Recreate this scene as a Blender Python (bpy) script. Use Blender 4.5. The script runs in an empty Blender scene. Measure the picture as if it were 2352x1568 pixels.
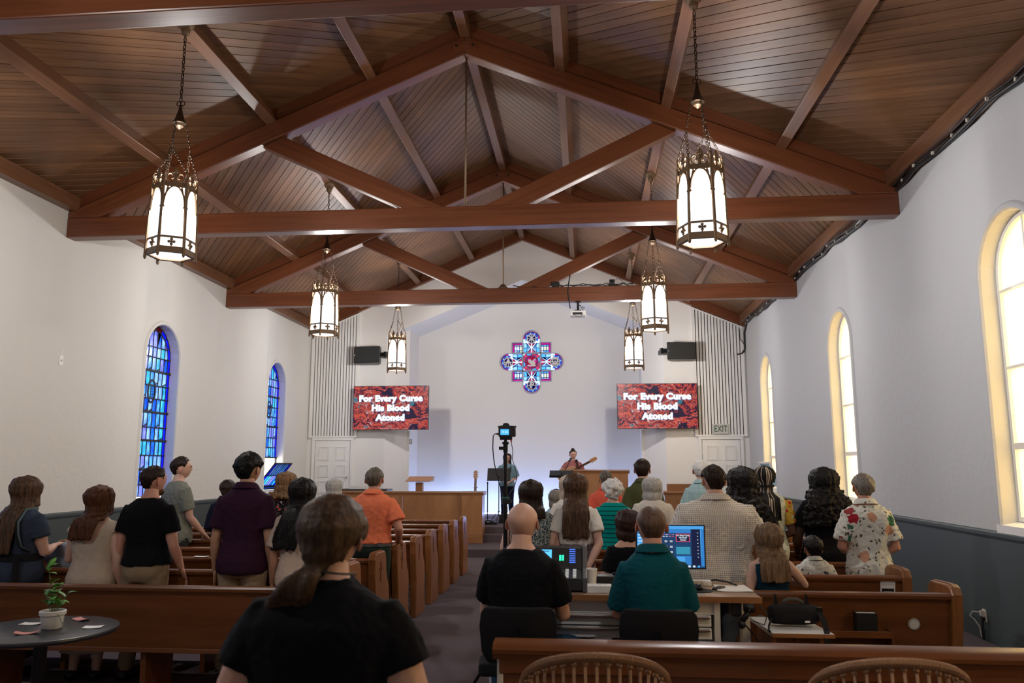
import bpy, bmesh, math, random
import numpy as np
from mathutils import Vector as V, Matrix, Quaternion
from mathutils.geometry import tessellate_polygon

# ------------------------------------------------------------------ camera, light, exposure
S = bpy.context.scene
COL = S.collection
PI = math.pi
random.seed(7)
cam_d = bpy.data.cameras.new('camera'); cam_d.lens = 28.0; cam_d.sensor_width = 36.0
cam_d.clip_start = 0.05; cam_d.clip_end = 300
cam = bpy.data.objects.new('camera', cam_d); COL.objects.link(cam)
cam.location = (1.5346, 0.0, 1.68); cam.rotation_euler = (PI / 2 + 0.15461, 0.0, 0.09203)
cam_d.dof.use_dof = True; cam_d.dof.focus_distance = 8.5; cam_d.dof.aperture_fstop = 3.2
S.camera = cam
S.view_settings.view_transform = 'Standard'; S.view_settings.look = 'None'
S.view_settings.gamma = 1.0; S.view_settings.use_curve_mapping = False
S.view_settings.exposure = 1.40
S.cycles.use_denoising = True
S.cycles.adaptive_threshold = 0.02
S.cycles.max_bounces = 7; S.cycles.diffuse_bounces = 4; S.cycles.glossy_bounces = 3
S.cycles.transmission_bounces = 6; S.cycles.transparent_max_bounces = 10
S.cycles.sample_clamp_indirect = 6.0
S.cycles.caustics_reflective = False; S.cycles.caustics_refractive = False

W = bpy.data.worlds.new('world'); S.world = W; W.use_nodes = True
_bg = W.node_tree.nodes['Background']
_bg.inputs['Color'].default_value = (0.80, 0.90, 1.0, 1); _bg.inputs['Strength'].default_value = 2.4

def lamp(name, kind, loc, power, color=(1, 1, 1), **kw):
    d = bpy.data.lights.new(name, kind); d.energy = power; d.color = color
    for k, v in kw.items():
        if k != 'aim' and k != 'rot': setattr(d, k, v)
    o = bpy.data.objects.new(name, d); COL.objects.link(o); o.location = loc
    if 'aim' in kw: o.rotation_euler = (V(kw['aim']) - V(loc)).to_track_quat('-Z', 'Y').to_euler()
    if 'rot' in kw: o.rotation_euler = kw['rot']
    return o
# sun high over the left side of the church: strikes the stained glass and the building outside the right windows
lamp('sun', 'SUN', (0, 0, 20), 13.0, (1.0, 0.93, 0.80), angle=0.01, aim=(9.5, 3.0, 0.5))
LAMP_W = 250.0     # bulb inside each lantern
PANE_E = 0.35      # glow of the opal panes of the lanterns
EK = 0.37          # screens and small lit things, set against the exposure

# ------------------------------------------------------------------ helpers
class MB:
    """collects shapes; build() links them as ONE mesh object"""
    def __init__(s): s.v = []; s.f = []; s.m = []; s.c = None
    def _add(s, vs, fs, mi=0):
        o = len(s.v); s.v.extend([tuple(p) for p in vs]); s.f.extend([tuple(i + o for i in f) for f in fs]); s.m.extend([mi] * len(fs)); return s
    def box(s, a, b, mi=0, M=None, ch=0.0):
        x0, y0, z0 = a; x1, y1, z1 = b
        if ch > 0:   # chamfered in the vertical plane outline: three nested loops
            vs = []; 
            for (z, k) in ((z0, ch), (z0 + ch, 0), (z1 - ch, 0), (z1, ch)):
                vs += [(x0 + k, y0 + k, z), (x1 - k, y0 + k, z), (x1 - k, y1 - k, z), (x0 + k, y1 - k, z)]
            fs = [(3, 2, 1, 0), (12, 13, 14, 15)]
            for l in range(3):
                for i in range(4):
                    j = (i + 1) % 4; fs.append((l * 4 + i, l * 4 + j, l * 4 + 4 + j, l * 4 + 4 + i))
        else:
            vs = [(x0, y0, z0), (x1, y0, z0), (x1, y1, z0), (x0, y1, z0), (x0, y0, z1), (x1, y0, z1), (x1, y1, z1), (x0, y1, z1)]
            fs = [(3, 2, 1, 0), (4, 5, 6, 7), (0, 1, 5, 4), (1, 2, 6, 5), (2, 3, 7, 6), (3, 0, 4, 7)]
        if M is not None: vs = [M @ V(p) for p in vs]
        return s._add(vs, fs, mi)
    def rings(s, R, mi=0, caps=True, closed=False):
        """loft equal-length rings"""
        n = len(R[0]); vs = [p for r in R for p in r]; fs = []
        L = len(R)
        for l in range(L if closed else L - 1):
            a = l * n; b = ((l + 1) % L) * n
            for i in range(n):
                j = (i + 1) % n; fs.append((a + i, a + j, b + j, b + i))
        if caps and not closed:
            fs.append(tuple(range(n - 1, -1, -1))); fs.append(tuple((L - 1) * n + i for i in range(n)))
        return s._add(vs, fs, mi)
    def ell(s, rs, n=20, mi=0):
        """loft of horizontal ellipses (cx, cy, z, rx, ry)"""
        return s.rings([[(cx + rx * math.cos(2 * PI * i / n), cy + ry * math.sin(2 * PI * i / n), z) for i in range(n)] for cx, cy, z, rx, ry in rs], mi)
    def lathe(s, prof, n=20, c=(0, 0, 0), mi=0, M=None):
        R = [[(c[0] + r * math.cos(2 * PI * i / n), c[1] + r * math.sin(2 * PI * i / n), c[2] + z) for i in range(n)] for r, z in prof]
        if M is not None: R = [[M @ V(p) for p in r] for r in R]
        return s.rings(R, mi)
    def tube(s, pts, rad, n=8, mi=0, closed=False, flat=1.0):
        P = [V(p) for p in pts]; L = len(P)
        if not hasattr(rad, '__len__'): rad = [rad] * L
        T = []
        for i in range(L):
            a = P[(i - 1) % L] if (closed or i > 0) else P[i]; b = P[(i + 1) % L] if (closed or i < L - 1) else P[i]
            d = b - a; T.append(d.normalized() if d.length > 1e-9 else V((0, 0, 1)))
        u = T[0].orthogonal().normalized(); R = []
        for i in range(L):
            u = (u - T[i] * u.dot(T[i])); u = u.normalized() if u.length > 1e-6 else T[i].orthogonal().normalized()
            w = T[i].cross(u)
            R.append([P[i] + (u * math.cos(2 * PI * k / n) + w * math.sin(2 * PI * k / n) * flat) * rad[i] for k in range(n)])
        return s.rings(R, mi, caps=not closed, closed=closed)
    def ball(s, c, r, n=12, m=8, mi=0, M=None):
        rx, ry, rz = r if hasattr(r, '__len__') else (r, r, r)
        vs = [V((0, 0, -rz))]; fs = []
        for j in range(1, m):
            t = PI * j / m
            for i in range(n):
                p = 2 * PI * i / n; vs.append(V((rx * math.sin(t) * math.cos(p), ry * math.sin(t) * math.sin(p), -rz * math.cos(t))))
        vs.append(V((0, 0, rz))); e = len(vs) - 1
        for i in range(n):
            k = (i + 1) % n; fs.append((0, 1 + k, 1 + i)); fs.append((e, e - n + i, e - n + k))
            for j in range(m - 2): fs.append((1 + j * n + i, 1 + j * n + k, 1 + (j + 1) * n + k, 1 + (j + 1) * n + i))
        if M is not None: vs = [M @ p for p in vs]
        return s._add([p + V(c) for p in vs], fs, mi)
    def prism(s, poly, a, b, ax=1, mi=0, M=None, holes=()):
        """2-D outline (u, v) extruded along axis ax from a to b (ax 0: u=y,v=z; 1: u=x,v=z; 2: u=x,v=y)"""
        def mk(u, v, t): return ((t, u, v), (u, t, v), (u, v, t))[ax]
        loops = [poly] + list(holes); flat = [p for l in loops for p in l]; n = len(flat)
        vs = [mk(u, v, a) for u, v in flat] + [mk(u, v, b) for u, v in flat]
        tris = tessellate_polygon([[V((u, v, 0)) for u, v in l] for l in loops]) if (holes or len(poly) > 4) else [tuple(range(n))]
        fs = []
        for t in tris: fs.append(tuple(t)); fs.append(tuple(i + n for i in reversed(t)))
        o = 0
        for l in loops:
            k = len(l)
            for i in range(k): fs.append((o + i, o + (i + 1) % k, n + o + (i + 1) % k, n + o + i))
            o += k
        if M is not None: vs = [M @ V(p) for p in vs]
        return s._add(vs, fs, mi)
    def add(s, other, M=None):
        o = len(s.v); s.v.extend([tuple(M @ V(p)) for p in other.v] if M is not None else other.v)
        s.f.extend([tuple(i + o for i in f) for f in other.f]); s.m.extend(other.m); return s
    def mesh(s, name, mats, smooth=False):
        me = bpy.data.meshes.new(name); me.from_pydata(s.v, [], s.f)
        for m in (mats if isinstance(mats, (list, tuple)) else [mats]): me.materials.append(m)
        if len(me.materials) > 1: me.polygons.foreach_set('material_index', s.m)
        if smooth: me.polygons.foreach_set('use_smooth', [True] * len(me.polygons))
        bm = bmesh.new(); bm.from_mesh(me); bmesh.ops.recalc_face_normals(bm, faces=bm.faces); bm.to_mesh(me); bm.free()
        me.update(); return me

def link(name, me, parent=None, loc=None, M=None, **props):
    o = bpy.data.objects.new(name, me); COL.objects.link(o)
    if parent is not None: o.parent = parent
    if loc is not None: o.location = loc
    if M is not None: o.matrix_local = M
    for k, v in props.items():
        if v is not None: o[k] = v
    return o
SMOOTH_ANGLE = math.radians(40)
def obj(name, mb, mats, parent=None, smooth=None, loc=None, M=None, bevel=0, **props):
    me = mb.mesh(name, mats, smooth is True)
    if smooth == 'auto':
        me.polygons.foreach_set('use_smooth', [True] * len(me.polygons)); me.set_sharp_from_angle(angle=SMOOTH_ANGLE)
    o = link(name, me, parent, loc, M, **props)
    if bevel:
        b = o.modifiers.new('bevel', 'BEVEL'); b.width = bevel; b.segments = 2; b.limit_method = 'ANGLE'; b.angle_limit = 0.6
    return o
def thing(name, label, cat, loc=(0, 0, 0), rz=0.0, group=None):
    o = bpy.data.objects.new(name, None); COL.objects.link(o); o.empty_display_size = 0.1
    o.location = loc; o.rotation_euler = (0, 0, rz); o['label'] = label; o['category'] = cat
    if group: o['group'] = group
    return o
def tag(o, label, cat, group=None):
    o['label'] = label; o['category'] = cat
    if group: o['group'] = group
    return o
def dup(root, loc=None, rz=None, label=None, group=None):
    r = root.copy(); COL.objects.link(r)
    if loc is not None: r.location = loc
    if rz is not None: r.rotation_euler = (0, 0, rz)
    if label: r['label'] = label
    if group: r['group'] = group
    for ch in list(root.children):
        c = ch.copy(); COL.objects.link(c); c.parent = r
        for g in list(ch.children):
            d = g.copy(); COL.objects.link(d); d.parent = c
    return r
def frame(o, x, z=None):
    """matrix with local X along x, local Z near z"""
    x = V(x).normalized(); z = V(z or (0, 0, 1)); y = z.cross(x).normalized(); z = x.cross(y)
    M = Matrix((x, y, z)).transposed().to_4x4(); M.translation = V(o); return M
def text_mb(txt, size, bold=0.0, depth=0.002, align='CENTER', space=1.0):
    """letters as a mesh in the XZ plane facing -Y"""
    c = bpy.data.curves.new('t', 'FONT'); c.body = txt; c.size = size; c.align_x = align; c.align_y = 'CENTER'; c.offset = bold; c.extrude = depth; c.resolution_u = 3; c.space_character = space
    o = bpy.data.objects.new('t', c); TMP.collection.objects.link(o); dg = tmp_dg()
    me = bpy.data.meshes.new_from_object(o.evaluated_get(dg)); mb = MB()
    mb._add([(v.co.x, -v.co.z, v.co.y) for v in me.vertices], [tuple(p.vertices) for p in me.polygons])
    bpy.data.objects.remove(o); bpy.data.curves.remove(c); bpy.data.meshes.remove(me); return mb
TMP = bpy.data.scenes.new('workbench')
def tmp_dg():
    with bpy.context.temp_override(scene=TMP, view_layer=TMP.view_layers[0]):
        d = bpy.context.evaluated_depsgraph_get(); d.update(); return d

# ------------------------------------------------------------------ materials
class NT:
    def __init__(s, name):
        s.m = bpy.data.materials.new(name); s.m.use_nodes = True; s.t = s.m.node_tree; s.b = s.t.nodes['Principled BSDF']; s.out = s.t.nodes['Material Output']
    def n(s, typ, **kw):
        nd = s.t.nodes.new('ShaderNode' + typ)
        for k, v in kw.items():
            if hasattr(nd, k) and k not in ('Color', 'Scale'): setattr(nd, k, v)
            else: s.set(nd, k, v)
        return nd
    def set(s, nd, k, v):
        if isinstance(k, str): k = k.replace('_', ' ') if k not in nd.inputs else k
        i = nd.inputs[k]
        if isinstance(v, bpy.types.NodeSocket): s.t.links.new(v, i)
        elif isinstance(v, bpy.types.Node): s.t.links.new(v.outputs[0], i)
        elif hasattr(v, '__len__') and len(v) == 3 and i.type == 'RGBA': i.default_value = (*v, 1)
        else: i.default_value = v
    def p(s, **kw):
        for k, v in kw.items(): s.set(s.b, k.replace('_', ' '), v)
        return s
    def co(s, scale=(1, 1, 1), kind='Object', rot=(0, 0, 0)):
        c = s.n('TexCoord'); m = s.n('Mapping'); s.t.links.new(c.outputs[kind], m.inputs[0]); m.inputs['Scale'].default_value = scale; m.inputs['Rotation'].default_value = rot; return m.outputs[0]
    def noise(s, vec, scale=5, detail=3, rough=0.5, dist=0.0):
        nd = s.n('TexNoise'); s.set(nd, 'Vector', vec); s.set(nd, 'Scale', scale); s.set(nd, 'Detail', detail); s.set(nd, 'Roughness', rough); s.set(nd, 'Distortion', dist); return nd.outputs[0]
    def voro(s, vec, scale=5, feature='F1'):
        nd = s.n('TexVoronoi'); nd.feature = feature; s.set(nd, 'Vector', vec); s.set(nd, 'Scale', scale); return nd
    def math(s, op, a, b=0.0, clamp=False):
        nd = s.n('Math'); nd.operation = op; nd.use_clamp = clamp; s.set(nd, 0, a); s.set(nd, 1, b); return nd.outputs[0]
    def ramp(s, fac, stops, interp='LINEAR'):
        nd = s.n('ValToRGB'); s.set(nd, 'Fac', fac); e = nd.color_ramp.elements; nd.color_ramp.interpolation = interp
        while len(e) < len(stops): e.new(0.5)
        for el, (pos, c) in zip(e, stops):
            el.position = pos; el.color = (*c, 1) if hasattr(c, '__len__') else (c, c, c, 1)
        return nd.outputs[0]
    def mix(s, fac, a, b, blend='MIX'):
        nd = s.n('MixRGB'); nd.blend_type = blend; s.set(nd, 0, fac); s.set(nd, 1, a); s.set(nd, 2, b); return nd.outputs[0]
    def xyz(s, vec):
        nd = s.n('SeparateXYZ'); s.set(nd, 0, vec); return nd.outputs
    def bump(s, h, strength=0.3, dist=0.01):
        nd = s.n('Bump'); s.set(nd, 'Height', h); s.set(nd, 'Strength', strength); s.set(nd, 'Distance', dist); s.set(s.b, 'Normal', nd.outputs[0]); return s
    def rnd(s): return s.n('ObjectInfo').outputs['Random']

def plain(name, col, rough=0.5, metal=0.0, bump=0.0, bscale=60, spec=0.5, emit=None, es=0.0, coat=0.0, alpha=None):
    t = NT(name); t.p(Base_Color=col, Roughness=rough, Metallic=metal)
    t.set(t.b, 'Specular IOR Level', spec); t.set(t.b, 'Coat Weight', coat)
    if bump: t.bump(t.noise(t.co(), bscale, 4), bump, 0.01)
    if emit: t.set(t.b, 'Emission Color', emit); t.set(t.b, 'Emission Strength', es * EK)
    return t.m
def wood(name, c0, c1, c2, rough=0.35, grain=(1.2, 26, 26), coat=0.0, bump=0.12, vary=0.25, spec=0.5):
    """grain runs along local X"""
    t = NT(name); v = t.co(grain); a = t.noise(v, 1.6, 6, 0.62, 0.6); b = t.noise(t.co((grain[0] * .3, grain[1] * .12, grain[2] * .12)), 1.0, 3)
    col = t.ramp(a, [(0.28, c0), (0.5, c1), (0.74, c2)])
    col = t.mix(0.35, col, t.ramp(b, [(0.3, c0), (0.7, c2)]))
    hs = t.n('HueSaturation'); t.set(hs, 'Color', col); t.set(hs, 'Value', t.math('ADD', t.math('MULTIPLY', t.rnd(), vary), 1 - vary / 2))
    t.p(Base_Color=hs.outputs[0], Roughness=rough); t.set(t.b, 'Coat Weight', coat); t.set(t.b, 'Coat Roughness', 0.25); t.set(t.b, 'Specular IOR Level', spec)
    t.bump(a, bump, 0.004); return t.m
def plaster(name, col, scale=9.0, strength=0.25):
    t = NT(name); v = t.co(kind='Object'); n = t.noise(v, scale, 6, 0.6); n2 = t.noise(v, 0.7, 3)
    t.p(Base_Color=t.mix(t.math('MULTIPLY', n2, 0.35), col, [c * 0.93 for c in col]), Roughness=0.75)
    t.set(t.b, 'Specular IOR Level', 0.25); t.bump(n, strength, 0.03); return t.m

M_ = {}
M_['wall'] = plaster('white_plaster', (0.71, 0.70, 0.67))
M_['wall_shaded'] = plaster('shaded_white_plaster', (0.53, 0.54, 0.555))  # right wall's plaster: its weaker light is put into a greyer colour
M_['front_wall'] = plaster('smooth_white_paint', (0.82, 0.805, 0.785), 30, 0.05)
M_['wainscot'] = plain('slate_green_paint', (0.050, 0.068, 0.072), 0.55, bump=0.05)
M_['trim_white'] = plain('white_gloss_paint', (0.83, 0.82, 0.80), 0.4)
M_['plank'] = wood('ceiling_board', (0.085, 0.036, 0.014), (0.15, 0.068, 0.029), (0.215, 0.110, 0.053), 0.42, (0.9, 20, 20), 0.0, 0.10, 0.34)
M_['beam'] = wood('stained_beam', (0.085, 0.022, 0.007), (0.15, 0.042, 0.014), (0.21, 0.070, 0.026), 0.36, (0.5, 14, 14), 0.15, 0.10, 0.12)
M_['purlin'] = wood('purlin_wood', (0.10, 0.040, 0.017), (0.16, 0.068, 0.031), (0.23, 0.108, 0.054), 0.4, (0.5, 16, 16), 0.1, 0.1, 0.15)
M_['deck'] = plain('dark_gap', (0.03, 0.012, 0.006), 0.9)
M_['pew'] = wood('pew_oak', (0.090, 0.025, 0.006), (0.148, 0.046, 0.012), (0.21, 0.074, 0.022), 0.32, (0.8, 10, 10), 0.12, 0.06, 0.12)
M_['pew_end'] = wood('pew_end_oak', (0.17, 0.058, 0.016), (0.26, 0.100, 0.030), (0.35, 0.150, 0.050), 0.32, (12, 12, 0.9), 0.12, 0.06, 0.12)
M_['honey'] = wood('honey_oak', (0.27, 0.11, 0.035), (0.40, 0.18, 0.065), (0.50, 0.25, 0.10), 0.36, (3, 3, 1.0), 0.2, 0.05, 0.1)
M_['honey_x'] = wood('honey_oak_rail', (0.22, 0.085, 0.028), (0.34, 0.145, 0.052), (0.44, 0.21, 0.085), 0.34, (0.8, 10, 10), 0.2, 0.05, 0.1)
M_['dark_wood'] = wood('walnut_case', (0.05, 0.018, 0.008), (0.085, 0.032, 0.014), (0.13, 0.052, 0.024), 0.3, (0.8, 10, 10), 0.3)
M_['black'] = plain('black_plastic', (0.012, 0.012, 0.013), 0.45)
M_['black_cloth'] = plain('black_fabric', (0.014, 0.014, 0.016), 0.9, bump=0.3, bscale=300, spec=0.2)
M_['black_metal'] = plain('black_metal', (0.015, 0.015, 0.016), 0.35, 0.6)
M_['chrome'] = plain('brushed_steel', (0.75, 0.74, 0.72), 0.25, 1.0)
M_['bronze'] = plain('aged_bronze', (0.22, 0.145, 0.085), 0.48, 0.55, bump=0.15, bscale=90)
M_['bronze_dark'] = plain('dark_iron', (0.06, 0.038, 0.024), 0.5, 0.7)
M_['white_metal'] = plain('white_enamel', (0.82, 0.81, 0.79), 0.35)
M_['paper'] = plain('paper', (0.85, 0.84, 0.82), 0.8)
M_['pink_paper'] = plain('pink_paper', (0.62, 0.27, 0.25), 0.8)
M_['ivory'] = plain('ivory_plastic', (0.62, 0.58, 0.50), 0.5)
M_['grey_sign'] = plain('sign_grey', (0.55, 0.55, 0.53), 0.5)
M_['green_ink'] = plain('green_letter', (0.04, 0.11, 0.08), 0.6)
def carpet():
    t = NT('carpet'); v = t.co(); n = t.noise(v, 260, 3, 0.7); b = t.noise(v, 1.3, 3)
    c = t.mix(b, (0.135, 0.105, 0.118), (0.175, 0.138, 0.152)); t.p(Base_Color=t.mix(t.math('MULTIPLY', n, 0.5), c, (0.07, 0.055, 0.06)), Roughness=0.95)
    t.set(t.b, 'Specular IOR Level', 0.1); t.bump(n, 0.5, 0.01); return t.m
M_['carpet'] = carpet()
def glass_clear(name, tint=(1, 1, 1), diff=0.15):
    t = NT(name); tr = t.n('BsdfTransparent'); t.set(tr, 0, tint); gl = t.n('BsdfGlossy'); t.set(gl, 'Roughness', 0.05); tl = t.n('BsdfTranslucent'); t.set(tl, 0, tint)
    m1 = t.n('MixShader'); t.set(m1, 0, diff); t.set(m1, 1, tr.outputs[0]); t.set(m1, 2, tl.outputs[0])
    m2 = t.n('MixShader'); t.set(m2, 0, 0.06); t.set(m2, 1, m1.outputs[0]); t.set(m2, 2, gl.outputs[0])
    t.t.links.new(m2.outputs[0], t.out.inputs[0]); return t.m
M_['glass'] = glass_clear('window_glass', (1, 0.94, 0.77), 0.35)
def stained(name, c0, c1, k=1.0):
    c0 = tuple(.40 * k * q ** 1.4 for q in c0); c1 = tuple(.50 * k * q ** 1.4 for q in c1)
    t = NT(name); n = t.noise(t.co((3, 3, 1.0)), 7, 4, 0.6, 0.8); col = t.ramp(n, [(0.3, c0), (0.7, c1)])
    tl = t.n('BsdfTranslucent'); t.set(tl, 0, col); tr = t.n('BsdfTransparent'); t.set(tr, 0, col); gl = t.n('BsdfGlossy'); t.set(gl, 'Roughness', 0.15)
    a = t.n('MixShader'); t.set(a, 0, 0.30); t.set(a, 1, tl.outputs[0]); t.set(a, 2, tr.outputs[0])
    b = t.n('MixShader'); t.set(b, 0, 0.05); t.set(b, 1, a.outputs[0]); t.set(b, 2, gl.outputs[0])
    t.t.links.new(b.outputs[0], t.out.inputs[0]); return t.m
BL = [stained('stained_sky', (0.16, 0.44, 0.90), (0.50, 0.78, 1.0)), stained('stained_pale', (0.34, 0.52, 0.98), (0.66, 0.82, 1.0)), stained('stained_lilac', (0.36, 0.40, 0.90), (0.62, 0.66, 1.0)),
      stained('stained_azure', (0.03, 0.22, 0.72), (0.20, 0.55, 1.0)), stained('stained_aqua', (0.10, 0.52, 0.80), (0.42, 0.85, 0.98))]
BL_DARK = stained('stained_cobalt', (0.02, 0.06, 0.70), (0.05, 0.16, 1.0), 1.3)
def opal():
    t = NT('opal_glass_lit'); em = t.n('Emission'); t.set(em, 0, (0.74, 0.85, 1.0)); t.set(em, 1, PANE_E * 2); tr = t.n('BsdfTransparent'); m = t.n('MixShader'); t.set(m, 0, .5); t.set(m, 1, em.outputs[0]); t.set(m, 2, tr.outputs[0]); t.t.links.new(m.outputs[0], t.out.inputs[0]); return t.m
M_['opal'] = opal()
# ------------------------------------------------------------------ room shell
HW = 5.40                      # half width of the nave
YF, YC0, YC1 = 19.49, 19.90, 21.0   # gable wall, chancel recess
YB = -2.6
TR = (4.83, 9.88, 14.70)       # centre lines of the three roof trusses
def zdeck(x): return 7.55 - 0.425 * abs(x)
def zmid(x): return 7.35 - 0.425 * abs(x)
def arch(c, hw, z0, ztop, n=14):
    """round-headed outline in (y, z)"""
    zs = ztop - hw
    return [(c - hw, z0), (c + hw, z0)] + [(c + hw * math.cos(PI * i / n), zs + hw * math.sin(PI * i / n)) for i in range(n + 1)]
STR = dict(kind='structure')
# floor, platform and steps
floor = obj('floor', MB().box((-HW, YB, -0.08), (HW, YC1, 0.0)), M_['carpet'], **STR)
plat = obj('stage_platform', MB().prism([(16.65, 0), (YC1, 0), (YC1, 0.45), (16.62, 0.45), (16.6, 0.435)], -HW, HW, 0), M_['carpet'], **STR)
obj('step', MB().prism([(15.14, 0), (16.65, 0), (16.65, 0.15), (15.12, 0.15), (15.10, 0.14)], -HW, HW, 0), M_['carpet'], plat)
obj('step', MB().prism([(16.40, 0.15), (16.65, 0.15), (16.65, 0.31), (16.38, 0.31), (16.36, 0.30)], -HW, HW, 0), M_['carpet'], plat)

def side_wall(name, s, wins, trimmat):
    """s = -1 left, +1 right; wins = [(centre y, half width, sill z, crown z)]"""
    holes = [arch(*w) for w in wins]
    x = s * HW; T = 0.24 * s
    mb = MB().prism([(YB, 0), (YC1 + .2, 0), (YC1 + .2, 5.26), (YB, 5.26)], x, x + T, 0, holes=holes)
    w = obj(name, mb, M_['wall'] if s < 0 else M_['wall_shaded'], **STR)
    obj('wainscot', MB().box((min(x, x - .012 * s), YB, 0), (max(x, x - .012 * s), YF, 1.03)), M_['wainscot'], w)
    obj('chair_rail', MB().prism([(0, 1.0), (.022, 1.0), (.03, 1.02), (.03, 1.05), (.022, 1.065), (0, 1.07)], YB, YF, 1, M=Matrix.Translation((x, 0, 0)) @ Matrix.Diagonal((-s, 1, 1, 1))), M_['wainscot'], w)
    obj('baseboard', MB().box((min(x, x - .022 * s), YB, 0), (max(x, x - .022 * s), 15.1, .12)), M_['wainscot'], w)
    for c, hw, z0, zt in wins:   # rounded plaster moulding round each opening
        prof = [(0.0, 0.0), (0.012, 0.022), (0.035, 0.03), (0.06, 0.022), (0.075, 0.0)]
        path = [(c - hw, z0)] + [(c - hw, z0 + (zt - hw - z0) * k / 3) for k in (1, 2)] + [(c - hw * math.cos(PI * i / 18), zt - hw + hw * math.sin(PI * i / 18)) for i in range(19)] + [(c + hw, z0 + (zt - hw - z0) * k / 3) for k in (2, 1)] + [(c + hw, z0)]
        R = []
        for i, (py, pz) in enumerate(path):
            if pz <= zt - hw: n = (-1 if py < c else 1, 0)
            else: n = ((py - c) / hw, (pz - zt + hw) / hw)
            R.append([(x - s * e, py + n[0] * d, pz + n[1] * d) for d, e in prof])
        obj('window_moulding', MB().rings(R), M_['wall'] if s < 0 else M_['wall_shaded'], w, smooth='auto')
    return w
WL = [(12.45, .52, 1.14, 3.98), (17.36, .52, 1.14, 3.98)]
WR = [(7.46, .53, 1.14, 4.0), (12.40, .53, 1.14, 4.0), (17.40, .53, 1.14, 4.0)]
UL_ = [(7.46, .52, 1.14, 3.98), (2.5, .52, 1.14, 3.98)]; UR_ = [(2.5, .53, 1.14, 4.0)]     # further windows beside the camera
wall_left = side_wall('wall_left', -1, WL + UL_, None)
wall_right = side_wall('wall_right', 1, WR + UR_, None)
for s_, lst in ((-1, UL_), (1, UR_)):
    for c, hw, z0, zt in lst: obj('window_glazing', MB().prism(arch(c, hw, z0, zt), s_ * (HW + .15), s_ * (HW + .16), 0), BL[0] if s_ < 0 else M_['glass'], wall_left if s_ < 0 else wall_right)
for c, hw, z0, zt in WR:   # sloping painted sills of the right-hand windows
    obj('window_sill', MB().prism([(HW - .03, 1.06), (HW + .20, 1.06), (HW + .20, 1.17), (HW - .03, 1.135)], c - hw - .07, c + hw + .07, 1), M_['trim_white'], wall_right)
for c, hw, z0, zt in WL:
    obj('window_sill', MB().box((-HW - .2, c - hw - .06, 1.09), (-HW + .03, c + hw + .06, 1.14)), M_['trim_white'], wall_left)
wall_back = obj('wall_back', MB().prism([(-HW, 0), (HW, 0), (HW, 5.26), (0, 7.55), (-HW, 5.26)], YB - .2, YB, 1), M_['wall'], **STR)
ox, oz, oap = 3.44, 4.92, 6.30
g = [(-HW, 0), (-ox, 0), (-ox, oz), (0, oap), (ox, oz), (ox, 0), (HW, 0), (HW, zdeck(HW)), (0, 7.55), (-HW, zdeck(HW))]
wall_front = obj('wall_front', MB().prism(g, YF, YF + .14, 1), M_['front_wall'], **STR)
ix = 2.93; iz = oap - .40 * ix
for s in (-1, 1):   # splayed jambs, sloping soffits, chancel side walls
    obj('splayed_jamb', MB().rings([[(s * ox, YF + .01, z), (s * ix, YC0, z), (s * (ix + .12), YC0, z), (s * (ox + .12), YF + .01, z)] for z in (0.0, oz + .25)]), M_['front_wall'], wall_front)
    obj('soffit', MB().prism([(0, oap), (s * (ox + .1), oz - .04), (s * (ox + .1), oz + .16), (0, oap + .2)], YF + .01, YC1, 1), M_['front_wall'], wall_front)
    obj('chancel_side', MB().box((min(s * ix, s * (ix + .1)), YC0, 0), (max(s * ix, s * (ix + .1)), YC1, iz + .2)), M_['front_wall'], wall_front)
    obj('corner_trim', MB().box((s * ix - .035, YC0 - .02, .45), (s * ix + .035, YC0 + .01, 2.55)), M_['trim_white'], wall_front)
# chancel back wall with the cross-shaped window opening
QX, QZ, QR = 0.12, 4.41, 0.86
def quatre(R, k=0.47, n=10):
    """outline of four round lobes joined by square shoulders; R = half extent, k = shoulder half size / R"""
    r = 0.275 * R * 1.0; sh = 0.62 * R; P = []
    for q in range(4):
        a = q * PI / 2; ca, sa = math.cos(a), math.sin(a)
        loc = [(sh, -r - .0)] + [(R - r + r * math.cos(t), r * math.sin(t)) for t in [(-PI / 2 + PI * i / n) for i in range(n + 1)]] + [(sh, r), (sh, sh)]
        P += [(x * ca - y * sa, x * sa + y * ca) for x, y in loc]
    return P
qo = [(QX + x, QZ + y) for x, y in quatre(QR)]
wall_chancel = obj('wall_chancel', MB().prism([(-3.1, 0), (3.1, 0), (3.1, 5.2), (0, 6.45), (-3.1, 5.2)], YC1, YC1 + .16, 1, holes=[qo]), M_['front_wall'], **STR)
obj('baseboard', MB().box((-2.9, YC1 - .02, .45), (2.9, YC1, .56)), M_['trim_white'], wall_chancel)

# ------------------------------------------------------------------ ceiling: deck, boards, purlins
SL = math.hypot(1, .425); UL = HW * SL
def on_slope(s, u, y, off=0.0):
    x = u / SL; return V((s * x, y, 7.55 - .425 * x)) + V((s * .425, 0, 1)).normalized() * off
deck = MB()
for s in (-1, 1):
    deck.rings([[on_slope(s, u, y, o) for u, o in ((0, .03), (UL + .5, .03), (UL + .5, .16), (0, .16))] for y in (YB - .2, YC1 + .2)])
ceiling = obj('ceiling', deck, M_['deck'], **STR)
def clip(poly, n, d):
    out = []
    for i in range(len(poly)):
        a, b = poly[i], poly[(i + 1) % len(poly)]; da = a[0] * n[0] + a[1] * n[1] - d; db = b[0] * n[0] + b[1] * n[1] - d
        if da <= 0: out.append(a)
        if da * db < 0: t = da / (da - db); out.append((a[0] + (b[0] - a[0]) * t, a[1] + (b[1] - a[1]) * t))
    return out
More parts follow.
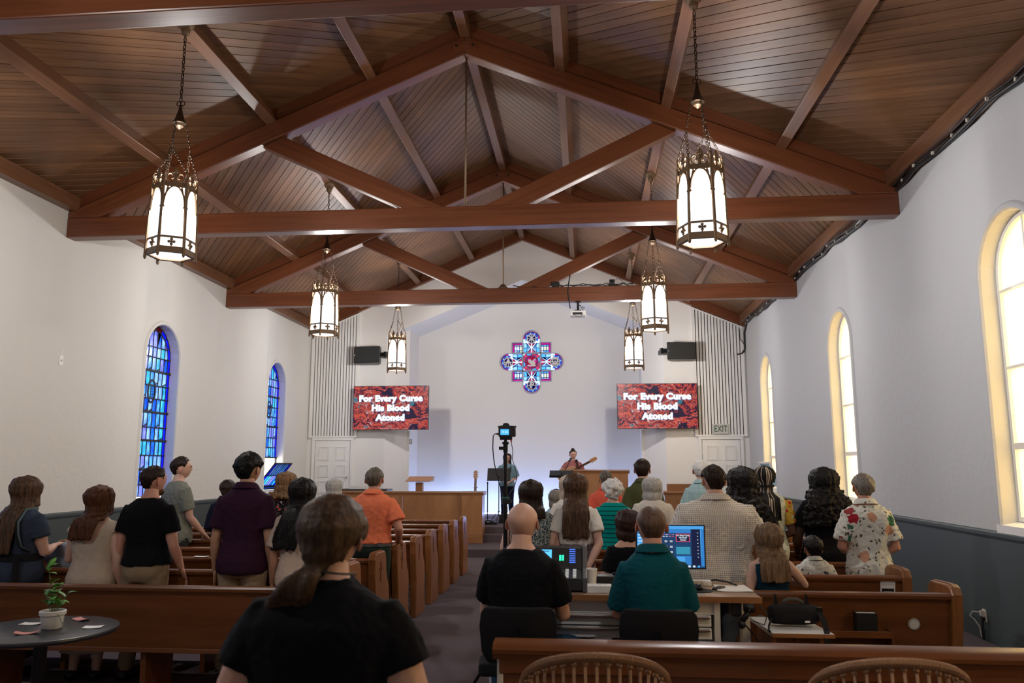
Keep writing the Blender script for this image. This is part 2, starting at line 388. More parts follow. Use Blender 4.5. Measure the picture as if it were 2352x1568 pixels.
def boards(y0, y1, sg, w=0.134, stuff=False):
    r2 = math.sqrt(.5)
    for s in (-1, 1):
        big = MB(); n = (r2, r2 * sg); dr = (-r2, r2 * sg); k0 = int(math.floor(min(0 + n[1] * y0, n[1] * y1) / w)) - 1
        for k in range(k0, k0 + 140):
            rect = [(0.0, y0), (UL, y0), (UL, y1), (0.0, y1)]
            p = clip(clip(rect, n, (k + 1) * w - .003), (-n[0], -n[1]), -(k * w + .003))
            if len(p) < 3: continue
            cu = sum(q[0] for q in p) / len(p); cy = sum(q[1] for q in p) / len(p)
            o = on_slope(s, cu, cy); dx = (on_slope(s, cu + dr[0], cy + dr[1]) - o).normalized(); nz = V((s * .425, 0, 1)).normalized()
            M = frame(o, dx, nz); Mi = M.inverted()
            top = [Mi @ on_slope(s, u, y) for u, y in p]
            jit = random.uniform(-.0015, .0015)
            lo = []
            for q in top:   # bevelled lower edge makes the V joint
                lo.append((q.x, q.y * .955, jit)) 
            R = [lo, [(q.x, q.y, .007) for q in top], [(q.x, q.y, .022) for q in top]]
            mb = MB().rings(R)
            if stuff: big.add(mb, M)
            else: obj('plank', mb, M_['plank'], ceiling, M=M)
        if stuff: obj('planks', big, M_['plank'], ceiling, kind='stuff')
boards(TR[0] - .06, TR[1], 1)
boards(TR[1], TR[2], -1)
boards(TR[2], YF, -1, stuff=True)
boards(YB, TR[0] - .06, 1, stuff=True)
ends = [YB, TR[0], TR[1], TR[2], YF]
for b in range(1, 4):
    ya, yb = ends[b] + .06, ends[b + 1] - .06
    for x in (-4.1, -2.69, -1.33, 0.0, 1.33, 2.69, 4.1):
        s = -1 if x < 0 else 1; nz = V((s * .425, 0, 1)) if x else V((0, 0, 1))
        M = frame((x, (ya + yb) / 2, zdeck(x) - (.0 if x else .02)), (0, 1, 0), nz); L = (yb - ya) / 2
        obj('purlin', MB().box((-L, -.065, -.195), (L, .065, 0)), M_['purlin'], ceiling, M=M, bevel=.006)
    for s in (-1, 1):
        M = frame((s * (HW - .07), (ya + yb) / 2, 5.08), (0, 1, 0)); L = (yb - ya) / 2
        obj('eave_plate', MB().box((-L, -.07, 0), (L, .07, .19)), M_['purlin'], ceiling, M=M)
def timber(name, pts, yc, th, d, mat, parent, bev=.008):
    """flat piece cut to an (x, z) outline, grain along d"""
    ux = V((d[0], 0, d[1])).normalized(); M = frame((pts[0][0], yc, pts[0][1]), ux, (0, 0, 1)); Mi = M.inverted()
    q = [Mi @ V((x, yc, z)) for x, z in pts]
    return obj(name, MB().prism([(a.x, a.z) for a in q], -th / 2, th / 2, 1), mat, parent, M=M, bevel=bev)
for s in (-1, 1):
    timber('gable_rafter', [(0, 7.30), (s * HW, 7.30 - .425 * HW), (s * HW, zdeck(HW)), (0, 7.55)], YF - .06, .12, (s, -.425), M_['beam'], ceiling)

# ------------------------------------------------------------------ roof trusses
for yc, lab in ((TR[0], 'brown roof truss nearest overhead, only its tie beam crossing the top of the view'), (TR[1], 'large middle brown roof truss spanning between the two front lanterns'), (TR[2], 'farther brown roof truss carrying the projector and black cables')):
    t = thing('roof_truss', lab, 'truss', (0, yc, 0), group='roof trusses')
    M = frame((0, 0, 4.715), (1, 0, 0)); obj('tie_beam', MB().box((-HW, -.10, 0), (HW, .10, .275)), M_['beam'], t, M=M, bevel=.012)
    for s in (-1, 1):
        timber('top_chord', [(0, 7.09), (s * 4.95, 4.99), (s * HW, 4.99), (s * HW, 5.06), (0, 7.355)], 0, .20, (s, -.425), M_['beam'], t, .012)
        timber('blocking', [(0, 7.355), (s * HW, 5.06), (s * HW, zdeck(HW)), (0, 7.55)], 0, .11, (s, -.425), M_['beam'], t, .004)
        timber('strut', [(s * .26, 4.99), (s * .82, 4.99), (s * 2.735, 5.905), (s * 2.45, 6.04)], 0, .14, (s, .446), M_['beam'], t)
    obj('king_rod', MB().tube([(0.01, 0, 4.98), (0.01, 0, 7.12)], .013, 8), M_['bronze'], t, smooth=True)
    br = obj('bracket_plate', MB().box((-.16, -.112, 7.14), (.16, -.10, 7.27)), M_['beam'], t, bevel=.003)
    for x in (-.11, .11): obj('bolt', MB().lathe([(0, .02), (.017, .02), (.02, .012), (.02, 0)], 8, M=Matrix.Translation((x, -.112, 7.205)) @ Matrix.Rotation(PI / 2, 4, 'X')), M_['bronze_dark'], br)

# ------------------------------------------------------------------ right-hand windows: white metal frames, clear panes, outside wall
for i, (c, hw, z0, zt) in enumerate(WR):
    X = HW + .17; zs = zt - hw; n = 14
    w = bpy.data.objects.new('window_%d' % (i + 1), None); COL.objects.link(w); w.location = (X, c, 0); w['kind'] = 'structure'
    out = arch(0, hw, 1.165, zt); inn = arch(0, hw - .045, 1.21, zt - .045)
    fr = MB().prism(out, -.03, .03, 0, holes=[inn])
    bars = [1.62 + .0, 2.30, 3.02] if False else [1.86, 2.60, 3.34]
    obj('frame', fr, M_['trim_white'], w)
    obj('mullion', MB().box((-.02, -.016, 1.2), (.02, .016, zt - .04)), M_['trim_white'], w)
    for k, z in enumerate(bars): obj('glazing_bar', MB().box((-.022, -hw + .03, z - (.03 if k == 0 else .014)), (.022, hw - .03, z + (.03 if k == 0 else .014))), M_['white_metal'] if k == 0 else M_['trim_white'], w)
    lv = [1.2] + bars + [zt]
    for a, b in zip(lv, lv[1:]):
        for q in (-1, 1):
            p = clip(clip(clip(clip(arch(0, hw - .04, 1.2, zt - .04), (0, 1), b - .012), (0, -1), -(a + .012)), (-q, 0), -.014), (q, 0), 1)
            if len(p) > 2: obj('pane', MB().prism(p, -.003, .003, 0), M_['glass'], w)
    if i == 2:     # lower light tilted open into the room
        hs = obj('hopper_sash', MB().prism([(-hw + .05, 0), (hw - .05, 0), (hw - .05, .60), (-hw + .05, .60)], -.015, .015, 0, holes=[[(-hw + .09, .04), (hw - .09, .04), (hw - .09, .56), (-hw + .09, .56)]]), M_['white_metal'], w, M=Matrix.Translation((-.03, 0, 1.23)) @ Matrix.Rotation(-.5, 4, 'Y'))
        obj('pane', MB().box((-.003, -hw + .09, .04), (.003, hw - .09, .56)), BL[1], hs)
def brick_mat():
    t = NT('sunlit_brick'); b = t.n('TexBrick'); t.set(b, 'Vector', t.co((1, 1, 1), rot=(0, PI / 2, PI / 2))); t.set(b, 'Scale', 4.2)
    t.set(b, 'Color1', (0.80, 0.60, 0.32)); t.set(b, 'Color2', (0.76, 0.54, 0.27)); t.set(b, 'Mortar', (0.84, 0.70, 0.42)); t.p(Base_Color=b.outputs[0], Roughness=0.9); return t.m
nb = obj('neighbouring_building', MB().box((9.4, -6, -.5), (9.9, 28, 7.5)), brick_mat()); tag(nb, 'sunlit cream brick building seen through the right-hand windows', 'building')
obj('exterior_ground', MB().box((-40, -30, -.5), (40, 60, -.3)), plain('pale_concrete', (0.50, 0.47, 0.42), 0.9), **STR)

# ------------------------------------------------------------------ stained-glass windows on the left
def inset(poly, d):
    n = len(poly); out = []
    A = sum(poly[i][0] * poly[(i + 1) % n][1] - poly[(i + 1) % n][0] * poly[i][1] for i in range(n)); sg = 1 if A > 0 else -1
    for i in range(n):
        p0, p1, p2 = V(poly[i - 1]), V(poly[i]), V(poly[(i + 1) % n]); e1 = (p1 - p0).normalized(); e2 = (p2 - p1).normalized()
        n1 = V((-e1.y, e1.x)) * sg; n2 = V((-e2.y, e2.x)) * sg; b = n1 + n2
        if b.length < 1e-6: b = n1
        b = b.normalized(); c = max(.35, b.dot(n1)); q = p1 + b * (d / c); out.append((q.x, q.y))
    return out
def dedupe(p):
    o = []
    for q in p:
        if not o or (V(q) - V(o[-1])).length > 1e-4: o.append(q)
    if len(o) > 1 and (V(o[0]) - V(o[-1])).length < 1e-4: o.pop()
    return o
M_['lead'] = plain('lead_came', (0.012, 0.013, 0.016), 0.6)
M_['ruby'] = stained('stained_brown', (0.30, 0.08, 0.12), (0.45, 0.14, 0.18))
def came_and_panes(pieces, w, d=.0095, th=.008, axis=0, came_name='lead_came'):
    """pieces = [(polygon, material)]: panes one by one, the leads between them as one net"""
    net = MB()
    for p, m in pieces:
        p = dedupe(p)
        if len(p) < 3: continue
        q = inset(p, d)
        obj('pane', MB().prism(inset(p, d * .6), -.002, .002, axis), m, w)
        net.prism(p, -th, th, axis, holes=[q])
    obj(came_name, net, M_['lead'], w)
for i, (c, hw, z0, zt) in enumerate(WL):
    w = bpy.data.objects.new('window_%d' % (i + 4), None); COL.objects.link(w); w.location = (-HW - .16, c, 0); w['kind'] = 'structure'
    A = arch(0, hw - .005, 1.15, zt - .005, 18); zs = zt - hw; cw = hw - .085; pcs = []
    inner = arch(0, cw, 1.19, zt - .09, 16)
    zrow = [1.19, 1.38, 1.62, 1.845, 2.085, 2.30, 2.545, 2.77, 2.985, 3.22, 3.45, 3.62, 3.9]
    if i == 1: zrow = [1.86] + zrow[4:]
    rnd = random.Random(11 + i); ncol = 7; med_z, med_y = (2.885, -.02) if i == 0 else (2.92, -.02)
    # blue margin
    lows = 1.15 if i == 0 else 1.83
    for q in (-1, 1):
        for a, b in zip(zrow, zrow[1:]):
            if b > zs: break
            pcs.append(([(q * cw, a), (q * hw, a), (q * hw, b), (q * cw, b)] if q > 0 else [(-hw, a), (-cw, a), (-cw, b), (-hw, b)], BL_DARK))
        last = max(z for z in zrow if z <= zs)
        pcs.append(([(q * cw, last), (q * hw, last), (q * hw, zs), (q * cw, zs)][::q], BL_DARK))
    for k in range(8):
        t0, t1 = PI * k / 8, PI * (k + 1) / 8; ri = cw
        pcs.append(([(hw * math.cos(t0), zs + hw * math.sin(t0)), (hw * math.cos((t0 + t1) / 2), zs + hw * math.sin((t0 + t1) / 2)), (hw * math.cos(t1), zs + hw * math.sin(t1)), (ri * math.cos(t1), zs + ri * math.sin(t1)), (ri * math.cos((t0 + t1) / 2), zs + ri * math.sin((t0 + t1) / 2)), (ri * math.cos(t0), zs + ri * math.sin(t0))], M_['ruby'] if k in (3, 4) and i == 0 else BL_DARK))
    for a, b in zip(zrow, zrow[1:]):
        off = rnd.uniform(-.02, .02)
        for k in range(ncol):
            y0 = -cw + 2 * cw * k / ncol + (off if k else 0); y1 = -cw + 2 * cw * (k + 1) / ncol + (off if k < ncol - 1 else 0)
            core = [(-cw, a)] ; reg = [(-cw, 1.0), (cw, 1.0)] + [(cw * math.cos(PI * j / 16), zs + cw * math.sin(PI * j / 16)) for j in range(17)]
            p = clip(clip(clip(clip(reg, (0, 1), b), (0, -1), -a), (1, 0), y1), (-1, 0), -y0)
            if len(dedupe(p)) < 3: continue
            m = rnd.choices(BL, (5, 5, 3, 3, 2))[0]
            if rnd.random() < .16 and len(p) == 4:   # a slanting lead splits the pane
                pcs.append(([(y0, a), (y1, a), (y1, a + (b - a) * .25)], m)); pcs.append(([(y0, a), (y1, a + (b - a) * .25), (y1, b), (y0, b)], rnd.choice(BL)))
            else: pcs.append((p, m))
    came_and_panes(pcs, w)
    for z in ((1.62, 2.085, 2.545, 3.22) if i == 0 else (1.86, 2.545, 3.22)):
        obj('saddle_bar', MB().box((0.0, -hw, z - .018), (.03, hw, z + .018)), M_['lead'], w)
    for z in ((1.38, 1.845, 2.30, 2.77, 2.985, 3.45) if i == 0 else (2.30, 2.77, 2.985, 3.45)):
        obj('glazing_rod', MB().box((.0, -hw, z - .008), (.018, hw, z + .008)), M_['lead'], w)
    med = obj('medallion', MB().prism([(med_y + .125 * math.cos(2 * PI * k / 24), med_z + .20 * math.sin(2 * PI * k / 24)) for k in range(24)], .006, .02, 0, holes=[[(med_y + .095 * math.cos(2 * PI * k / 24), med_z + .165 * math.sin(2 * PI * k / 24)) for k in range(24)]]), M_['lead'], w)
    if i == 0:
        tab = MB()
        for q in (-1, 1):
            tab.prism([(med_y + q * .04 - .033, med_z - .12), (med_y + q * .04 + .033, med_z - .12)] + [(med_y + q * .04 + .033 * math.cos(PI * k / 8), med_z + .10 + .033 * math.sin(PI * k / 8)) for k in range(9)], .006, .012, 0)
        obj('tablet_emblem', tab, stained('emblem_aqua', (.5, .95, .85), (.7, 1, .9), 2.2), med)
        ln = MB()
        for q in (-1, 1):
            for k in range(5): ln.box((.012, med_y + q * .04 - .022, med_z - .10 + k * .045), (.016, med_y + q * .04 + .022, med_z - .09 + k * .045))
        obj('engraved_line', ln, M_['lead'], med)
    else:
        obj('cup_emblem', MB().prism([(med_y - .05, med_z - .1), (med_y + .05, med_z - .1), (med_y + .015, med_z - .06), (med_y + .015, med_z - .01), (med_y + .06, med_z + .05), (med_y + .06, med_z + .10), (med_y - .06, med_z + .10), (med_y - .06, med_z + .05), (med_y - .015, med_z - .01), (med_y - .015, med_z - .06)], .006, .014, 0), BL[1], med)
    if i == 1:   # open hopper sash tilted into the room, clear opening behind it
        obj('sill_pane', MB().box((-.004, -hw + .03, 1.17), (.004, hw - .03, 1.30)), BL[3], w)
        fr = MB()
        for a, b in (((-.012, -hw, 1.15), (.012, hw, 1.18)), ((-.012, -hw, 1.15), (.012, -hw + .03, 1.86)), ((-.012, hw - .03, 1.15), (.012, hw, 1.86))): fr.box(a, b)
        obj('sash_frame', fr, M_['lead'], w)
        sp = []; H = .64
        Mx = Matrix.Translation((.0, 0, 1.22)) @ Matrix.Rotation(math.radians(38), 4, 'Y')
        sash = bpy.data.objects.new('hopper_sash', None); COL.objects.link(sash); sash.parent = w; sash.matrix_local = Mx
        net = MB()
        for r, (a, b) in enumerate(((.0, .31), (.31, H))):
            for k in range(8):
                y0 = -hw + .03 + (2 * hw - .06) * k / 8; y1 = -hw + .03 + (2 * hw - .06) * (k + 1) / 8; p = [(y0, a), (y1, a), (y1, b), (y0, b)]
                obj('pane', MB().prism(inset(p, .004), -.002, .002, 0), BL_DARK if k in (0, 7) else rnd.choice(BL), sash)
                net.prism(p, -.008, .008, 0, holes=[inset(p, .008)])
        net.box((-.012, -hw + .01, -.02), (.012, hw - .01, .01)); net.box((-.012, -hw + .01, H - .01), (.012, hw - .01, H + .015))
        for q in (-1, 1): net.box((-.012, q * (hw - .02) - .012, 0), (.012, q * (hw - .02) + .012, H))
        obj('lead_came', net, M_['lead'], sash)

# ------------------------------------------------------------------ cross-shaped window in the chancel
QW = bpy.data.objects.new('window_6', None); COL.objects.link(QW); QW.location = (QX, YC1 + .03, QZ); QW['kind'] = 'structure'
def stg(name, c, es=None):
    c = tuple(min(1, q * 1.05) for q in c); t = NT(name); tl = t.n('BsdfTranslucent'); t.set(tl, 0, c); tr = t.n('BsdfTransparent'); t.set(tr, 0, c)
    a = t.n('MixShader'); t.set(a, 0, .4); t.set(a, 1, tl.outputs[0]); t.set(a, 2, tr.outputs[0]); t.t.links.new(a.outputs[0], t.out.inputs[0]); return t.m
G = dict(pink=stg('rose_glass', (1.0, 0.10, 0.52)), red=stg('ruby_glass', (0.75, 0.015, 0.12)), coral=stg('coral_glass', (0.90, 0.22, 0.30)), pale=stg('pale_blue_glass', (0.62, 0.86, 1.0)), aqua=stg('aqua_glass', (0.34, 0.72, 1.0)),
         blue=stg('blue_glass', (0.22, 0.36, 0.95)), white=stg('milk_glass', (0.95, 0.97, 1.0)), navy=stg('navy_glass', (0.02, 0.03, 0.20)), violet=stg('violet_glass', (0.42, 0.08, 0.62)), cream=stg('cream_glass', (0.95, 0.92, 0.70)))
M_['stone'] = plain('grey_mullion', (0.42, 0.42, 0.52), 0.6)
M_['blue_lead'] = plain('blue_lead', (0.02, 0.05, 0.30), 0.5)
R_ = QR; r_ = .275 * R_; sh_ = .62 * R_; rnd = random.Random(3)
inner = [(x * .955, y * .955) for x, y in quatre(R_, n=12)]
obj('frame', MB().prism(quatre(R_, n=12), -.05, .05, 1, holes=[inner]), M_['stone'], QW)
for s in (-1, 1):
    for a, b in (((s * r_ - .018, -.04, -sh_), (s * r_ + .018, .02, sh_)), ((-sh_, -.04, s * r_ - .018), (sh_, .02, s * r_ + .018))): obj('mullion', MB().box(a, b), M_['stone'], QW)
pcs = []
b0 = r_ + .018; b1 = sh_ * .955; bd = .05
for sx in (-1, 1):
    for sz in (-1, 1):     # corner squares: rose border, pale pieces
        def mp(p, sx=sx, sz=sz): return [(x * sx, z * sz) for x, z in p][::sx * sz]
        pcs.append((mp([(b0, b1 - bd), (b1, b1 - bd), (b1, b1), (b0, b1)]), G['pink'])); pcs.append((mp([(b1 - bd, b0), (b1, b0), (b1, b1 - bd), (b1 - bd, b1 - bd)]), G['pink']))
        w3 = (b1 - bd - b0) / 3
        for k in range(3):
            for (za, zb) in ((b0, b0 + .05), (b0 + .05, b1 - bd - .04), (b1 - bd - .04, b1 - bd)):
                pcs.append((mp([(b0 + k * w3, za), (b0 + (k + 1) * w3, za), (b0 + (k + 1) * w3, zb), (b0 + k * w3, zb)]), G['aqua'] if (zb - za) < .06 and rnd.random() < .6 else G[rnd.choice(['white', 'white', 'pale', 'cream'])]))
def lobe(q):
    a = q * PI / 2; ca, sa = math.cos(a), math.sin(a)
    def rt(p): return [(x * ca - y * sa, x * sa + y * ca) for x, y in p]
    c = R_ - r_ * 1.0; ro = r_ * .955; ri = r_ * .76
    for k in range(8):
        t0, t1 = -PI / 2 + PI * k / 8, -PI / 2 + PI * (k + 1) / 8
        f = lambda r, t: (c + r * math.cos(t), r * math.sin(t))
        pcs.append((rt([f(ri, t0), f(ro, t0), f(ro, (t0 + t1) / 2), f(ro, t1), f(ri, t1)]), G['violet'] if k in (1, 6) else G['pink']))
    for k in range(10):
        t0, t1 = -PI / 2 - .35 + (PI + .7) * k / 10, -PI / 2 - .35 + (PI + .7) * (k + 1) / 10
        f = lambda r, t: (c + r * math.cos(t), r * math.sin(t))
        pcs.append((rt([f(ri * .73, t0), f(ri, t0), f(ri, t1), f(ri * .73, t1)]), G['pale'] if k % 2 else G['blue']))
    x0 = r_ + .018; x1 = c - r_ * .50
    cx = (x0 + x1) / 2
    for s in (-1, 1):     # saltire field between the square and the roundel
        def fl(p): return rt(p if s > 0 else [(x, -y) for x, y in reversed(p)])
        e = r_ * .9
        pcs.append((fl([(x0, .015), (x0 + .001, .10), (cx - .015, .015)][::-1]), G['coral'])); pcs.append((fl([(x1, .015), (cx + .03, .015), (x1, .10)]), G['red']))
        pcs.append((fl([(x0, .10), (x0, .12), (cx, .027), (cx - .015, .015)][::-1]), G['white']))
        pcs.append((fl([(cx, .03), (x1, .115), (x1, .137), (cx, .048)]), G['white']))
        pcs.append((fl([(x0, .125), (cx, .05), (cx, e * .55), (x0, e * .62)][::-1]), G['pale'])); pcs.append((fl([(cx, .05), (x1, .14), (x1, e * .6), (cx, e * .55)]), G['aqua']))
        pcs.append((fl([(x0, e * .62), (cx, e * .55), (cx, e), (x0, e)][::-1]), G['aqua'])); pcs.append((fl([(cx, e * .55), (x1, e * .6), (x1, e), (cx, e)]), G['pale']))
    return rt([(c, 0)])[0]
cent = [lobe(q) for q in range(4)]
# middle square: ruby roundel on coral corners
for k in range(12):
    t0, t1 = 2 * PI * k / 12, 2 * PI * (k + 1) / 12; f = lambda r, t: (r * math.cos(t), r * math.sin(t)); e = r_ - .018
    sq = lambda t: (max(-e, min(e, 1.5 * e * math.cos(t))), max(-e, min(e, 1.5 * e * math.sin(t))))
    pcs.append(([f(r_ * .80, t0), sq(t0), sq(t1), f(r_ * .80, t1)], G['coral'] if k % 3 else G['aqua']))
    pcs.append(([f(r_ * .62, t0), f(r_ * .79, t0), f(r_ * .79, t1), f(r_ * .62, t1)], G['red']))
    pcs.append(([(0, 0), f(r_ * .62, t0), f(r_ * .62, t1)], G['red'] if k % 4 else G['pink']))
obj('backing_glass', MB().prism(inner, .016, .020, 1), glass_clear('backing_glass', (.44, .48, .56), .5), QW)
net = MB()
for p, m in pcs:
    p = dedupe(p)
    if len(p) < 3: continue
    obj('pane', MB().prism(inset(p, .004), .0, .006, 1), m, QW)
    net.prism(p, -.004, .010, 1, holes=[inset(p, .0075)])
obj('lead_came', net, M_['blue_lead'], QW)
for q, (cx, cz) in enumerate(cent):     # roundels: white ring, navy field, white cross and sign
    rd = obj('roundel', MB().prism([(cx + r_ * .54 * math.cos(2 * PI * k / 24), cz + r_ * .54 * math.sin(2 * PI * k / 24)) for k in range(24)], -.012, -.004, 1), G['navy'], QW)
    rg = MB().tube([(cx + r_ * .50 * math.cos(2 * PI * k / 24), -.014, cz + r_ * .50 * math.sin(2 * PI * k / 24)) for k in range(24)], .013, 6, closed=True)
    rg.box((cx - .009, -.02, cz - r_ * .5), (cx + .009, -.012, cz + r_ * .5)); rg.box((cx - r_ * .5, -.02, cz - .009), (cx + r_ * .5, -.012, cz + .009))
    obj('ring', rg, M_['trim_white'], rd)
    sign = {0: '\u03a9', 1: 'X', 2: 'A', 3: 'P'}[q]
    tb = text_mb(sign, .24, .006, .003)
    obj('sign', MB().add(tb, Matrix.Translation((cx, -.022, cz))), M_['trim_white'], rd)
lamb = MB()
lamb.ball((0.03, -.012, -.03), (.075, .01, .05), 14, 8); lamb.ball((-.045, -.012, .02), (.045, .01, .055), 12, 8); lamb.ball((-.075, -.012, .045), (.03, .01, .022), 10, 6)
lamb.box((-.11, -.014, -.115), (.11, -.006, -.075)); lamb.prism([(.0, .02), (.10, .10), (.115, .07), (.04, .0)], -.014, -.006, 1)
obj('lamb_emblem', lamb, M_['trim_white'], QW)
# ------------------------------------------------------------------ doors and slatted acoustic panels beside the chancel
for i, (xc, hin) in enumerate(((-4.735, -1), (4.73, 1))):
    d = bpy.data.objects.new('door_%d' % (i + 1), None); COL.objects.link(d); d.location = (xc, YF, .45); d['kind'] = 'structure'
    H = 1.835; w = .44
    obj('slab', MB().box((-w, -.035, 0), (w, 0, H)), M_['trim_white'], d, bevel=.003)
    rows = [(.10, .46), (.56, .86), (.95, 1.25), (1.36, 1.70)][::1]
    for z0, z1 in rows:
        for q in (-1, 1):
            x0, x1 = q * .08, q * .34; a, b = min(x0, x1), max(x0, x1)
            mb = MB()
            for e0, e1, y0 in ((0, .018, -.048), (.03, .045, -.042)):
                mb.prism([(a + e0, z0 + e0), (b - e0, z0 + e0), (b - e0, z1 - e0), (a + e0, z1 - e0)], -.036, y0, 1, holes=[[(a + e1, z0 + e1), (b - e1, z0 + e1), (b - e1, z1 - e1), (a + e1, z1 - e1)]])
            obj('panel', mb, M_['trim_white'], d)
    fr = MB(); o = w + .012; f = w + .085
    fr.box((-f, -.05, 0), (-o, 0, H + .012)); fr.box((o, -.05, 0), (f, 0, H + .012)); fr.box((-f, -.05, H + .012), (f, 0, H + .085))
    obj('frame', fr, M_['trim_white'], d, bevel=.006)
    for z in (.25, 1.5): obj('hinge', MB().tube([(-w * 1.0 - .004, -.045, z), (-w - .004, -.045, z + .1)], .008, 8), M_['trim_white'], d)
    hn = obj('handle', MB().ball((w - .06, -.085, .95), (.028, .025, .028), 12, 8).tube([(w - .06, -.03, .95), (w - .06, -.085, .95)], .01, 8), M_['chrome'], d, smooth=True)
    x0, x1 = (-5.34, -4.15) if i == 0 else (4.15, 5.34)
    p = thing('slat_panel', 'white vertical slat acoustic panel above the %s door' % ('plain front' if i == 0 else 'front door with the exit sign'), 'wall panel', (0, YF, 0), group='slatted panels')
    p['label'] = 'white vertical slat wall panel above the front door beside the stained glass side' if i == 0 else 'white vertical slat wall panel behind the exit sign'
    def ztop(x): return 7.28 - .425 * abs(x)
    obj('backing', MB().prism([(x0, 2.39), (x1, 2.39), (x1, ztop(x1)), (x0, ztop(x0))], -.012, 0, 1), plain('grey_felt', (0.02, 0.019, 0.018), .9), p)
    n = 16; pit = (x1 - x0) / n
    for k in range(n):
        a = x0 + k * pit + .011; b = a + pit - .022
        obj('slat', MB().prism([(a, 2.40), (b, 2.40), (b, ztop(b)), (a, ztop(a))], -.045, -.012, 1), M_['trim_white'], p)
    fr = MB().box((x0 - .02, -.06, 2.37), (x1 + .02, 0, 2.41))
    for xa in (x0, x1): fr.prism([(xa - .015, 2.38), (xa + .015, 2.38), (xa + .015, ztop(xa + .015)), (xa - .015, ztop(xa - .015))], -.05, 0, 1)
    fr.prism([(x0, ztop(x0) - .03), (x1, ztop(x1) - .03), (x1, ztop(x1)), (x0, ztop(x0))], -.055, -.0, 1)
    obj('frame', fr, M_['trim_white'], p)
# exit sign
t = thing('exit_sign', 'grey exit sign with dark green letters mounted on the slats over the door', 'sign', (4.725, YF - .045, 2.54))
obj('housing', MB().box((-.185, -.05, -.125), (.185, 0, .125)), M_['grey_sign'], t, bevel=.012)
obj('rim', MB().prism([(-.17, -.11), (.17, -.11), (.17, .11), (-.17, .11)], -.056, -.05, 1, holes=[[(-.155, -.095), (.155, -.095), (.155, .095), (-.155, .095)]]), M_['grey_sign'], t)
obj('lettering', MB().add(text_mb('EXIT', .18, .001, .003), Matrix.Translation((0, -.054, 0)) @ Matrix.Diagonal((.84, 1, 1.18, 1))), M_['green_ink'], t)
# loudspeakers
for s, lab in ((-1, 'black loudspeaker on bracket above the screen on the stained glass side'), (1, 'black loudspeaker on bracket above the screen near the exit sign')):
    t = thing('loudspeaker', lab, 'speaker', (s * 3.80, YF - .30, 4.385), s * .16, group='wall loudspeakers')
    obj('cabinet', MB().prism([(-.35, -.15), (.35, -.15), (.26, .14), (-.26, .14)], -.205, .205, 2, M=Matrix.Identity(4)), M_['black'], t, bevel=.012)
    obj('grille', MB().box((-.335, -.165, -.19), (.335, -.15, .19)), plain('speaker_mesh', (0.02, 0.021, 0.021), .7, bump=.6, bscale=500), t, bevel=.006)
    obj('badge', MB().box((-.32, -.168, -.03), (-.30, -.164, .01)), M_['chrome'], t)
    obj('bracket', MB().box((-s * .43 - .03, -.02, -.06), (-s * .43 + .03, .12, .08)).box((min(-s * .40, -s * .30), -.0, -.04), (max(-s * .40, -s * .30), .06, .06)).box((-s * .43 - .02, .1, -.05), (-s * .43 + .02, .30, .05)), M_['black_metal'], t, bevel=.004)
# television screens with the lyric slide
def slide_mat():
    t = NT('lyric_slide'); v = t.co((1, 1, 1)); w = t.n('TexNoise'); t.set(w, 'Vector', v); t.set(w, 'Scale', 2.2); t.set(w, 'Detail', 4)
    vv = t.n('VectorMath'); vv.operation = 'MULTIPLY_ADD'; t.set(vv, 0, w.outputs[1]); t.set(vv, 1, (1.6, 1.0, 1.2)); t.set(vv, 2, v)
    mp = t.n('Mapping'); t.set(mp, 0, vv.outputs[0]); mp.inputs['Rotation'].default_value = (0, .75, 0); mp.inputs['Scale'].default_value = (1.5, 1, 4.6)
    n = t.noise(mp.outputs[0], 1.5, 3, .55, .9)
    c = t.ramp(n, [(.30, (0.006, 0.004, 0.03)), (.42, (0.03, 0.006, 0.035)), (.455, (0.42, 0.03, 0.025)), (.50, (0.70, 0.10, 0.05)), (.54, (0.12, 0.012, 0.03)), (.575, (0.60, 0.07, 0.05)), (.61, (0.80, 0.30, 0.22)), (.64, (0.10, 0.012, 0.06)), (.70, (0.75, 0.50, 0.50)), (.76, (0.01, 0.01, 0.06))])
    n2 = t.noise(mp.outputs[0], 4.0, 3, .5, 2.0); c = t.mix(t.ramp(n2, [(.55, 0.0), (.60, 1.0)]), c, (0.01, 0.008, 0.035))
    n3 = t.noise(v, 3.0, 2); c = t.mix(t.ramp(n3, [(.66, 0.0), (.70, .8)]), c, (0.02, 0.20, 0.28))
    t.p(Base_Color=(0, 0, 0), Roughness=.25); t.set(t.b, 'Emission Color', c); t.set(t.b, 'Emission Strength', 1.05 * EK); return t.m
M_['slide'] = slide_mat(); M_['lyric'] = plain('lit_lettering', (0, 0, 0), .5, emit=(0.95, 1.0, 1.0), es=1.15); M_['lyric_glow'] = plain('lit_letter_shade', (0, 0, 0), .5, emit=(0.10, 0.20, 0.55), es=.6)
LYR = ['For Every Curse', 'His Blood', 'Atoned']
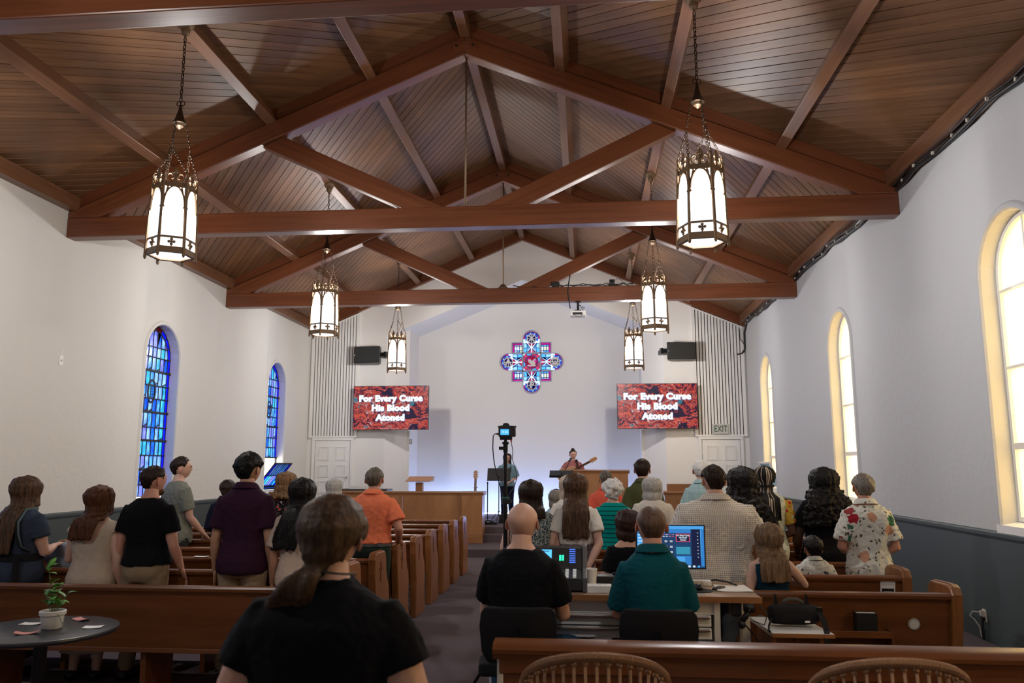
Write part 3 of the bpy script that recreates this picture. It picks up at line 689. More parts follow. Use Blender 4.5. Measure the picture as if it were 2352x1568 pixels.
for s, lab in ((-1, 'wall screen with lyrics on the stained glass side, partly over the white slats'), (1, 'wall screen with lyrics beside the exit sign')):
    xc = s * 3.235
    t = thing('television', lab, 'screen', (xc, YF - .27, 3.085), s * .025, group='lyric screens')
    obj('casing', MB().box((-.95, 0, -.54), (.95, .055, .54)).box((-.5, .05, -.35), (.5, .09, .3)), M_['black'], t, bevel=.004)
    sc = obj('screen', MB().box((-.94, -.004, -.53), (.94, .004, .53)), M_['slide'], t)
    for k, (ln, z) in enumerate(zip(LYR, (.225, -.01, -.245))):
        mb = text_mb(ln, .205, .0145, .002, space=1.09); M = Matrix.Translation((0, -.009, z)) @ Matrix.Diagonal((1.06, 1, 1, 1))
        obj('lettering', MB().add(mb, M), M_['lyric'], sc)
        obj('letter_shadow', MB().add(mb, Matrix.Translation((.012, -.0062, z - .012)) @ Matrix.Diagonal((1.06, 1, 1, 1))), M_['lyric_glow'], sc)
    obj('wall_arm', MB().box((-s * .0 - .25, .08, -.2), (.25, .262, -.16)).box((-.25, .08, .1), (.25, .262, .14)), M_['black_metal'], t)
# led strip along the foot of the chancel wall
t = thing('light_strip', 'glowing white light strip at the foot of the chancel wall', 'lamp', (0, YC1 - .40, .45))
obj('housing', MB().box((-2.6, -.03, 0), (2.6, .03, .025)), M_['white_metal'], t)
obj('diffuser', MB().box((-2.58, -.025, .025), (2.58, .025, .045)), plain('led_diffuser', (.9, .9, 1), .5, emit=(0.30, 0.48, 1.0), es=60.0), t)

# ------------------------------------------------------------------ lanterns
def link_mb(M, L=.04, w=.022, r=.0035):
    n = 10; mb = MB(); hl = L / 2 - w / 2
    pts = [(w / 2 * math.cos(2 * PI * k / n), 0, w / 2 * math.sin(2 * PI * k / n) + (hl if math.sin(2 * PI * k / n) >= 0 else -hl)) for k in range(n)]
    return MB().add(mb.tube(pts, r, 5, closed=True), M)
def chain(a, b, L=.04, w=.022, r=.0035):
    a, b = V(a), V(b); n = max(2, int((b - a).length / (L * .78))); mb = MB(); d = (b - a).normalized()
    for k in range(n):
        p = a.lerp(b, (k + .5) / n); Q = d.to_track_quat('Z', 'X').to_matrix().to_4x4() @ Matrix.Rotation(PI / 2 * (k % 2), 4, 'Z'); Q.translation = p
        mb.add(link_mb(Matrix.Identity(4), L, w, r), Q)
    return mb
def lantern():
    t = thing('lantern', '', 'lantern', (0, 0, 0), 0, 'hanging lanterns')
    Z0 = 0.0     # local origin: bottom of the glass body
    rt, rb, H = .205, .232, .70       # circumradius at top and bottom of the panes
    hexp = lambda r, z, k: V((r * math.cos(PI / 3 * k + PI / 6), r * math.sin(PI / 3 * k + PI / 6), z))
    for k in range(6):
        a, b, c, d = hexp(rb * .965, .04, k), hexp(rb * .965, .04, k + 1), hexp(rt * .965, H - .03, k + 1), hexp(rt * .965, H - .03, k)
        ctr = (a + b + c + d) / 4; nin = V((ctr.x, ctr.y, 0)).normalized() * .005
        obj('pane', MB().rings([[a, b, c, d], [a - nin, b - nin, c - nin, d - nin]]), M_['opal'], t)
    obj('top_pane', MB().rings([[hexp(rt * .95, H - .02, k) for k in range(6)], [hexp(rt * .95, H - .014, k) for k in range(6)]]), M_['opal'], t)
    obj('bottom_pane', MB().rings([[hexp(rb * .84, .012, k) for k in range(6)], [hexp(rb * .84, .018, k) for k in range(6)]]), M_['opal'], t)
    fr = MB(); crown = MB()
    for k in range(6):
        fr.tube([hexp(rb, -.03, k), hexp(rt, H + .06, k)], .0155, 6)
        fr.ball(hexp(rb, -.035, k), .012, 8, 5); 
        A = lambda z: hexp(rb + (rt - rb) * z / H, z, k); B = lambda z: hexp(rb + (rt - rb) * z / H, z, k + 1)
        for z, h in ((.035, .024), (.155, .010), (H - .008, .026)):
            fr.rings([[A(z - h), A(z + h), A(z + h) * 1.0 - V((A(z).x, A(z).y, 0)) * .06, A(z - h) - V((A(z).x, A(z).y, 0)) * .06], [B(z - h), B(z + h), B(z + h) - V((B(z).x, B(z).y, 0)) * .06, B(z - h) - V((B(z).x, B(z).y, 0)) * .06]])
        P = lambda u, z: A(z).lerp(B(z), u) * 1.0 + V((0, 0, 0))
        # bottom rim flange
        fr.rings([[hexp(rb * 1.02, .0, k), hexp(rb * 1.02, .014, k), hexp(rb * .82, .014, k), hexp(rb * .82, .0, k)], [hexp(rb * 1.02, .0, k + 1), hexp(rb * 1.02, .014, k + 1), hexp(rb * .82, .014, k + 1), hexp(rb * .82, .0, k + 1)]])
        # quatrefoil boss between two bars
        fr.tube([P(.5, .06), P(.5, .15)], .008, 4)
        for du, dz in ((-.10, 0), (.10, 0), (0, .024), (0, -.024)): fr.ball(P(.5 + du, .105 + dz), .016, 8, 5)
        fr.tube([P(.34, .105), P(.66, .105)], .006, 4)
        # pointed arch
        top = H - .03; spr = .47
        for s in (-1, 1):
            arc = [P(.5 + s * .45 * (1 - (j / 8.0) ** 1.9), spr + (top - spr) * math.sin(j / 8.0 * PI / 2) ** .95) for j in range(9)]
            fr.tube(arc, .0115, 5); fr.ball(P(.5 + s * .45, spr - .012), (.018, .018, .013), 8, 5)
            fr.tube([P(.5 + s * .22, top - .03), P(.5 + s * .34, top - .045), P(.5 + s * .40, top - .10)], .009, 4)
            fr.tube([P(.5 + s * .30, top), P(.5 + s * .35, top - .055)], .009, 4)
        # scroll crown
        zc = H + .015
        for s in (-1, 1):
            sp = [P(.5 + s * (.22 + .17 * math.cos(a) * (1 - a / 9)), zc + .052 + .045 * math.sin(a) * (1 - a / 9)) for a in [j * .55 - 1.4 for j in range(11)]]
            crown.tube(sp, .0085, 5); crown.tube([P(.5 + s * .05, zc), P(.5 + s * .03, zc + .07), P(.5 + s * .13, zc + .105)], .0075, 5)
        crown.tube([P(.5, zc), P(.5, zc + .10)], .010, 5); crown.ball(P(.5, zc + .125), (.014, .014, .03), 8, 6); crown.ball(P(.42, zc + .11), .012, 6, 5); crown.ball(P(.58, zc + .11), .012, 6, 5)
        crown.tube([hexp(rt, H, k), hexp(rt, H + .10, k)], .011, 5); crown.ball(hexp(rt, H + .11, k), (.012, .012, .02), 6, 5)
    obj('frame', fr, M_['bronze'], t, smooth='auto'); obj('crown', crown, M_['bronze'], t, smooth='auto')
    zc = 1.40    # cone rim
    obj('cone_cap', MB().lathe([(.0, zc + .20), (.010, zc + .20), (.022, zc + .13), (.052, zc + .03), (.064, zc + .012), (.066, zc), (.058, zc - .006), (.05, zc + .004), (0, zc + .01)], 18), M_['bronze_dark'], t, smooth='auto')
    obj('inner_cup', MB().lathe([(0, zc + .005), (.045, zc + .005), (.04, zc - .03), (.022, zc - .045), (.008, zc - .06), (0, zc - .062)], 14), M_['bronze'], t, smooth='auto')
    for k in range(3):
        a = 2 * PI * k / 3 + PI / 6; rim = V((.062 * math.cos(a), .062 * math.sin(a), zc)); rg = V((.115 * math.cos(a), .115 * math.sin(a), zc - .27))
        hg = chain(rim, rg.lerp(rim, .12), .036, .018, .003); hg.tube([rg + V((.026 * math.cos(q) * -math.sin(a), .026 * math.cos(q) * math.cos(a), .026 * math.sin(q))) for q in [2 * PI * j / 12 for j in range(12)]], .0035, 5, closed=True)
        for kk in (2 * k, 2 * k + 1): hg.add(chain(rg - V((0, 0, .025)), hexp(rt, H + .12, kk), .042, .021, .0032))
        obj('hanging_chain', hg, M_['bronze_dark'], t)
    mc = chain((0, 0, zc + .24), (0, 0, 2.34), .05, .026, .0045)
    for s in (-1, 1): mc.tube([(s * (.022 + .022 * math.cos(q)), 0, zc + .215 + .024 * math.sin(q)) for q in [2 * PI * j / 10 for j in range(10)]], .005, 5, closed=True)
    obj('main_chain', mc, M_['bronze_dark'], t)
    obj('canopy', MB().lathe([(0, 2.52), (.085, 2.52), (.088, 2.50), (.07, 2.455), (.045, 2.435), (.042, 2.40), (.034, 2.375), (.012, 2.36), (.012, 2.33), (0, 2.33)], 20), M_['bronze'], t, smooth='auto')
    return t
LN = lantern()
lrot = [-.016, .373, .073, -.09, .235, -.06, 0, 0]
lspec = [(-2.56, 7.36, 'white lit lantern hanging nearest the stained glass wall, largest on that side'), (2.65, 7.36, 'white lit lantern nearest the daylight windows, largest of all in view'),
         (-2.60, 12.19, 'mid-size lit lantern hanging before the farther beam on the stained glass side'), (2.61, 12.19, 'mid-size lit lantern hanging before the farther beam on the daylight side'),
         (-2.58, 17.05, 'small lit lantern over the stage steps next to the loudspeaker on the stained glass side'), (2.58, 17.05, 'small lit lantern over the stage steps next to the loudspeaker near the exit sign'),
         (-2.60, 2.53, 'lit lantern added unseen in the rear bay overhead on the stained glass side'), (2.60, 2.53, 'lit lantern added unseen in the rear bay overhead on the daylight side')]  # rear pair is out of view, added to brighten people's backs
for i, (x, y, lab) in enumerate(lspec):
    o = LN if i == 0 else dup(LN)
    o.location = (x, y, 3.735); o.rotation_euler = (0, 0, lrot[i]); o['label'] = lab
    lamp('lantern_light', 'POINT', (x, y, 3.735 + .46), LAMP_W * (1 if i < 6 else .75), (1.0, 0.955, 0.92), shadow_soft_size=.07)  # also lights the added rear pair, at reduced power

# ------------------------------------------------------------------ gear on the farther truss
BZ = 4.99; BY = TR[2]
t = thing('projector', 'white projector hanging under the farther roof beam', 'projector', (1.42, BY - .02, 4.49))
obj('housing', MB().box((-.145, -.12, -.06), (.145, .13, .035)), M_['white_metal'], t, bevel=.012)
obj('port_panel', MB().box((-.10, -.124, -.045), (.08, -.119, .0)), M_['black'], t)
obj('lens', MB().lathe([(.0, .0), (.035, .0), (.035, .03), (.0, .03)], 14, M=Matrix.Translation((.06, .13, -.01)) @ Matrix.Rotation(-PI / 2, 4, 'X')), M_['black'], t)
obj('mount', MB().tube([(0, 0, .035), (0, 0, .225)], .022, 10).box((-.06, -.05, .03), (.06, .05, .06)).box((-.05, -.05, .205), (.05, .05, .225)), M_['black_metal'], t)
obj('cable', MB().tube([(-.02, -.10, .16), (.05, -.12, .12), (.09, -.13, .04), (.12, -.135, .08), (.08, -.13, .10)], .007, 6).tube([(-.09, -.12, -.02), (-.03, -.16, -.095), (.05, -.15, -.09), (.09, -.12, -.03)], .004, 6), M_['black'], t)
def wav(x0, x1, y, z, n, a=.012, sd=0):
    r = random.Random(sd); return [(x0 + (x1 - x0) * k / n, y + r.uniform(-.01, .01), z + r.uniform(0, a)) for k in range(n + 1)]
t = obj('cable_run', MB().tube(wav(.2, 2.45, BY - .06, BZ + .012, 22, .05, 1), .010, 6).tube(wav(.9, 2.3, BY - .03, BZ + .012, 16, .06, 2), .008, 6), M_['black'], smooth=True); tag(t, 'black cables lying along the top of the farther roof beam', 'cable')
t = thing('power_box', 'black box with a hanging strap on top of the farther roof beam', 'box', (.98, BY - .05, BZ))
obj('case', MB().box((-.05, -.05, 0), (.10, .05, .10)), M_['black'], t, bevel=.01)
obj('strap', MB().rings([[(p[0] - .01, p[1], p[2]), (p[0] + .01, p[1], p[2]), (p[0] + .01, p[1] + .004, p[2]), (p[0] - .01, p[1] + .004, p[2])] for p in [(.30, -.04, .22), (.27, -.058, .05), (.255, -.062, -.10), (.28, -.064, -.30), (.295, -.066, -.42)]]), M_['black'], t)
t = thing('small_camera', 'small black camera with lens standing on the farther roof beam', 'camera', (2.06, BY - .04, BZ))
obj('body', MB().box((-.05, -.03, .04), (.05, .03, .13)), M_['black'], t, bevel=.008)
obj('lens', MB().lathe([(0, .0), (.03, 0), (.03, .05), (0, .05)], 12, M=Matrix.Translation((0, -.03, .085)) @ Matrix.Rotation(PI / 2, 4, 'X')), M_['black_metal'], t)
obj('base', MB().box((-.07, -.04, 0), (.11, .04, .04)), M_['black_metal'], t, bevel=.005)
obj('wire', MB().tube([(.04, 0, .10), (.10, 0, .15), (.17, 0, .12), (.24, 0, .03), (.32, 0, .01)], .005, 6), M_['black'], t)
t = obj('rod_boss', MB().lathe([(0, .09), (.02, .09), (.05, .07), (.075, .03), (.10, .012), (.10, 0), (0, 0)], 16), M_['bronze'], loc=(0.01, BY - .03, BZ), smooth='auto'); tag(t, 'brown domed boss at the foot of the rod on the farther roof beam', 'fitting')
# cable loom along the right-hand eave
pts = [(HW - .05 - .03 * math.sin(k * 1.7), 4.0 + k * .42, 5.045 - .02 * (k % 2) - (.05 * max(0, math.sin(k * .45 + .4)))) for k in range(37)]
t = thing('cable_loom', 'black cable bundle clipped along the eave of the daylight wall', 'cable', (0, 0, 0))
lm = MB().tube(pts, [.024 + .010 * math.sin(k * 2.1) for k in range(37)], 7)
lm.tube([(p[0] - .03, p[1] + .1, p[2] + .045) for p in pts], .012, 6)
lm.tube([(HW - .03, 19.1, 5.0), (HW - .03, 19.38, 4.85), (HW - .03, 19.42, 4.45), (HW - .10, 19.42, 4.35), (HW - .22, 19.42, 4.33)], .02, 7)
lm.tube([(HW - .14, 19.38, 4.95), (HW - .13, 19.40, 4.7), (HW - .02, 19.42, 4.55), (HW - .04, 19.42, 4.38), (HW - .16, 19.42, 4.335)], .010, 6)
obj('cable', lm, M_['black'], t, smooth=True)
for k in range(2, 36, 1): obj('clip', MB().box((-.012, -.012, -.02), (.012, .012, .012)), M_['ivory'], t, loc=(pts[k][0] - .028, pts[k][1], pts[k][2] + .015))
t = thing('wall_switch', 'small white switch plate on the bare plaster near the first stained window', 'switch', (-HW, 9.90, 3.06))
obj('plate', MB().box((0, -.04, -.065), (.008, .04, .065)), M_['trim_white'], t, bevel=.002); obj('toggle', MB().box((.008, -.006, -.012), (.02, .006, .012)), M_['ivory'], t)
obj('conduit', MB().box((0, -.006, .065), (.006, .006, .16)), M_['trim_white'], t)
t = thing('wall_outlet', 'ivory power outlet with a grey plug low on the dark wainscot', 'outlet', (HW - .012, 8.48, .235))
obj('plate', MB().box((-.008, -.038, -.06), (0, .038, .06)), M_['ivory'], t, bevel=.002)
obj('plug', MB().box((-.045, -.018, .0), (-.008, .018, .045)).tube([(-.045, 0, .03), (-.10, .03, .035), (-.12, .05, -.01), (-.09, .03, -.04), (-.06, .0, -.10), (-.05, 0, -.2)], .006, 6), M_['ivory'], t)
obj('black_plug', MB().box((-.04, -.018, -.05), (-.008, .018, -.015)).tube([(-.03, 0, -.05), (-.03, 0, -.225)], .012, 6), M_['black'], t)
t = thing('light_switch', 'grey switch plate on the white chancel corner next to the lectern', 'switch', (-2.86, YC0 - .022, 2.28))
obj('plate', MB().box((-.035, -.006, -.06), (.035, 0, .06)), M_['grey_sign'], t); obj('rocker', MB().box((-.012, -.012, -.03), (.012, -.006, .03)), M_['chrome'], t)
# ------------------------------------------------------------------ pews
PH = .84
def pew(label, xa, xb, yr, ends=(1, 1), group='pews', racks=(), pal='pew', low=.385, rz_=.40):
    xm = (xa + xb) / 2; L = (xb - xa) / 2
    t = thing('pew', label, 'pew', (xm, yr, 0), 0, group)
    obj('backrest', MB().prism([(.012, PH - .035), (.042, PH - .035), (.142, .44), (.125, low), (.085, low)], -L, L, 0), M_[pal], t, bevel=.004)
    obj('top_rail', MB().prism([(-.012, PH - .038), (-.016, PH - .018), (-.008, PH - .004), (.02, PH + .002), (.05, PH - .006), (.056, PH - .022), (.048, PH - .04)], -L, L, 0), M_[pal], t, smooth='auto')
    obj('bottom_rail', MB().prism([(.075, low - .02), (.13, low - .02), (.13, low + .012), (.10, low + .018), (.078, low + .012)], -L, L, 0), M_[pal], t, bevel=.004)
    obj('seat', MB().prism([(.12, .425), (.56, .44), (.575, .43), (.57, .405), (.12, .395)], -L, L, 0), M_[pal], t, bevel=.006)
    n = max(1, int(2 * L / 1.6))
    for k in range(1, n + 1):
        x = -L + 2 * L * k / (n + 1)
        obj('support', MB().prism([(.14, 0), (.50, 0), (.53, .40), (.12, .40)], x - .02, x + .02, 0), M_[pal], t)
    for s, on in zip((-1, 1), ends):
        if not on: continue
        x = s * L
        prof = [(.06, 0), (.56, 0), (.56, .13), (.52, .18), (.52, .44), (.50, .55), (.43, .62), (.39, .70), (.375, .80), (.355, .855), (.31, .884), (.05, .892), (.005, .875), (-.02, .83), (-.012, .70), (.05, .40), (.06, .2)]
        e = obj('end_panel', MB().prism(prof, x - .036, x + .036, 0), M_['pew_end'], t, bevel=.010)
        cx = x + s * .037
        band = [(.361, .858), (.313, .890), (.05, .898), (.001, .88), (-.026, .832), (-.018, .78), (-.006, .78), (-.012, .828), (.01, .866), (.052, .884), (.305, .876), (.348, .85)]
        obj('edge_band', MB().prism(band, x - .012, x + .012, 0), M_['pew_end'], e)
        obj('cross_relief', MB().box((min(cx - .004, cx), .165, .62), (max(cx + .004, cx), .185, .80)).box((min(cx - .004, cx), .125, .725), (max(cx + .004, cx), .225, .745)), M_['pew'], e)
    for xr in racks:
        r = MB().box((xr - xm - .30, -.055, rz_), (xr - xm + .30, .06, rz_ + .015)).box((xr - xm - .30, -.06, rz_ - .01), (xr - xm + .30, -.045, rz_ + .035))
        for q in (-.31, .30): r.box((xr - xm + q, -.06, rz_ - .16), (xr - xm + q + .012, .07, rz_ + .04))
        r.box((xr - xm - .30, -.05, rz_ - .15), (xr - xm + .30, .08, rz_ - .138))
        obj('book_rack', r, M_[pal], t, bevel=.003)
    return t
ROW = [5.60 + .866 * k for k in range(9)]
LN_ = ['rearmost', 'second', 'third', 'fourth', 'fifth', 'sixth', 'seventh', 'eighth', 'frontmost']
who = ['long brown pew with its wide back facing the round black table', 'pew right in front of the row with the maroon polo man', 'pew whose aisle end stands just behind the man in the orange shirt', 'pew whose aisle end the man in the orange shirt grips',
       'fifth pew from the round table on the stained glass side, cross on its aisle end', 'sixth pew from the round table on the stained glass side', 'seventh pew from the round table on the stained glass side', 'eighth pew from the round table on the stained glass side', 'frontmost pew on the stained glass side, nearest the wooden choir rail']
for k in range(9):
    pew(who[k], -4.05, -.42 if k else -.45, ROW[k], (1, 1 if k else 0), 'pews on the stained glass side', racks=() if k in (0,) else (-3.0, -1.3))
whoR = ['brown pew behind the desk with the round white sticker on its back', 'brown pew in front of the boy and girl with a white card on its back', 'pew the woman in black rests her hand on', 'fourth pew ahead of the desk on the daylight side', 'fifth pew ahead of the desk on the daylight side', 'sixth pew ahead of the desk on the daylight side', 'seventh pew ahead of the desk on the daylight side', 'frontmost pew on the daylight side']
RR = [5.74, 6.60, 7.46, 8.33, 9.19, 10.06, 10.93, 11.80]
for k in range(8):
    pew(whoR[k], 2.62 if k == 0 else 1.0, 3.98 if k else 3.97, RR[k], (0 if k == 0 else 1, 1), 'pews on the daylight side', racks=(3.22,) if k == 0 else (2.4, 3.4), rz_=.565 if k == 0 else .42)
# low panelled screen behind the desk, moulded cap
SY = 4.16; xa, xb = 1.09, 4.6
t = thing('pew_screen', 'low wooden screen with a moulded cap running across behind the two seated men', 'screen', ((xa + xb) / 2, SY, 0)); L = (xb - xa) / 2
cap = [(-.05, .735), (-.058, .76), (-.075, .765), (-.078, .785), (-.06, .80), (-.04, .812), (.06, .815), (.07, .80), (.07, .785), (.05, .765), (.045, .735)]
obj('cap_moulding', MB().prism(cap, -L - .03, L, 0), M_['pew'], t, smooth='auto')
obj('frieze_board', MB().box((-L, -.045, .665), (L, .04, .74)), M_['pew'], t, bevel=.006)
for k in range(2): obj('panel_board', MB().box((-L + k * L + .004, -.03, .02), (-L + (k + 1) * L - .004, .03, .665)), M_['pew'], t)
obj('end_stile', MB().box((-L - .01, -.04, 0), (-L + .02, .04, .735)), M_['ivory'], t, bevel=.004)
obj('base_rail', MB().box((-L, -.05, 0), (L, .05, .06)), M_['pew'], t)

# ------------------------------------------------------------------ papers, books and cards on the pews
def flat_paper(x, y, z, rz, w, h, mat, label, curl=.004, name='paper_sheet', cat='paper', group=None, seg=5):
    R = []
    for k in range(seg + 1):
        u = k / seg - .5; zz = curl * (4 * u * u)
        R.append([(u * w, -h / 2, zz), (u * w, h / 2, zz), (u * w, h / 2, zz + .0012), (u * w, -h / 2, zz + .0012)])
    o = obj(name, MB().rings(R), mat, loc=(x, y, z)); o.rotation_euler = (0, 0, rz); tag(o, label, cat, group); return o
def bible(x, y, z, label, lean=0.0, rz=0.0, w=.15, h=.21, th=.045, flat=False, mat='black'):
    t = thing('book', label, 'book', (x, y, z), rz, 'books in the pew racks')
    mb = MB().box((-w / 2, -th / 2, 0), (-w / 2 + .008, th / 2, h)).box((-w / 2, -th / 2, 0), (w / 2, -th / 2 + .004, h)).box((-w / 2, th / 2 - .004, 0), (w / 2, th / 2, h))
    obj('cover', mb, M_[mat], t); obj('pages', MB().box((-w / 2 + .008, -th / 2 + .004, .004), (w / 2 - .006, th / 2 - .004, h - .004)), M_['paper'], t)
    t.rotation_euler = (lean, 0, rz); return t
bible(3.37, RR[0] - .012, .581, 'black book standing in the rack beside the round white sticker', .10, 0, .14, .135, .05)
flat_paper(3.17, RR[0] - .02, .582, .02, .20, .03, M_['paper'], 'white booklet edge lying in the pew rack behind the black camera bag', name='booklet', cat='booklet')
bible(3.33, RR[1] - .01, .60, 'dark book with pale page edges on the pew back beside the girl in teal', .10, 0, .16, .12, .04)
t = thing('giving_card', 'white giving card with a black block on the pew back by the wall', 'card', (3.84, RR[1] + .014, .735))
obj('card', MB().box((-.055, 0, -.075), (.055, .003, .075)), M_['paper'], t); t.rotation_euler = (.172, 0, 0); obj('black_block', MB().box((-.045, -.002, -.052), (.045, .001, .008)), M_['black'], t)
obj('lettering', MB().add(text_mb('GIVING', .028, .0005, .0005), Matrix.Translation((0, -.002, .045))), M_['grey_sign'], t)
obj('white_line', MB().box((-.03, -.0035, -.02), (.03, -.002, -.014)).box((-.03, -.0035, -.036), (.02, -.002, -.032)), M_['paper'], t)
t = thing('round_sticker', 'plain round white sticker on the back of the pew by the daylight wall', 'sticker', (3.70, RR[0] + .040, .635))
ST = Matrix.Translation((0, -.006, 0)) @ Matrix.Rotation(.172, 4, 'X')
obj('disc', MB().lathe([(0, 0), (.038, 0), (.038, .004), (0, .004)], 28, M=ST @ Matrix.Rotation(PI / 2, 4, 'X')), plain('sticker_grey', (.60, .58, .55), .6), t)
obj('ring', MB().tube([ST @ V((.033 * math.cos(2 * PI * k / 28), -.004, .033 * math.sin(2 * PI * k / 28))) for k in range(28)], .0016, 4, closed=True), M_['black'], t)
t = obj('round_sticker', MB().lathe([(0, 0), (.038, 0), (.038, .004), (0, .004)], 28, M=ST @ Matrix.Rotation(PI / 2, 4, 'X')), plain('sticker_dim', (.20, .19, .18), .6), loc=(2.70, RR[0] + .040, .64)); tag(t, 'dim round sticker half hidden beside the desk leg', 'sticker')
for (x, k, rz, mat, lab) in ((-2.05, 2, .1, 'paper', 'white slip on the pew rail next to the man in the black tee'), (-1.86, 2, -.05, 'pink_paper', 'pale pink slip on the pew rail next to the man in the black tee'), (-1.66, 2, .03, 'paper', 'white slip on the pew rail near the maroon polo man'), (-2.0, 3, .0, 'paper', 'white slip on the rail one pew ahead of the other slips')):
    flat_paper(x, ROW[k] + .02, PH + .003, rz, .13, .06, M_[mat], lab, .003, group='slips on the pew rails')
flat_paper(-.80, ROW[1] + .02, PH + .003, 0, .10, .05, M_['paper'], 'white slip on the pew rail behind the maroon polo man', .003, group='slips on the pew rails')
for k, x in ((1, -.63), (2, -.60), (3, -.58), (4, -.58)):
    t = thing('giving_card', 'white giving card on the aisle end of a pew back, %s' % ['', 'nearest the ponytail woman', 'behind the orange polo', 'under the gripping hand', 'fourth pew up'][k], 'card', (x, ROW[k] + .018, .74), 0, 'giving cards at the aisle')
    t.rotation_euler = (.172, 0, 0); obj('card', MB().box((-.045, 0, -.05), (.045, .003, .05)), M_['paper'], t); obj('black_block', MB().box((-.035, -.002, -.04), (.035, .001, -.005)), M_['black'], t)
    obj('lettering', MB().add(text_mb('GIVING', .022, .0005, .0005), Matrix.Translation((0, -.002, .028))), M_['grey_sign'], t)
# pale blue jacket over a pew back
def blob_mesh(seed, pts, vox=.02):
    mb = MB(); r = random.Random(seed)
    for p, s in pts: mb.ball(p, s, 12, 8)
    return mb

# ------------------------------------------------------------------ round table, plant, slips
t = thing('round_table', 'round black pedestal table with a potted plant, cut by the frame', 'table', (-1.72, 4.69, 0))
obj('table_top', MB().lathe([(0, .72), (.405, .72), (.418, .716), (.42, .705), (.41, .690), (0, .690)], 56), plain('black_laminate', (0.022, 0.026, 0.032), .33, spec=.5), t, smooth='auto')
obj('column', MB().lathe([(0, 0.02), (.038, .02), (.038, .69), (0, .69)], 16), M_['black_metal'], t, smooth='auto')
obj('base_plate', MB().lathe([(0, 0), (.26, 0), (.26, .012), (.06, .03), (.038, .06), (0, .06)], 32), M_['black_metal'], t, smooth='auto')
t = thing('potted_plant', 'small green leafy plant in a white ceramic pot on the round table', 'plant', (-1.66, 4.69, .721))
obj('pot', MB().lathe([(0, .0), (.050, 0), (.056, .006), (.064, .075), (.072, .08), (.074, .10), (.066, .105), (.060, .10), (.058, .085), (0, .082)], 28), plain('white_ceramic', (.62, .60, .57), .45, bump=.05, bscale=200), t, smooth='auto')
obj('soil', MB().lathe([(0, .088), (.058, .088), (.058, .083), (0, .083)], 20), plain('soil', (.02, .013, .008), .95, bump=.8, bscale=200), t)
leafm = NT('leaf_green'); leafm.p(Base_Color=leafm.mix(leafm.rnd(), (.06, .22, .02), (.14, .40, .04)), Roughness=.4); leafm.set(leafm.b, 'Transmission Weight', 0.0); leafm = leafm.m
rl = random.Random(5)
def leaf_mb(L, w):
    mb = MB(); R = []
    for k in range(7):
        u = k / 6; ww = w * math.sin(PI * min(1, u * .93 + .05)) ** .8 * (1 - .25 * u); z = -.25 * L * u * u
        R.append([(-ww, u * L, z + .15 * ww), (0, u * L, z - .05 * ww), (ww, u * L, z + .15 * ww), (0, u * L, z - .05 * ww - .0012)])
    return mb.rings(R)
stems = MB(); tips = []
for k, (dx, dy, h, n) in enumerate(((-.03, 0, .27, 6), (-.01, .02, .17, 5), (.02, -.01, .16, 5), (.05, .01, .12, 4), (.035, -.02, .10, 4), (-.045, .01, .13, 4), (.0, -.02, .14, 4))):
    pts = [(dx * .25 + dx * u * 1.4, dy * u, .085 + h * u) for u in (0, .25, .5, .75, 1)]; stems.tube(pts, .0022, 5)
    for j in range(n):
        u = .35 + .65 * j / (n - 1); tips.append((V((dx * .25 + dx * u * 1.4, dy * u, .085 + h * u)), rl.uniform(0, 6.28), 1.0 if k else (.8 if j > 2 else 1)))
stems.tube([(.03, -.03, .10), (.075, -.05, .08), (.11, -.06, .03), (.15, -.05, .006), (.16, -.045, .004)], .002, 5)
obj('stem', stems, plain('stem_green', (.07, .13, .03), .6), t)
LB = [leaf_mb(.066, .026).mesh('leaf', leafm, True), leaf_mb(.055, .021).mesh('leaf', leafm, True)]
for p, a, sc in tips:
    M = Matrix.Translation(p) @ Matrix.Rotation(a, 4, 'Z') @ Matrix.Rotation(rl.uniform(-.1, .9), 4, 'X') @ Matrix.Scale(sc * rl.uniform(.8, 1.15), 4)
    link('leaf', LB[rl.randint(0, 1)], t, M=M)
for sgn, tz in ((1, .36), (-1, .33)): link('leaf', LB[1], t, M=Matrix.Translation((-.045, 0, tz)) @ Matrix.Rotation(.4 * sgn, 4, 'Y') @ Matrix.Rotation(1.35, 4, 'X'))
flat_paper(-1.64, 4.95, .722, -.35, .105, .065, M_['pink_paper'], 'pink slip behind the plant pot on the round table', .010, group='slips on the round table')
flat_paper(-1.43, 4.74, .722, .25, .105, .075, M_['paper'], 'white slip near the rim of the round table', .003, group='slips on the round table')
flat_paper(-1.87, 4.80, .722, .1, .115, .07, M_['paper'], 'white slip beside the plant pot toward the frame edge', .003, group='slips on the round table')
flat_paper(-1.70, 4.53, .722, .4, .125, .06, M_['pink_paper'], 'pink slip in front of the plant pot on the round table', .012, group='slips on the round table')

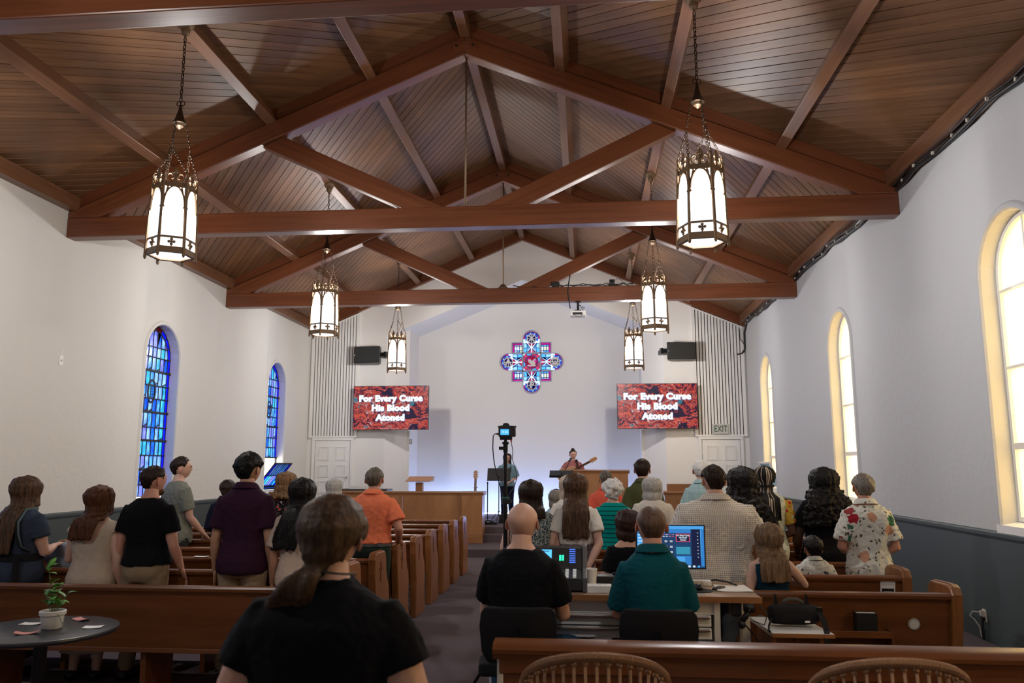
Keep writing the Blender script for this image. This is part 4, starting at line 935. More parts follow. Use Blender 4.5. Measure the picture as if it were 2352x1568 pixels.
# ------------------------------------------------------------------ rattan chairs
rat = plain('rattan_cane', (.30, .155, .075), .5, bump=.25, bscale=150)
def rattan(x, y, rz, label):
    t = thing('rattan_chair', label, 'chair', (x, y, 0), rz, 'rattan tub chairs')
    n = 24; A = [PI * (-.08) + PI * 1.16 * k / n for k in range(n + 1)]; rx, ry = .325, .30
    def rim(a): s = max(0, math.sin(a)); return V((rx * math.cos(a), -ry * math.sin(a) * .9 + .05, .655 + .225 * s ** .7))
    seat = lambda a: V((.25 * math.cos(a), -.235 * math.sin(a) + .03, .40))
    rp = [rim(a) for a in A]
    obj('rim', MB().tube(rp, .019, 10), rat, t, smooth=True)
    wr = MB()
    for k in range(len(rp) - 1):
        for j in range(7):
            p = rp[k].lerp(rp[k + 1], j / 7); d = (rp[k + 1] - rp[k]).normalized(); Q = d.to_track_quat('Z', 'X').to_matrix().to_4x4(); Q.translation = p
            wr.tube([Q @ V((.0195 * math.cos(q), .0195 * math.sin(q), 0)) for q in [2 * PI * i / 8 for i in range(8)]], .0028, 4, closed=True)
    obj('cane_wrapping', wr, rat, t, kind='stuff')
    for k in range(1, n):
        a = A[k]; 
        p0, p1 = seat(a), rim(a); mid = p0.lerp(p1, .5) + V((math.cos(a), -math.sin(a), 0)) * .03
        obj('spindle', MB().tube([p0, mid, p1], .0065, 6).lathe([(0, 0), (.012, .0), (.012, .012), (0, .012)], 8, c=tuple(p1 - V((0, 0, .035)))), rat, t, smooth=True)
    obj('seat', MB().lathe([(0, .405), (.245, .405), (.26, .395), (.25, .38), (0, .38)], 32, M=Matrix.Translation((0, .03, 0)) @ Matrix.Diagonal((1, .95, 1, 1))), rat, t, smooth='auto')
    for sx, sy in ((-.19, -.16), (.19, -.16), (-.19, .2), (.19, .2)): obj('leg', MB().tube([(sx, sy, .385), (sx * 1.15, sy * 1.15, 0)], [.016, .012], 8), rat, t, smooth=True)
    return t
rattan(1.56, 3.775, .03, 'rattan tub chair with spindle back before the low screen, nearer the aisle')
rattan(2.83, 3.79, -.04, 'rattan tub chair with spindle back before the low screen, nearer the daylight wall')

# ------------------------------------------------------------------ sound desk
DZ = .895
t = thing('desk', 'white metal desk with a wooden top and steel drawer pulls before the two seated men', 'desk', (0, 0, 0))
obj('desk_top', MB().box((.86, 5.12, DZ - .035), (2.575, 5.74, DZ)), wood('birch_top', (.30, .19, .12), (.40, .27, .18), (.47, .33, .23), .45, (1, 12, 12)), t, bevel=.004)
obj('edge_strip', MB().box((.86, 5.105, DZ - .036), (2.58, 5.12, DZ - .001)), M_['honey_x'], t)
obj('apron', MB().box((.92, 5.16, DZ - .115), (2.30, 5.19, DZ - .035)), M_['white_metal'], t)
for z0 in (DZ - .185, DZ - .260):
    d = obj('drawer', MB().box((.94, 5.15, z0), (2.28, 5.55, z0 + .066)), M_['white_metal'], t, bevel=.004)
    obj('drawer_pull', MB().box((.95, 5.125, z0 + .048), (2.27, 5.15, z0 + .064)), M_['chrome'], d, bevel=.004)
obj('drawer_bracket', MB().prism([(5.14, DZ - .035), (5.56, DZ - .035), (5.52, DZ - .31), (5.18, DZ - .33)], 2.30, 2.335, 0), M_['white_metal'], t)
for x in (.90, 2.49): obj('leg', MB().box((x, 5.30, 0), (x + .05, 5.40, DZ - .035)).box((x, 5.16, 0), (x + .05, 5.68, .03)), M_['white_metal'], t, bevel=.004)
obj('cable_tray', MB().box((2.40, 5.13, DZ - .12), (2.46, 5.24, DZ - .035)), M_['black'], t, bevel=.01)
# goose-neck lamp clamped under the desk edge
t = thing('clamp_arm', 'black articulated clamp arm with a thin rod under the end of the desk', 'clamp', (2.50, 5.10, DZ - .036))
obj('clamp', MB().box((-.03, -.02, -.05), (.03, .03, 0)).tube([(0, 0, -.03), (-.02, 0, -.07), (-.05, -.01, -.10)], [.022, .018, .02], 8).ball((-.05, -.01, -.12), (.024, .02, .026), 12, 8), M_['black'], t, smooth=True)
obj('rod', MB().tube([(-.04, 0, -.11), (.02, -.03, -.18), (.065, -.05, -.27)], .005, 6), M_['black_metal'], t)
obj('wire', MB().tube([(.06, .0, -.01), (.10, -.02, -.06), (.08, -.02, -.12), (.02, .0, -.10)], .004, 6), M_['black'], t)
# side table with camera bag
t = thing('side_table', 'small white-topped side table with a camera bag on it', 'table', (2.775, 5.30, 0))
obj('table_top', MB().prism([(-.185, .27), (-.155, -.25), (.20, -.25), (.15, .27)], .675, .70, 2), plain('white_laminate', (.74, .75, .76), .4), t, bevel=.002)
obj('edge_strip', MB().box((-.157, -.253, .676), (.202, -.249, .699)), M_['honey_x'], t)
for q in (-.14, .14): obj('leg', MB().box((q - .015, -.2, 0), (q + .015, .2, .675)), M_['honey_x'], t)
t = thing('camera_bag', 'soft black camera bag with upright handles on the white side table', 'bag', (2.80, 5.28, .70), .05)
bag = MB().rings([[(x, .072 * sc * math.cos(a), .008 + .062 + .062 * sc * math.sin(a) * (1 if math.sin(a) > 0 else .95)) for a in [2 * PI * k / 20 for k in range(20)]] for x, sc in ((-.150, .55), (-.146, .78), (-.13, .95), (-.06, 1.04), (.06, 1.04), (.12, .97), (.142, .8), (.148, .5))])
obj('body', bag, M_['black_cloth'], t, smooth=True)
hd = MB().tube([(-.06, 0, .125), (-.05, 0, .150), (-.02, 0, .160), (.03, 0, .158), (.055, 0, .145), (.06, 0, .122)], .009, 8, flat=1.4)
obj('carry_handle', hd, plain('grey_strap', (.07, .07, .06), .8), t, smooth=True)
for x, h in ((-.105, .045), (.085, .045)): obj('tab', MB().prism([(x - .012, .115), (x + .016, .115), (x + .004, .14 + h), (x - .006, .15 + h)], -.006, .006, 1), M_['black_cloth'], t)
obj('shoulder_strap', MB().rings([[(p[0] - .017, p[1], p[2]), (p[0] + .017, p[1], p[2]), (p[0] + .017, p[1], p[2] + .004), (p[0] - .017, p[1], p[2] + .004)] for p in ((.135, -.05, .10), (.145, -.12, .05), (.14, -.17, .003), (.125, -.225, .003), (.12, -.238, -.01), (.115, -.242, -.12), (.10, -.245, -.25))]), M_['black_cloth'], t)
obj('side_strap', MB().tube([(-.14, -.04, .06), (-.18, -.10, .02), (-.195, -.15, .004), (-.20, -.20, .0035)], .006, 6), M_['black_cloth'], t)
obj('buckle', MB().box((.128, -.06, .085), (.16, -.04, .12)).ball((.15, -.055, .07), .012, 8, 6), M_['black_metal'], t)
obj('tag', MB().box((.045, -.0805, .035), (.075, -.076, .045)), M_['paper'], t)
# things on the desk
t = thing('coffee_cup', 'white paper cup standing on the stacked box behind the desk', 'cup', (1.555, 5.45, DZ))
obj('cup', MB().lathe([(0, .002), (.026, .0), (.030, .002), (.041, .108), (.044, .112), (.042, .115), (.038, .110), (.028, .01), (0, .008)], 28), M_['paper'], t, smooth='auto')
t = thing('white_box', 'shallow white cardboard box with grey print between the two seated men', 'box', (1.60, 5.235, DZ), .03)
obj('carton', MB().box((-.082, -.055, 0), (.082, .055, .042)), M_['paper'], t, bevel=.003)
pr = MB()
rb = random.Random(2)
for k in range(14): x = rb.uniform(-.05, .045); y = rb.uniform(-.035, .035); pr.box((x, y, .0425), (x + .014, y + .006, .0432))
obj('print', pr, M_['grey_sign'], t)
t = thing('stage_box', 'black equipment box with a small knob behind the white cup', 'box', (1.72, 5.55, DZ))
obj('case', MB().box((-.13, -.07, 0), (.13, .07, .062)), M_['black'], t, bevel=.006); obj('knob', MB().lathe([(0, .062), (.022, .062), (.02, .078), (0, .078)], 12, c=(.0, 0, 0)), M_['black_metal'], t)
obj('silver_canister', MB().lathe([(0, 0), (.022, 0), (.022, .05), (0, .05)], 14, c=(.16, -.06, 0)), M_['chrome'], t)
t = thing('mixing_console', 'grey digital mixing console with a lit blue display behind the bald man', 'mixer', (1.255, 5.42, DZ))
obj('chassis', MB().prism([(-.24, .012), (-.24, .075), (-.10, .12), (.0, .245), (.045, .26), (.07, .25), (.22, .02), (.22, .0)], -.26, .245, 0), plain('console_dark', (.03, .03, .032), .4), t, bevel=.005)
chk = plain('console_grey', (.10, .10, .105), .45)
obj('side_cheek', MB().prism([(-.25, 0), (-.25, .09), (-.11, .135), (-.01, .262), (.05, .28), (.085, .265), (.24, .03), (.24, 0)], .245, .275, 0), chk, t, bevel=.008)
tilt = math.atan2(.125, .10); MT = Matrix.Translation((0, -.05, .1825)) @ Matrix.Rotation(tilt, 4, 'X')
md = Matrix.Translation((0, -.054, .186)) @ Matrix.Rotation(-(PI / 2 - tilt), 4, 'X')
blue = plain('lcd_blue', (0, 0, 0), .3, emit=(.10, .50, .95), es=1.5); dim = plain('lcd_dark', (0, 0, 0), .3, emit=(.01, .03, .10), es=1); grn = plain('led_green', (0, 0, 0), .4, emit=(.03, .9, .45), es=1.6); wht = plain('button_white', (.6, .6, .58), .5, emit=(.6, .6, .55), es=.25); lblue = plain('led_blue', (0, 0, 0), .4, emit=(.08, .2, .9), es=1.2)
hb = obj('display_bridge', MB().box((-.25, -.008, -.08), (.24, .006, .075)), M_['black'], t, M=md, bevel=.003)
for a, b, m in (((-.14, -.011, -.02), (.045, -.007, .06), blue), ((.095, -.011, -.02), (.108, -.007, .02), grn), ((.113, -.011, -.02), (.125, -.007, .02), grn)): obj('lit_segment', MB().box(a, b), m, hb)
for k in range(7): obj('lit_segment', MB().box((.16, -.011, .06 - k * .016), (.20, -.007, .066 - k * .016)), lblue, hb)
for k in range(3): obj('display_row', MB().box((-.12, -.012, .045 - k * .02), (.03 - k * .03, -.010, .05 - k * .02)), dim, hb)
mk = Matrix.Translation((0, -.17, .102)) @ Matrix.Rotation(-1.25, 4, 'X')
kb = obj('key_panel', MB().box((-.24, -.004, -.075), (.235, .004, .07)), M_['black'], t, M=mk)
for r in range(6):
    for c in range(9): obj('button', MB().box((-.20 + c * .048, -.009, .045 - r * .021), (-.20 + c * .048 + .022, -.003, .045 - r * .021 + .012)), wht if (r + c) % 4 else blue if r == 2 else wht, kb)
t = thing('monitor', 'wide black monitor showing blue presentation software in front of the man in teal', 'monitor', (2.075, 5.42, DZ), 0)
W2, z0, z1 = .225, .12, .405
obj('casing', MB().box((-W2, .0, z0), (W2, .028, z1)), M_['black'], t, bevel=.004)
sc = obj('screen', MB().box((-W2 + .008, -.003, z0 + .01), (W2 - .008, .002, z1 - .008)), plain('screen_navy', (0, 0, 0), .3, emit=(.012, .05, .14), es=1.1), t)
obj('stand', MB().box((-.03, .02, 0), (.03, .05, .2)).box((-.11, -.07, 0), (.11, .1, .012)), M_['black_metal'], t, bevel=.004)
uic = {k: plain('ui_' + k, (0, 0, 0), .4, emit=c, es=e) for k, c, e in (('blue', (.03, .20, .55), 1.1), ('sky', (.07, .35, .75), 1.1), ('white', (.8, .9, 1), 1.0), ('red', (.8, .08, .14), .9), ('ink', (.006, .012, .05), 1), ('pink', (.7, .3, .5), .9), ('teal', (.04, .30, .45), 1.0))}
def ui(x0, za, x1, zb, k, d=.004): obj('ui_block', MB().box((x0, -d - .001, za), (x1, -d + .001, zb)), uic[k], sc)
ui(-.215, .375, .215, .394, 'sky'); ui(-.215, .350, .13, .374, 'blue'); ui(.135, .14, .19, .374, 'ink'); ui(.193, .14, .214, .374, 'blue')
for k in range(8): ui(.172, .35 - k * .022, .178, .354 - k * .022, 'white', .006)
ui(.192, .20, .196, .37, 'sky', .006)
ui(-.215, .16, -.16, .346, 'sky')
for k in range(9): ui(-.21, .335 - k * .02, -.17, .340 - k * .02, 'white', .006)
for k in range(9): ui(-.15 + k * .02, .338, -.137 + k * .02, .342, ('white', 'red', 'pink')[k % 3], .006)
for k in range(9): ui(-.15 + k * .02, .326, -.137 + k * .02, .330, ('red', 'white', 'white', 'pink')[k % 4], .006)
for r in range(3):
    for c in range(5): ui(-.145 + c * .034, .285 - r * .034, -.119 + c * .034, .306 - r * .034, 'ink'); 
    for c in range(5):
        for q in range(2): ui(-.141 + c * .034, .292 - r * .034 + q * .007, -.123 + c * .034, .2955 - r * .034 + q * .007, 'white', .006)
ui(.035, .295, .125, .345, 'red'); ui(.04, .298, .12, .342, 'ink', .006)
for k, ln in enumerate(LYR): obj('lettering', MB().add(text_mb(ln, .0125, .0004, .0005), Matrix.Translation((.08, -.012, .335 - k * .014))), uic['white'], sc)
ui(.035, .215, .125, .262, 'teal'); ui(.035, .15, .13, .205, 'blue'); ui(.04, .16, .09, .20, 'sky', .006)
for k in range(10): ui(-.10 + k * .03, .134, -.086 + k * .03, .145, ('white', 'sky', 'red', 'white')[k % 4], .006)
t = thing('computer_mouse', 'black computer mouse on a dark round mat at the desk end', 'mouse', (2.235, 5.35, DZ + .004))
obj('shell', MB().ball((0, 0, .016), (.03, .048, .02), 16, 8), M_['black'], t, smooth=True); obj('wheel', MB().ball((0, .025, .034), (.004, .008, .005), 8, 6), M_['chrome'], t)
t = obj('mouse_mat', MB().lathe([(0, 0), (.095, 0), (.095, .004), (0, .004)], 32), plain('mat_dark', (.015, .02, .02), .7), loc=(2.23, 5.33, DZ)); tag(t, 'dark round mouse mat beside the papers on the desk', 'mat')
t = thing('router', 'small white box device at the back of the desk behind the mouse', 'device', (2.28, 5.56, DZ)); obj('case', MB().box((-.065, -.035, 0), (.065, .035, .036)), M_['white_metal'], t, bevel=.006); obj('port_row', MB().box((-.05, -.037, .008), (.045, -.034, .02)), M_['ivory'], t)
t = thing('remote', 'slim black remote control lying beside the papers on the desk', 'remote', (2.37, 5.40, DZ), -.6); obj('body', MB().box((-.02, -.06, 0), (.02, .06, .016)), M_['black'], t, bevel=.005)
obj('key', MB().box((-.012, -.03, .016), (.012, .04, .0175)), M_['black_metal'], t)
for k, (dx, rz) in enumerate(((0, .05), (.012, -.06))): flat_paper(2.465 - dx, 5.43, DZ + .001 + .002 * k, rz, .20, .27, M_['paper'], 'white paper sheet near the end of the desk, %s of two' % ('lower', 'upper')[k], .004, group='papers on the desk')
t = obj('desk_cable', MB().tube([(2.30, 5.66, DZ + .006), (2.38, 5.62, DZ + .03), (2.46, 5.6, DZ + .02), (2.5, 5.5, DZ + .014)], .006, 6), M_['black'], smooth=True); tag(t, 'thin black cable curling over the papers on the desk', 'cable')
# office chairs of the two seated men
def chair(x, label):
    t = thing('office_chair', label, 'chair', (x, 4.78, 0), 0, 'black desk chairs')
    R = []
    for z, w, y in ((.60, .17, -.195), (.66, .205, -.21), (.80, .215, -.235), (.875, .205, -.25), (.90, .185, -.252), (.905, .15, -.25)):
        R.append([(u * w, y + .035 - .035 * u * u * -1 * 1.0, z) for u in [-1 + 2 * k / 10 for k in range(11)]] + [(u * w, y + .0 + .035 * u * u, z) for u in [1 - 2 * k / 10 for k in range(11)]])
    obj('backrest', MB().rings(R), M_['black_cloth'], t, smooth='auto')
    obj('seat', MB().prism([(-.22, -.2), (.22, -.2), (.24, .0), (.22, .24), (-.22, .24), (-.24, .0)], .53, .60, 2), M_['black_cloth'], t, bevel=.02)
    obj('back_post', MB().tube([(0, -.05, .52), (0, -.26, .55), (0, -.27, .80)], .022, 8), M_['black_metal'], t)
    obj('column', MB().tube([(0, 0, .10), (0, 0, .53)], .028, 12), M_['black_metal'], t)
    for k in range(5):
        a = 2 * PI * k / 5 + .3; l = obj('leg', MB().tube([(0, 0, .11), (.27 * math.cos(a), .27 * math.sin(a), .07)], [.022, .014], 8), M_['black_metal'], t)
        obj('caster', MB().ball((.27 * math.cos(a), .27 * math.sin(a), .03), (.018, .03, .03), 10, 6), M_['black'], l)
    return t
chair(1.145, 'black chair under the bald man in the black tee'); chair(1.915, 'black chair under the man in the teal polo')
# camera on its tall stand
t = thing('camera_stand', 'tall black light stand with teal clips holding up the camera', 'stand', (.917, 6.15, 0))
obj('pole', MB().tube([(0, 0, .12), (0, 0, .95)], .021, 12).tube([(0, 0, .95), (0, 0, 1.38)], .017, 12).tube([(0, 0, 1.38), (0, 0, 1.80)], .0135, 12), M_['black_metal'], t, smooth='auto')
teal = plain('teal_plastic', (.01, .16, .14), .4)
for z in (.95, 1.39): obj('collar', MB().lathe([(0, 0), (.028, 0), (.028, .045), (0, .045)], 12, c=(0, 0, z)).box((.0, -.035, z + .01), (.045, -.0, z + .035)), M_['black'], t); obj('clip_ring', MB().lathe([(.020, 0), (.030, 0), (.030, .010), (.020, .010)], 12, c=(0, 0, z + .045)), teal, t)
obj('head', MB().lathe([(0, 0), (.018, 0), (.018, .06), (.026, .065), (.026, .08), (.012, .085), (.012, .11), (.026, .115), (.026, .125), (0, .125)], 12, c=(0, 0, 1.78)).box((-.05, -.012, 1.80), (0, .012, 1.825)), M_['black_metal'], t)
for k in range(3):
    a = 2 * PI * k / 3 + .5; obj('leg', MB().tube([(0, 0, .45), (.32 * math.cos(a), .32 * math.sin(a), .02)], .012, 8).ball((.32 * math.cos(a), .32 * math.sin(a), .018), .018, 8, 6), M_['black_metal'], t)
obj('cable', MB().tube([(.02, -.02, 1.30), (.035, -.03, 1.20), (.03, -.03, 1.12), (.05, -.03, 1.05)], .005, 6), M_['black'], t)
t = thing('video_camera', 'black camera with a glowing blue rear display on top of the tall stand', 'camera', (.929, 6.15, 1.888)); t.scale = (.93, .93, .93)
body = MB().prism([(-.068, .012), (.064, .012), (.07, .02), (.07, .095), (.06, .102), (.022, .104), (.014, .122), (-.008, .128), (-.03, .122), (-.036, .106), (-.058, .104), (-.07, .094), (-.07, .02)], -.025, .035, 1)
obj('body', body, M_['black'], t, bevel=.005)
obj('lens', MB().lathe([(0, 0), (.036, 0), (.036, .09), (.033, .10), (0, .10)], 20, M=Matrix.Translation((-.005, .03, .058)) @ Matrix.Rotation(-PI / 2, 4, 'X')), M_['black'], t, smooth='auto')
obj('plate', MB().box((-.058, -.03, -.012), (.042, .03, .012)), M_['black_metal'], t, bevel=.004)
dsp = obj('display', MB().box((-.052, -.033, .028), (.018, -.024, .074)), plain('camera_lcd', (0, 0, 0), .3, emit=(.06, .38, .95), es=1.6), t)
for a, b in (((-.035, -.035, .045), (-.028, -.032, .062)), ((-.012, -.035, .042), (-.004, -.032, .06)), ((.004, -.035, .046), (.010, -.032, .058))): obj('display_figure', MB().box(a, b), uic['white'], dsp)
obj('strap_lug', MB().ball((-.07, 0, .095), .008, 8, 6).ball((.07, 0, .095), .008, 8, 6), M_['black_metal'], t)
obj('video_cable', MB().tube([(-.06, -.02, .036), (-.10, -.02, .036), (-.113, -.02, .02), (-.117, -.02, -.08), (-.105, -.02, -.20), (-.075, -.02, -.32), (-.045, -.02, -.42), (-.02, -.02, -.52)], .0045, 7).box((-.085, -.028, .028), (-.055, -.012, .044)), M_['black'], t)
obj('audio_cable', MB().tube([(.035, -.02, -.01), (.04, -.02, -.05), (.05, -.02, -.10), (.045, -.02, -.17), (.07, -.02, -.25), (.085, -.02, -.32), (.06, -.02, -.40), (.0, -.02, -.48)], .003, 7), M_['black'], t)
obj('red_plug', MB().box((.03, -.026, -.03), (.042, -.014, .01)), plain('red_plastic', (.35, .02, .03), .5), t)

# ------------------------------------------------------------------ front furniture
def panel_box(name, label, cat, x0, x1, y, d, z0, z1, mat='honey', cap=True, base=True, split=1):
    t = thing(name, label, cat, ((x0 + x1) / 2, y, z0)); w = (x1 - x0) / 2; h = z1 - z0
    for k in range(split): obj('front_panel', MB().box((-w + 2 * w * k / split + (.003 if k else 0), 0, .0), (-w + 2 * w * (k + 1) / split - (.003 if k < split - 1 else 0), .03, h - .04)), M_[mat], t)
    for s in (-1, 1): obj('side_panel', MB().box((min(s * w, s * (w - .03)), .031, 0), (max(s * w, s * (w - .03)), d, h - .04)), M_[mat], t)
    if cap: obj('top_moulding', MB().prism([(-.035, h - .03), (-.03, h), (d + .03, h), (d + .035, h - .03), (d + .015, h - .045), (d + .005, h - .075), (-.006, h - .075), (-.015, h - .045)], -w - .03, w + .03, 0), M_['honey_x'], t)
    if base: obj('base_moulding', MB().box((-w - .008, -.012, 0), (w + .008, -.0005, .16)).box((-w - .004, -.008, .16), (w + .004, -.0005, .185)), M_['honey_x'], t, bevel=.004)
    return t
panel_box('choir_rail', 'long honey oak choir rail before the lectern', 'rail', -3.46, -.978, 16.30, .10, .15, 1.165, 'honey', split=2)
panel_box('choir_rail_end', 'square honey oak pier ending the choir rail at the stage steps', 'rail', -.975, -.56, 16.18, .42, .15, 1.165)
panel_box('pulpit', 'tall honey oak pulpit box beside the guitarist', 'pulpit', 1.30, 2.36, 16.25, .5, .15, 1.60, 'honey', split=2)
panel_box('choir_bench', 'honey oak bench front near the exit door, behind the man in pale plaid', 'bench', 3.16, 4.15, 17.2, .45, .45, 1.15)
obj('side_rest', MB().box((3.22, 17.3, 1.15), (3.85, 17.36, 1.30)), M_['honey_x'])
bpy.data.objects['side_rest']['label'] = 'low wooden backboard standing on the bench front by the exit door'; bpy.data.objects['side_rest']['category'] = 'board'; bpy.data.objects['side_rest'].name = 'bench_board'
t = thing('lectern', 'honey oak lectern with a sloping reading top behind the choir rail', 'lectern', (-1.99, 16.9, .45))
obj('post', MB().box((-.075, -.06, 0), (.075, .06, .88)), M_['honey'], t, bevel=.004); obj('foot', MB().box((-.22, -.18, 0), (.22, .18, .05)), M_['honey_x'], t, bevel=.006)
obj('reading_top', MB().prism([(-.18, .90), (-.20, .91), (.22, 1.005), (.22, .985), (.16, .90)], -.27, .27, 0), M_['honey_x'], t, bevel=.004)
t = thing('upright_piano', 'dark wooden upright piano with a white music sheet, behind the woman with white hair', 'piano', (-3.35, 17.25, .45))
obj('case', MB().box((-.62, -.3, 0), (.62, .3, .70)).box((-.62, -.3, .70), (-.24, .3, .72)), M_['dark_wood'], t, bevel=.006)
obj('lid', MB().box((-.50, -.22, .70), (.62, .31, .73)), M_['black'], t, bevel=.004)
obj('music_desk', MB().box((-.28, -.02, .73), (.15, .01, .80)), M_['paper'], t)
# guitar on a stand, music stands, singer's floor gear
def guitar_parts(t, wood_m, s=1.0, M=Matrix.Identity(4)):
    """local: neck along +Z from the body centre, top faces -Y"""
    out = []
    n = 40
    for k in range(n):
        a = 2 * PI * k / n; z = -.245 * math.cos(a); wv = .19 * math.sin(a) ** 1 * (1.0 if z < 0 else .76); waist = 1 - .24 * math.exp(-((z - .04) / .085) ** 2)
        out.append((wv * waist, z))
    obj('body', MB().prism(out, -.05, .05, 1, M=M), wood_m, t, bevel=.006)
    obj('sound_hole', MB().lathe([(0, 0), (.05, 0), (.05, .003), (0, .003)], 20, M=M @ Matrix.Translation((0, -.0505, .06)) @ Matrix.Rotation(PI / 2, 4, 'X')), M_['black'], t)
    obj('pickguard', MB().prism([(.01, .06), (.07, .10), (.10, .02), (.05, -.05), (.03, -.01)], -.0535, -.0505, 1, M=M), M_['dark_wood'], t)
    obj('bridge', MB().box((-.07, -.058, -.11), (.07, -.05, -.085), M=M), M_['dark_wood'], t)
    obj('neck', MB().box((-.026, -.06, .10), (.026, -.035, .60), M=M), M_['dark_wood'], t, bevel=.004)
    hd = obj('headstock', MB().prism([(-.028, .60), (.028, .60), (.04, .63), (.036, .77), (.0, .782), (-.036, .77), (-.04, .63)], -.056, -.038, 1, M=M), M_['honey'], t)
    for q in (-1, 1):
        for z in (.645, .69, .735): obj('tuner', MB().ball((q * .052, -.047, z), (.014, .006, .009), 8, 6, M=None) if M == Matrix.Identity(4) else MB().add(MB().ball((q * .052, -.047, z), (.014, .006, .009), 8, 6), M), M_['chrome'], hd)
    return t
spruce = wood('spruce_top', (.38, .19, .10), (.50, .27, .15), (.58, .33, .20), .3, (10, 10, 1), .3)
t = thing('guitar', 'acoustic guitar resting on a stand behind the choir rail pier', 'guitar', (-.86, 17.3, .80), 0)
guitar_parts(t, spruce, 1, Matrix.Rotation(-.18, 4, 'X'))
t2 = thing('guitar_stand', 'black folding stand under the acoustic guitar', 'stand', (-.86, 17.32, .45))
obj('yoke', MB().tube([(-.12, -.12, .12), (-.12, .06, .10), (.12, .06, .10), (.12, -.12, .12)], .010, 8), M_['black_metal'], t2)
for dx, dy in ((-.2, -.15), (.2, -.15), (0, .25)): obj('leg', MB().tube([(0, .06, .30), (dx, dy, 0.01)], .010, 8), M_['black_metal'], t2)
obj('neck_post', MB().tube([(0, .06, .10), (0, .13, .5), (0, .17, .78)], .009, 8).tube([(-.04, .06, .76), (-.03, .15, .77), (.03, .15, .77), (.04, .06, .76)], .007, 6), M_['black_metal'], t2)
def music_stand(x, y, zdesk, tilt, w, h, label):
    t = thing('music_stand', label, 'music stand', (x, y, .45), 0, 'music stands on stage')
    M = Matrix.Translation((0, -.02, zdesk)) @ Matrix.Rotation(tilt, 4, 'X')
    obj('desk', MB().box((-w / 2, -.006, 0), (w / 2, .004, h), M=M).box((-w / 2, -.05, 0), (w / 2, .004, .008), M=M), M_['black'], t)
    obj('pole', MB().tube([(0, .01, .1), (0, .01, zdesk + h * .3)], .011, 8).ball((0, .0, zdesk + h * .3), .02, 8, 6), M_['black_metal'], t)
    for k in range(3): a = 2 * PI * k / 3 + .4; obj('leg', MB().tube([(0, .01, .22), (.24 * math.cos(a), .24 * math.sin(a), .01)], .008, 6), M_['black_metal'], t)
    return t
music_stand(-.45, 18.25, .89, -.35, .53, .30, 'upright black music stand in front of the singer in pale blue')
music_stand(.98, 18.1, .97, -1.05, .55, .30, 'tilted black music stand in front of the guitarist')
t = thing('microphone_stand', 'black microphone stand at the mouth of the guitarist', 'stand', (1.02, 18.62, .45))
obj('pole', MB().tube([(0, 0, .02), (0, 0, 1.1)], .010, 8), M_['black_metal'], t); obj('boom', MB().tube([(-.0, .0, 1.08), (.15, .12, 1.36)], .008, 8), M_['black_metal'], t)
obj('microphone', MB().ball((.155, .13, 1.385), (.028, .028, .03), 12, 8).tube([(.15, .10, 1.37), (.10, .02, 1.33)], .014, 8), M_['black'], t, smooth=True)
obj('base', MB().lathe([(0, 0), (.13, 0), (.13, .015), (.02, .03), (0, .03)], 20), M_['black_metal'], t)
t = thing('microphone_stand', 'thin black microphone stand beside the singer in pale blue', 'stand', (-.72, 18.35, .45))
obj('pole', MB().tube([(0, 0, .02), (0, 0, .83)], .012, 8), M_['black_metal'], t); obj('base', MB().box((-.14, -.1, 0), (.14, .1, .02)), M_['black_metal'], t); obj('clip', MB().ball((0, 0, .84), (.02, .02, .03), 8, 6), M_['black'], t)
t = thing('floor_monitor', 'small black wedge monitor on the stage edge by the singer', 'speaker', (-.26, 17.6, .45))
obj('cabinet', MB().prism([(-.12, 0), (.14, 0), (.14, .17), (.04, .17), (-.12, .04)], -.11, .11, 0), M_['black'], t, bevel=.006)
obj('grille', MB().box((-.10, -.0, -.004), (.10, .19, .004), M=Matrix.Translation((0, -.115, .05)) @ Matrix.Rotation(.68, 4, 'X')), M_['black_cloth'], t)
t = obj('pedal_board', MB().box((-.25, -.12, 0), (.25, .12, .05)).box((-.2, -.09, .05), (-.12, .02, .075)).box((-.05, -.09, .05), (.03, .02, .075)).box((.1, -.09, .05), (.18, .02, .075)), M_['black'], loc=(-.62, 17.2, .45)); tag(t, 'flat black pedal board at the top of the stage steps', 'pedal board')
# ------------------------------------------------------------------ people
def remesh(mb, vox, it=4, fac=.5):
    """fuse overlapping solids into one continuous smooth surface -> (verts, faces)"""
    me = bpy.data.meshes.new('tmp'); me.from_pydata(mb.v, [], mb.f)
    bm = bmesh.new(); bm.from_mesh(me); bmesh.ops.recalc_face_normals(bm, faces=bm.faces); bm.to_mesh(me); bm.free()
    o = bpy.data.objects.new('tmp', me); TMP.collection.objects.link(o)
    r = o.modifiers.new('r', 'REMESH'); r.mode = 'VOXEL'; r.voxel_size = vox
    s = o.modifiers.new('s', 'SMOOTH'); s.iterations = it; s.factor = fac
    dg = tmp_dg()
    m2 = bpy.data.meshes.new_from_object(o.evaluated_get(dg)); bpy.data.objects.remove(o); bpy.data.meshes.remove(me); return m2
def arr(me, what='co'):
    a = np.empty(len(me.vertices) * 3, 'f'); 
    if what == 'co': me.vertices.foreach_get('co', a)
    else: me.vertex_normals.foreach_get('vector', a)
    return a.reshape(-1, 3)
def wobble(P, seed, freq, n=7):
    """smooth pseudo-noise, one value per point"""
    r = np.random.RandomState(seed); out = np.zeros(len(P))
    Q = P + .12 * np.sin(P[:, [1, 2, 0]] * freq * .5 + r.rand(3) * 6)
    for k in range(n):
        d = r.normal(size=3); d /= np.linalg.norm(d); out += np.sin(Q @ d * freq * r.uniform(.6, 1.5) + r.rand() * 6.28)
    return out / n ** .5
def displace(me, d):
    P, N = arr(me), arr(me, 'n'); P = P + N * d[:, None]; me.vertices.foreach_set('co', P.astype('f').ravel()); me.update()
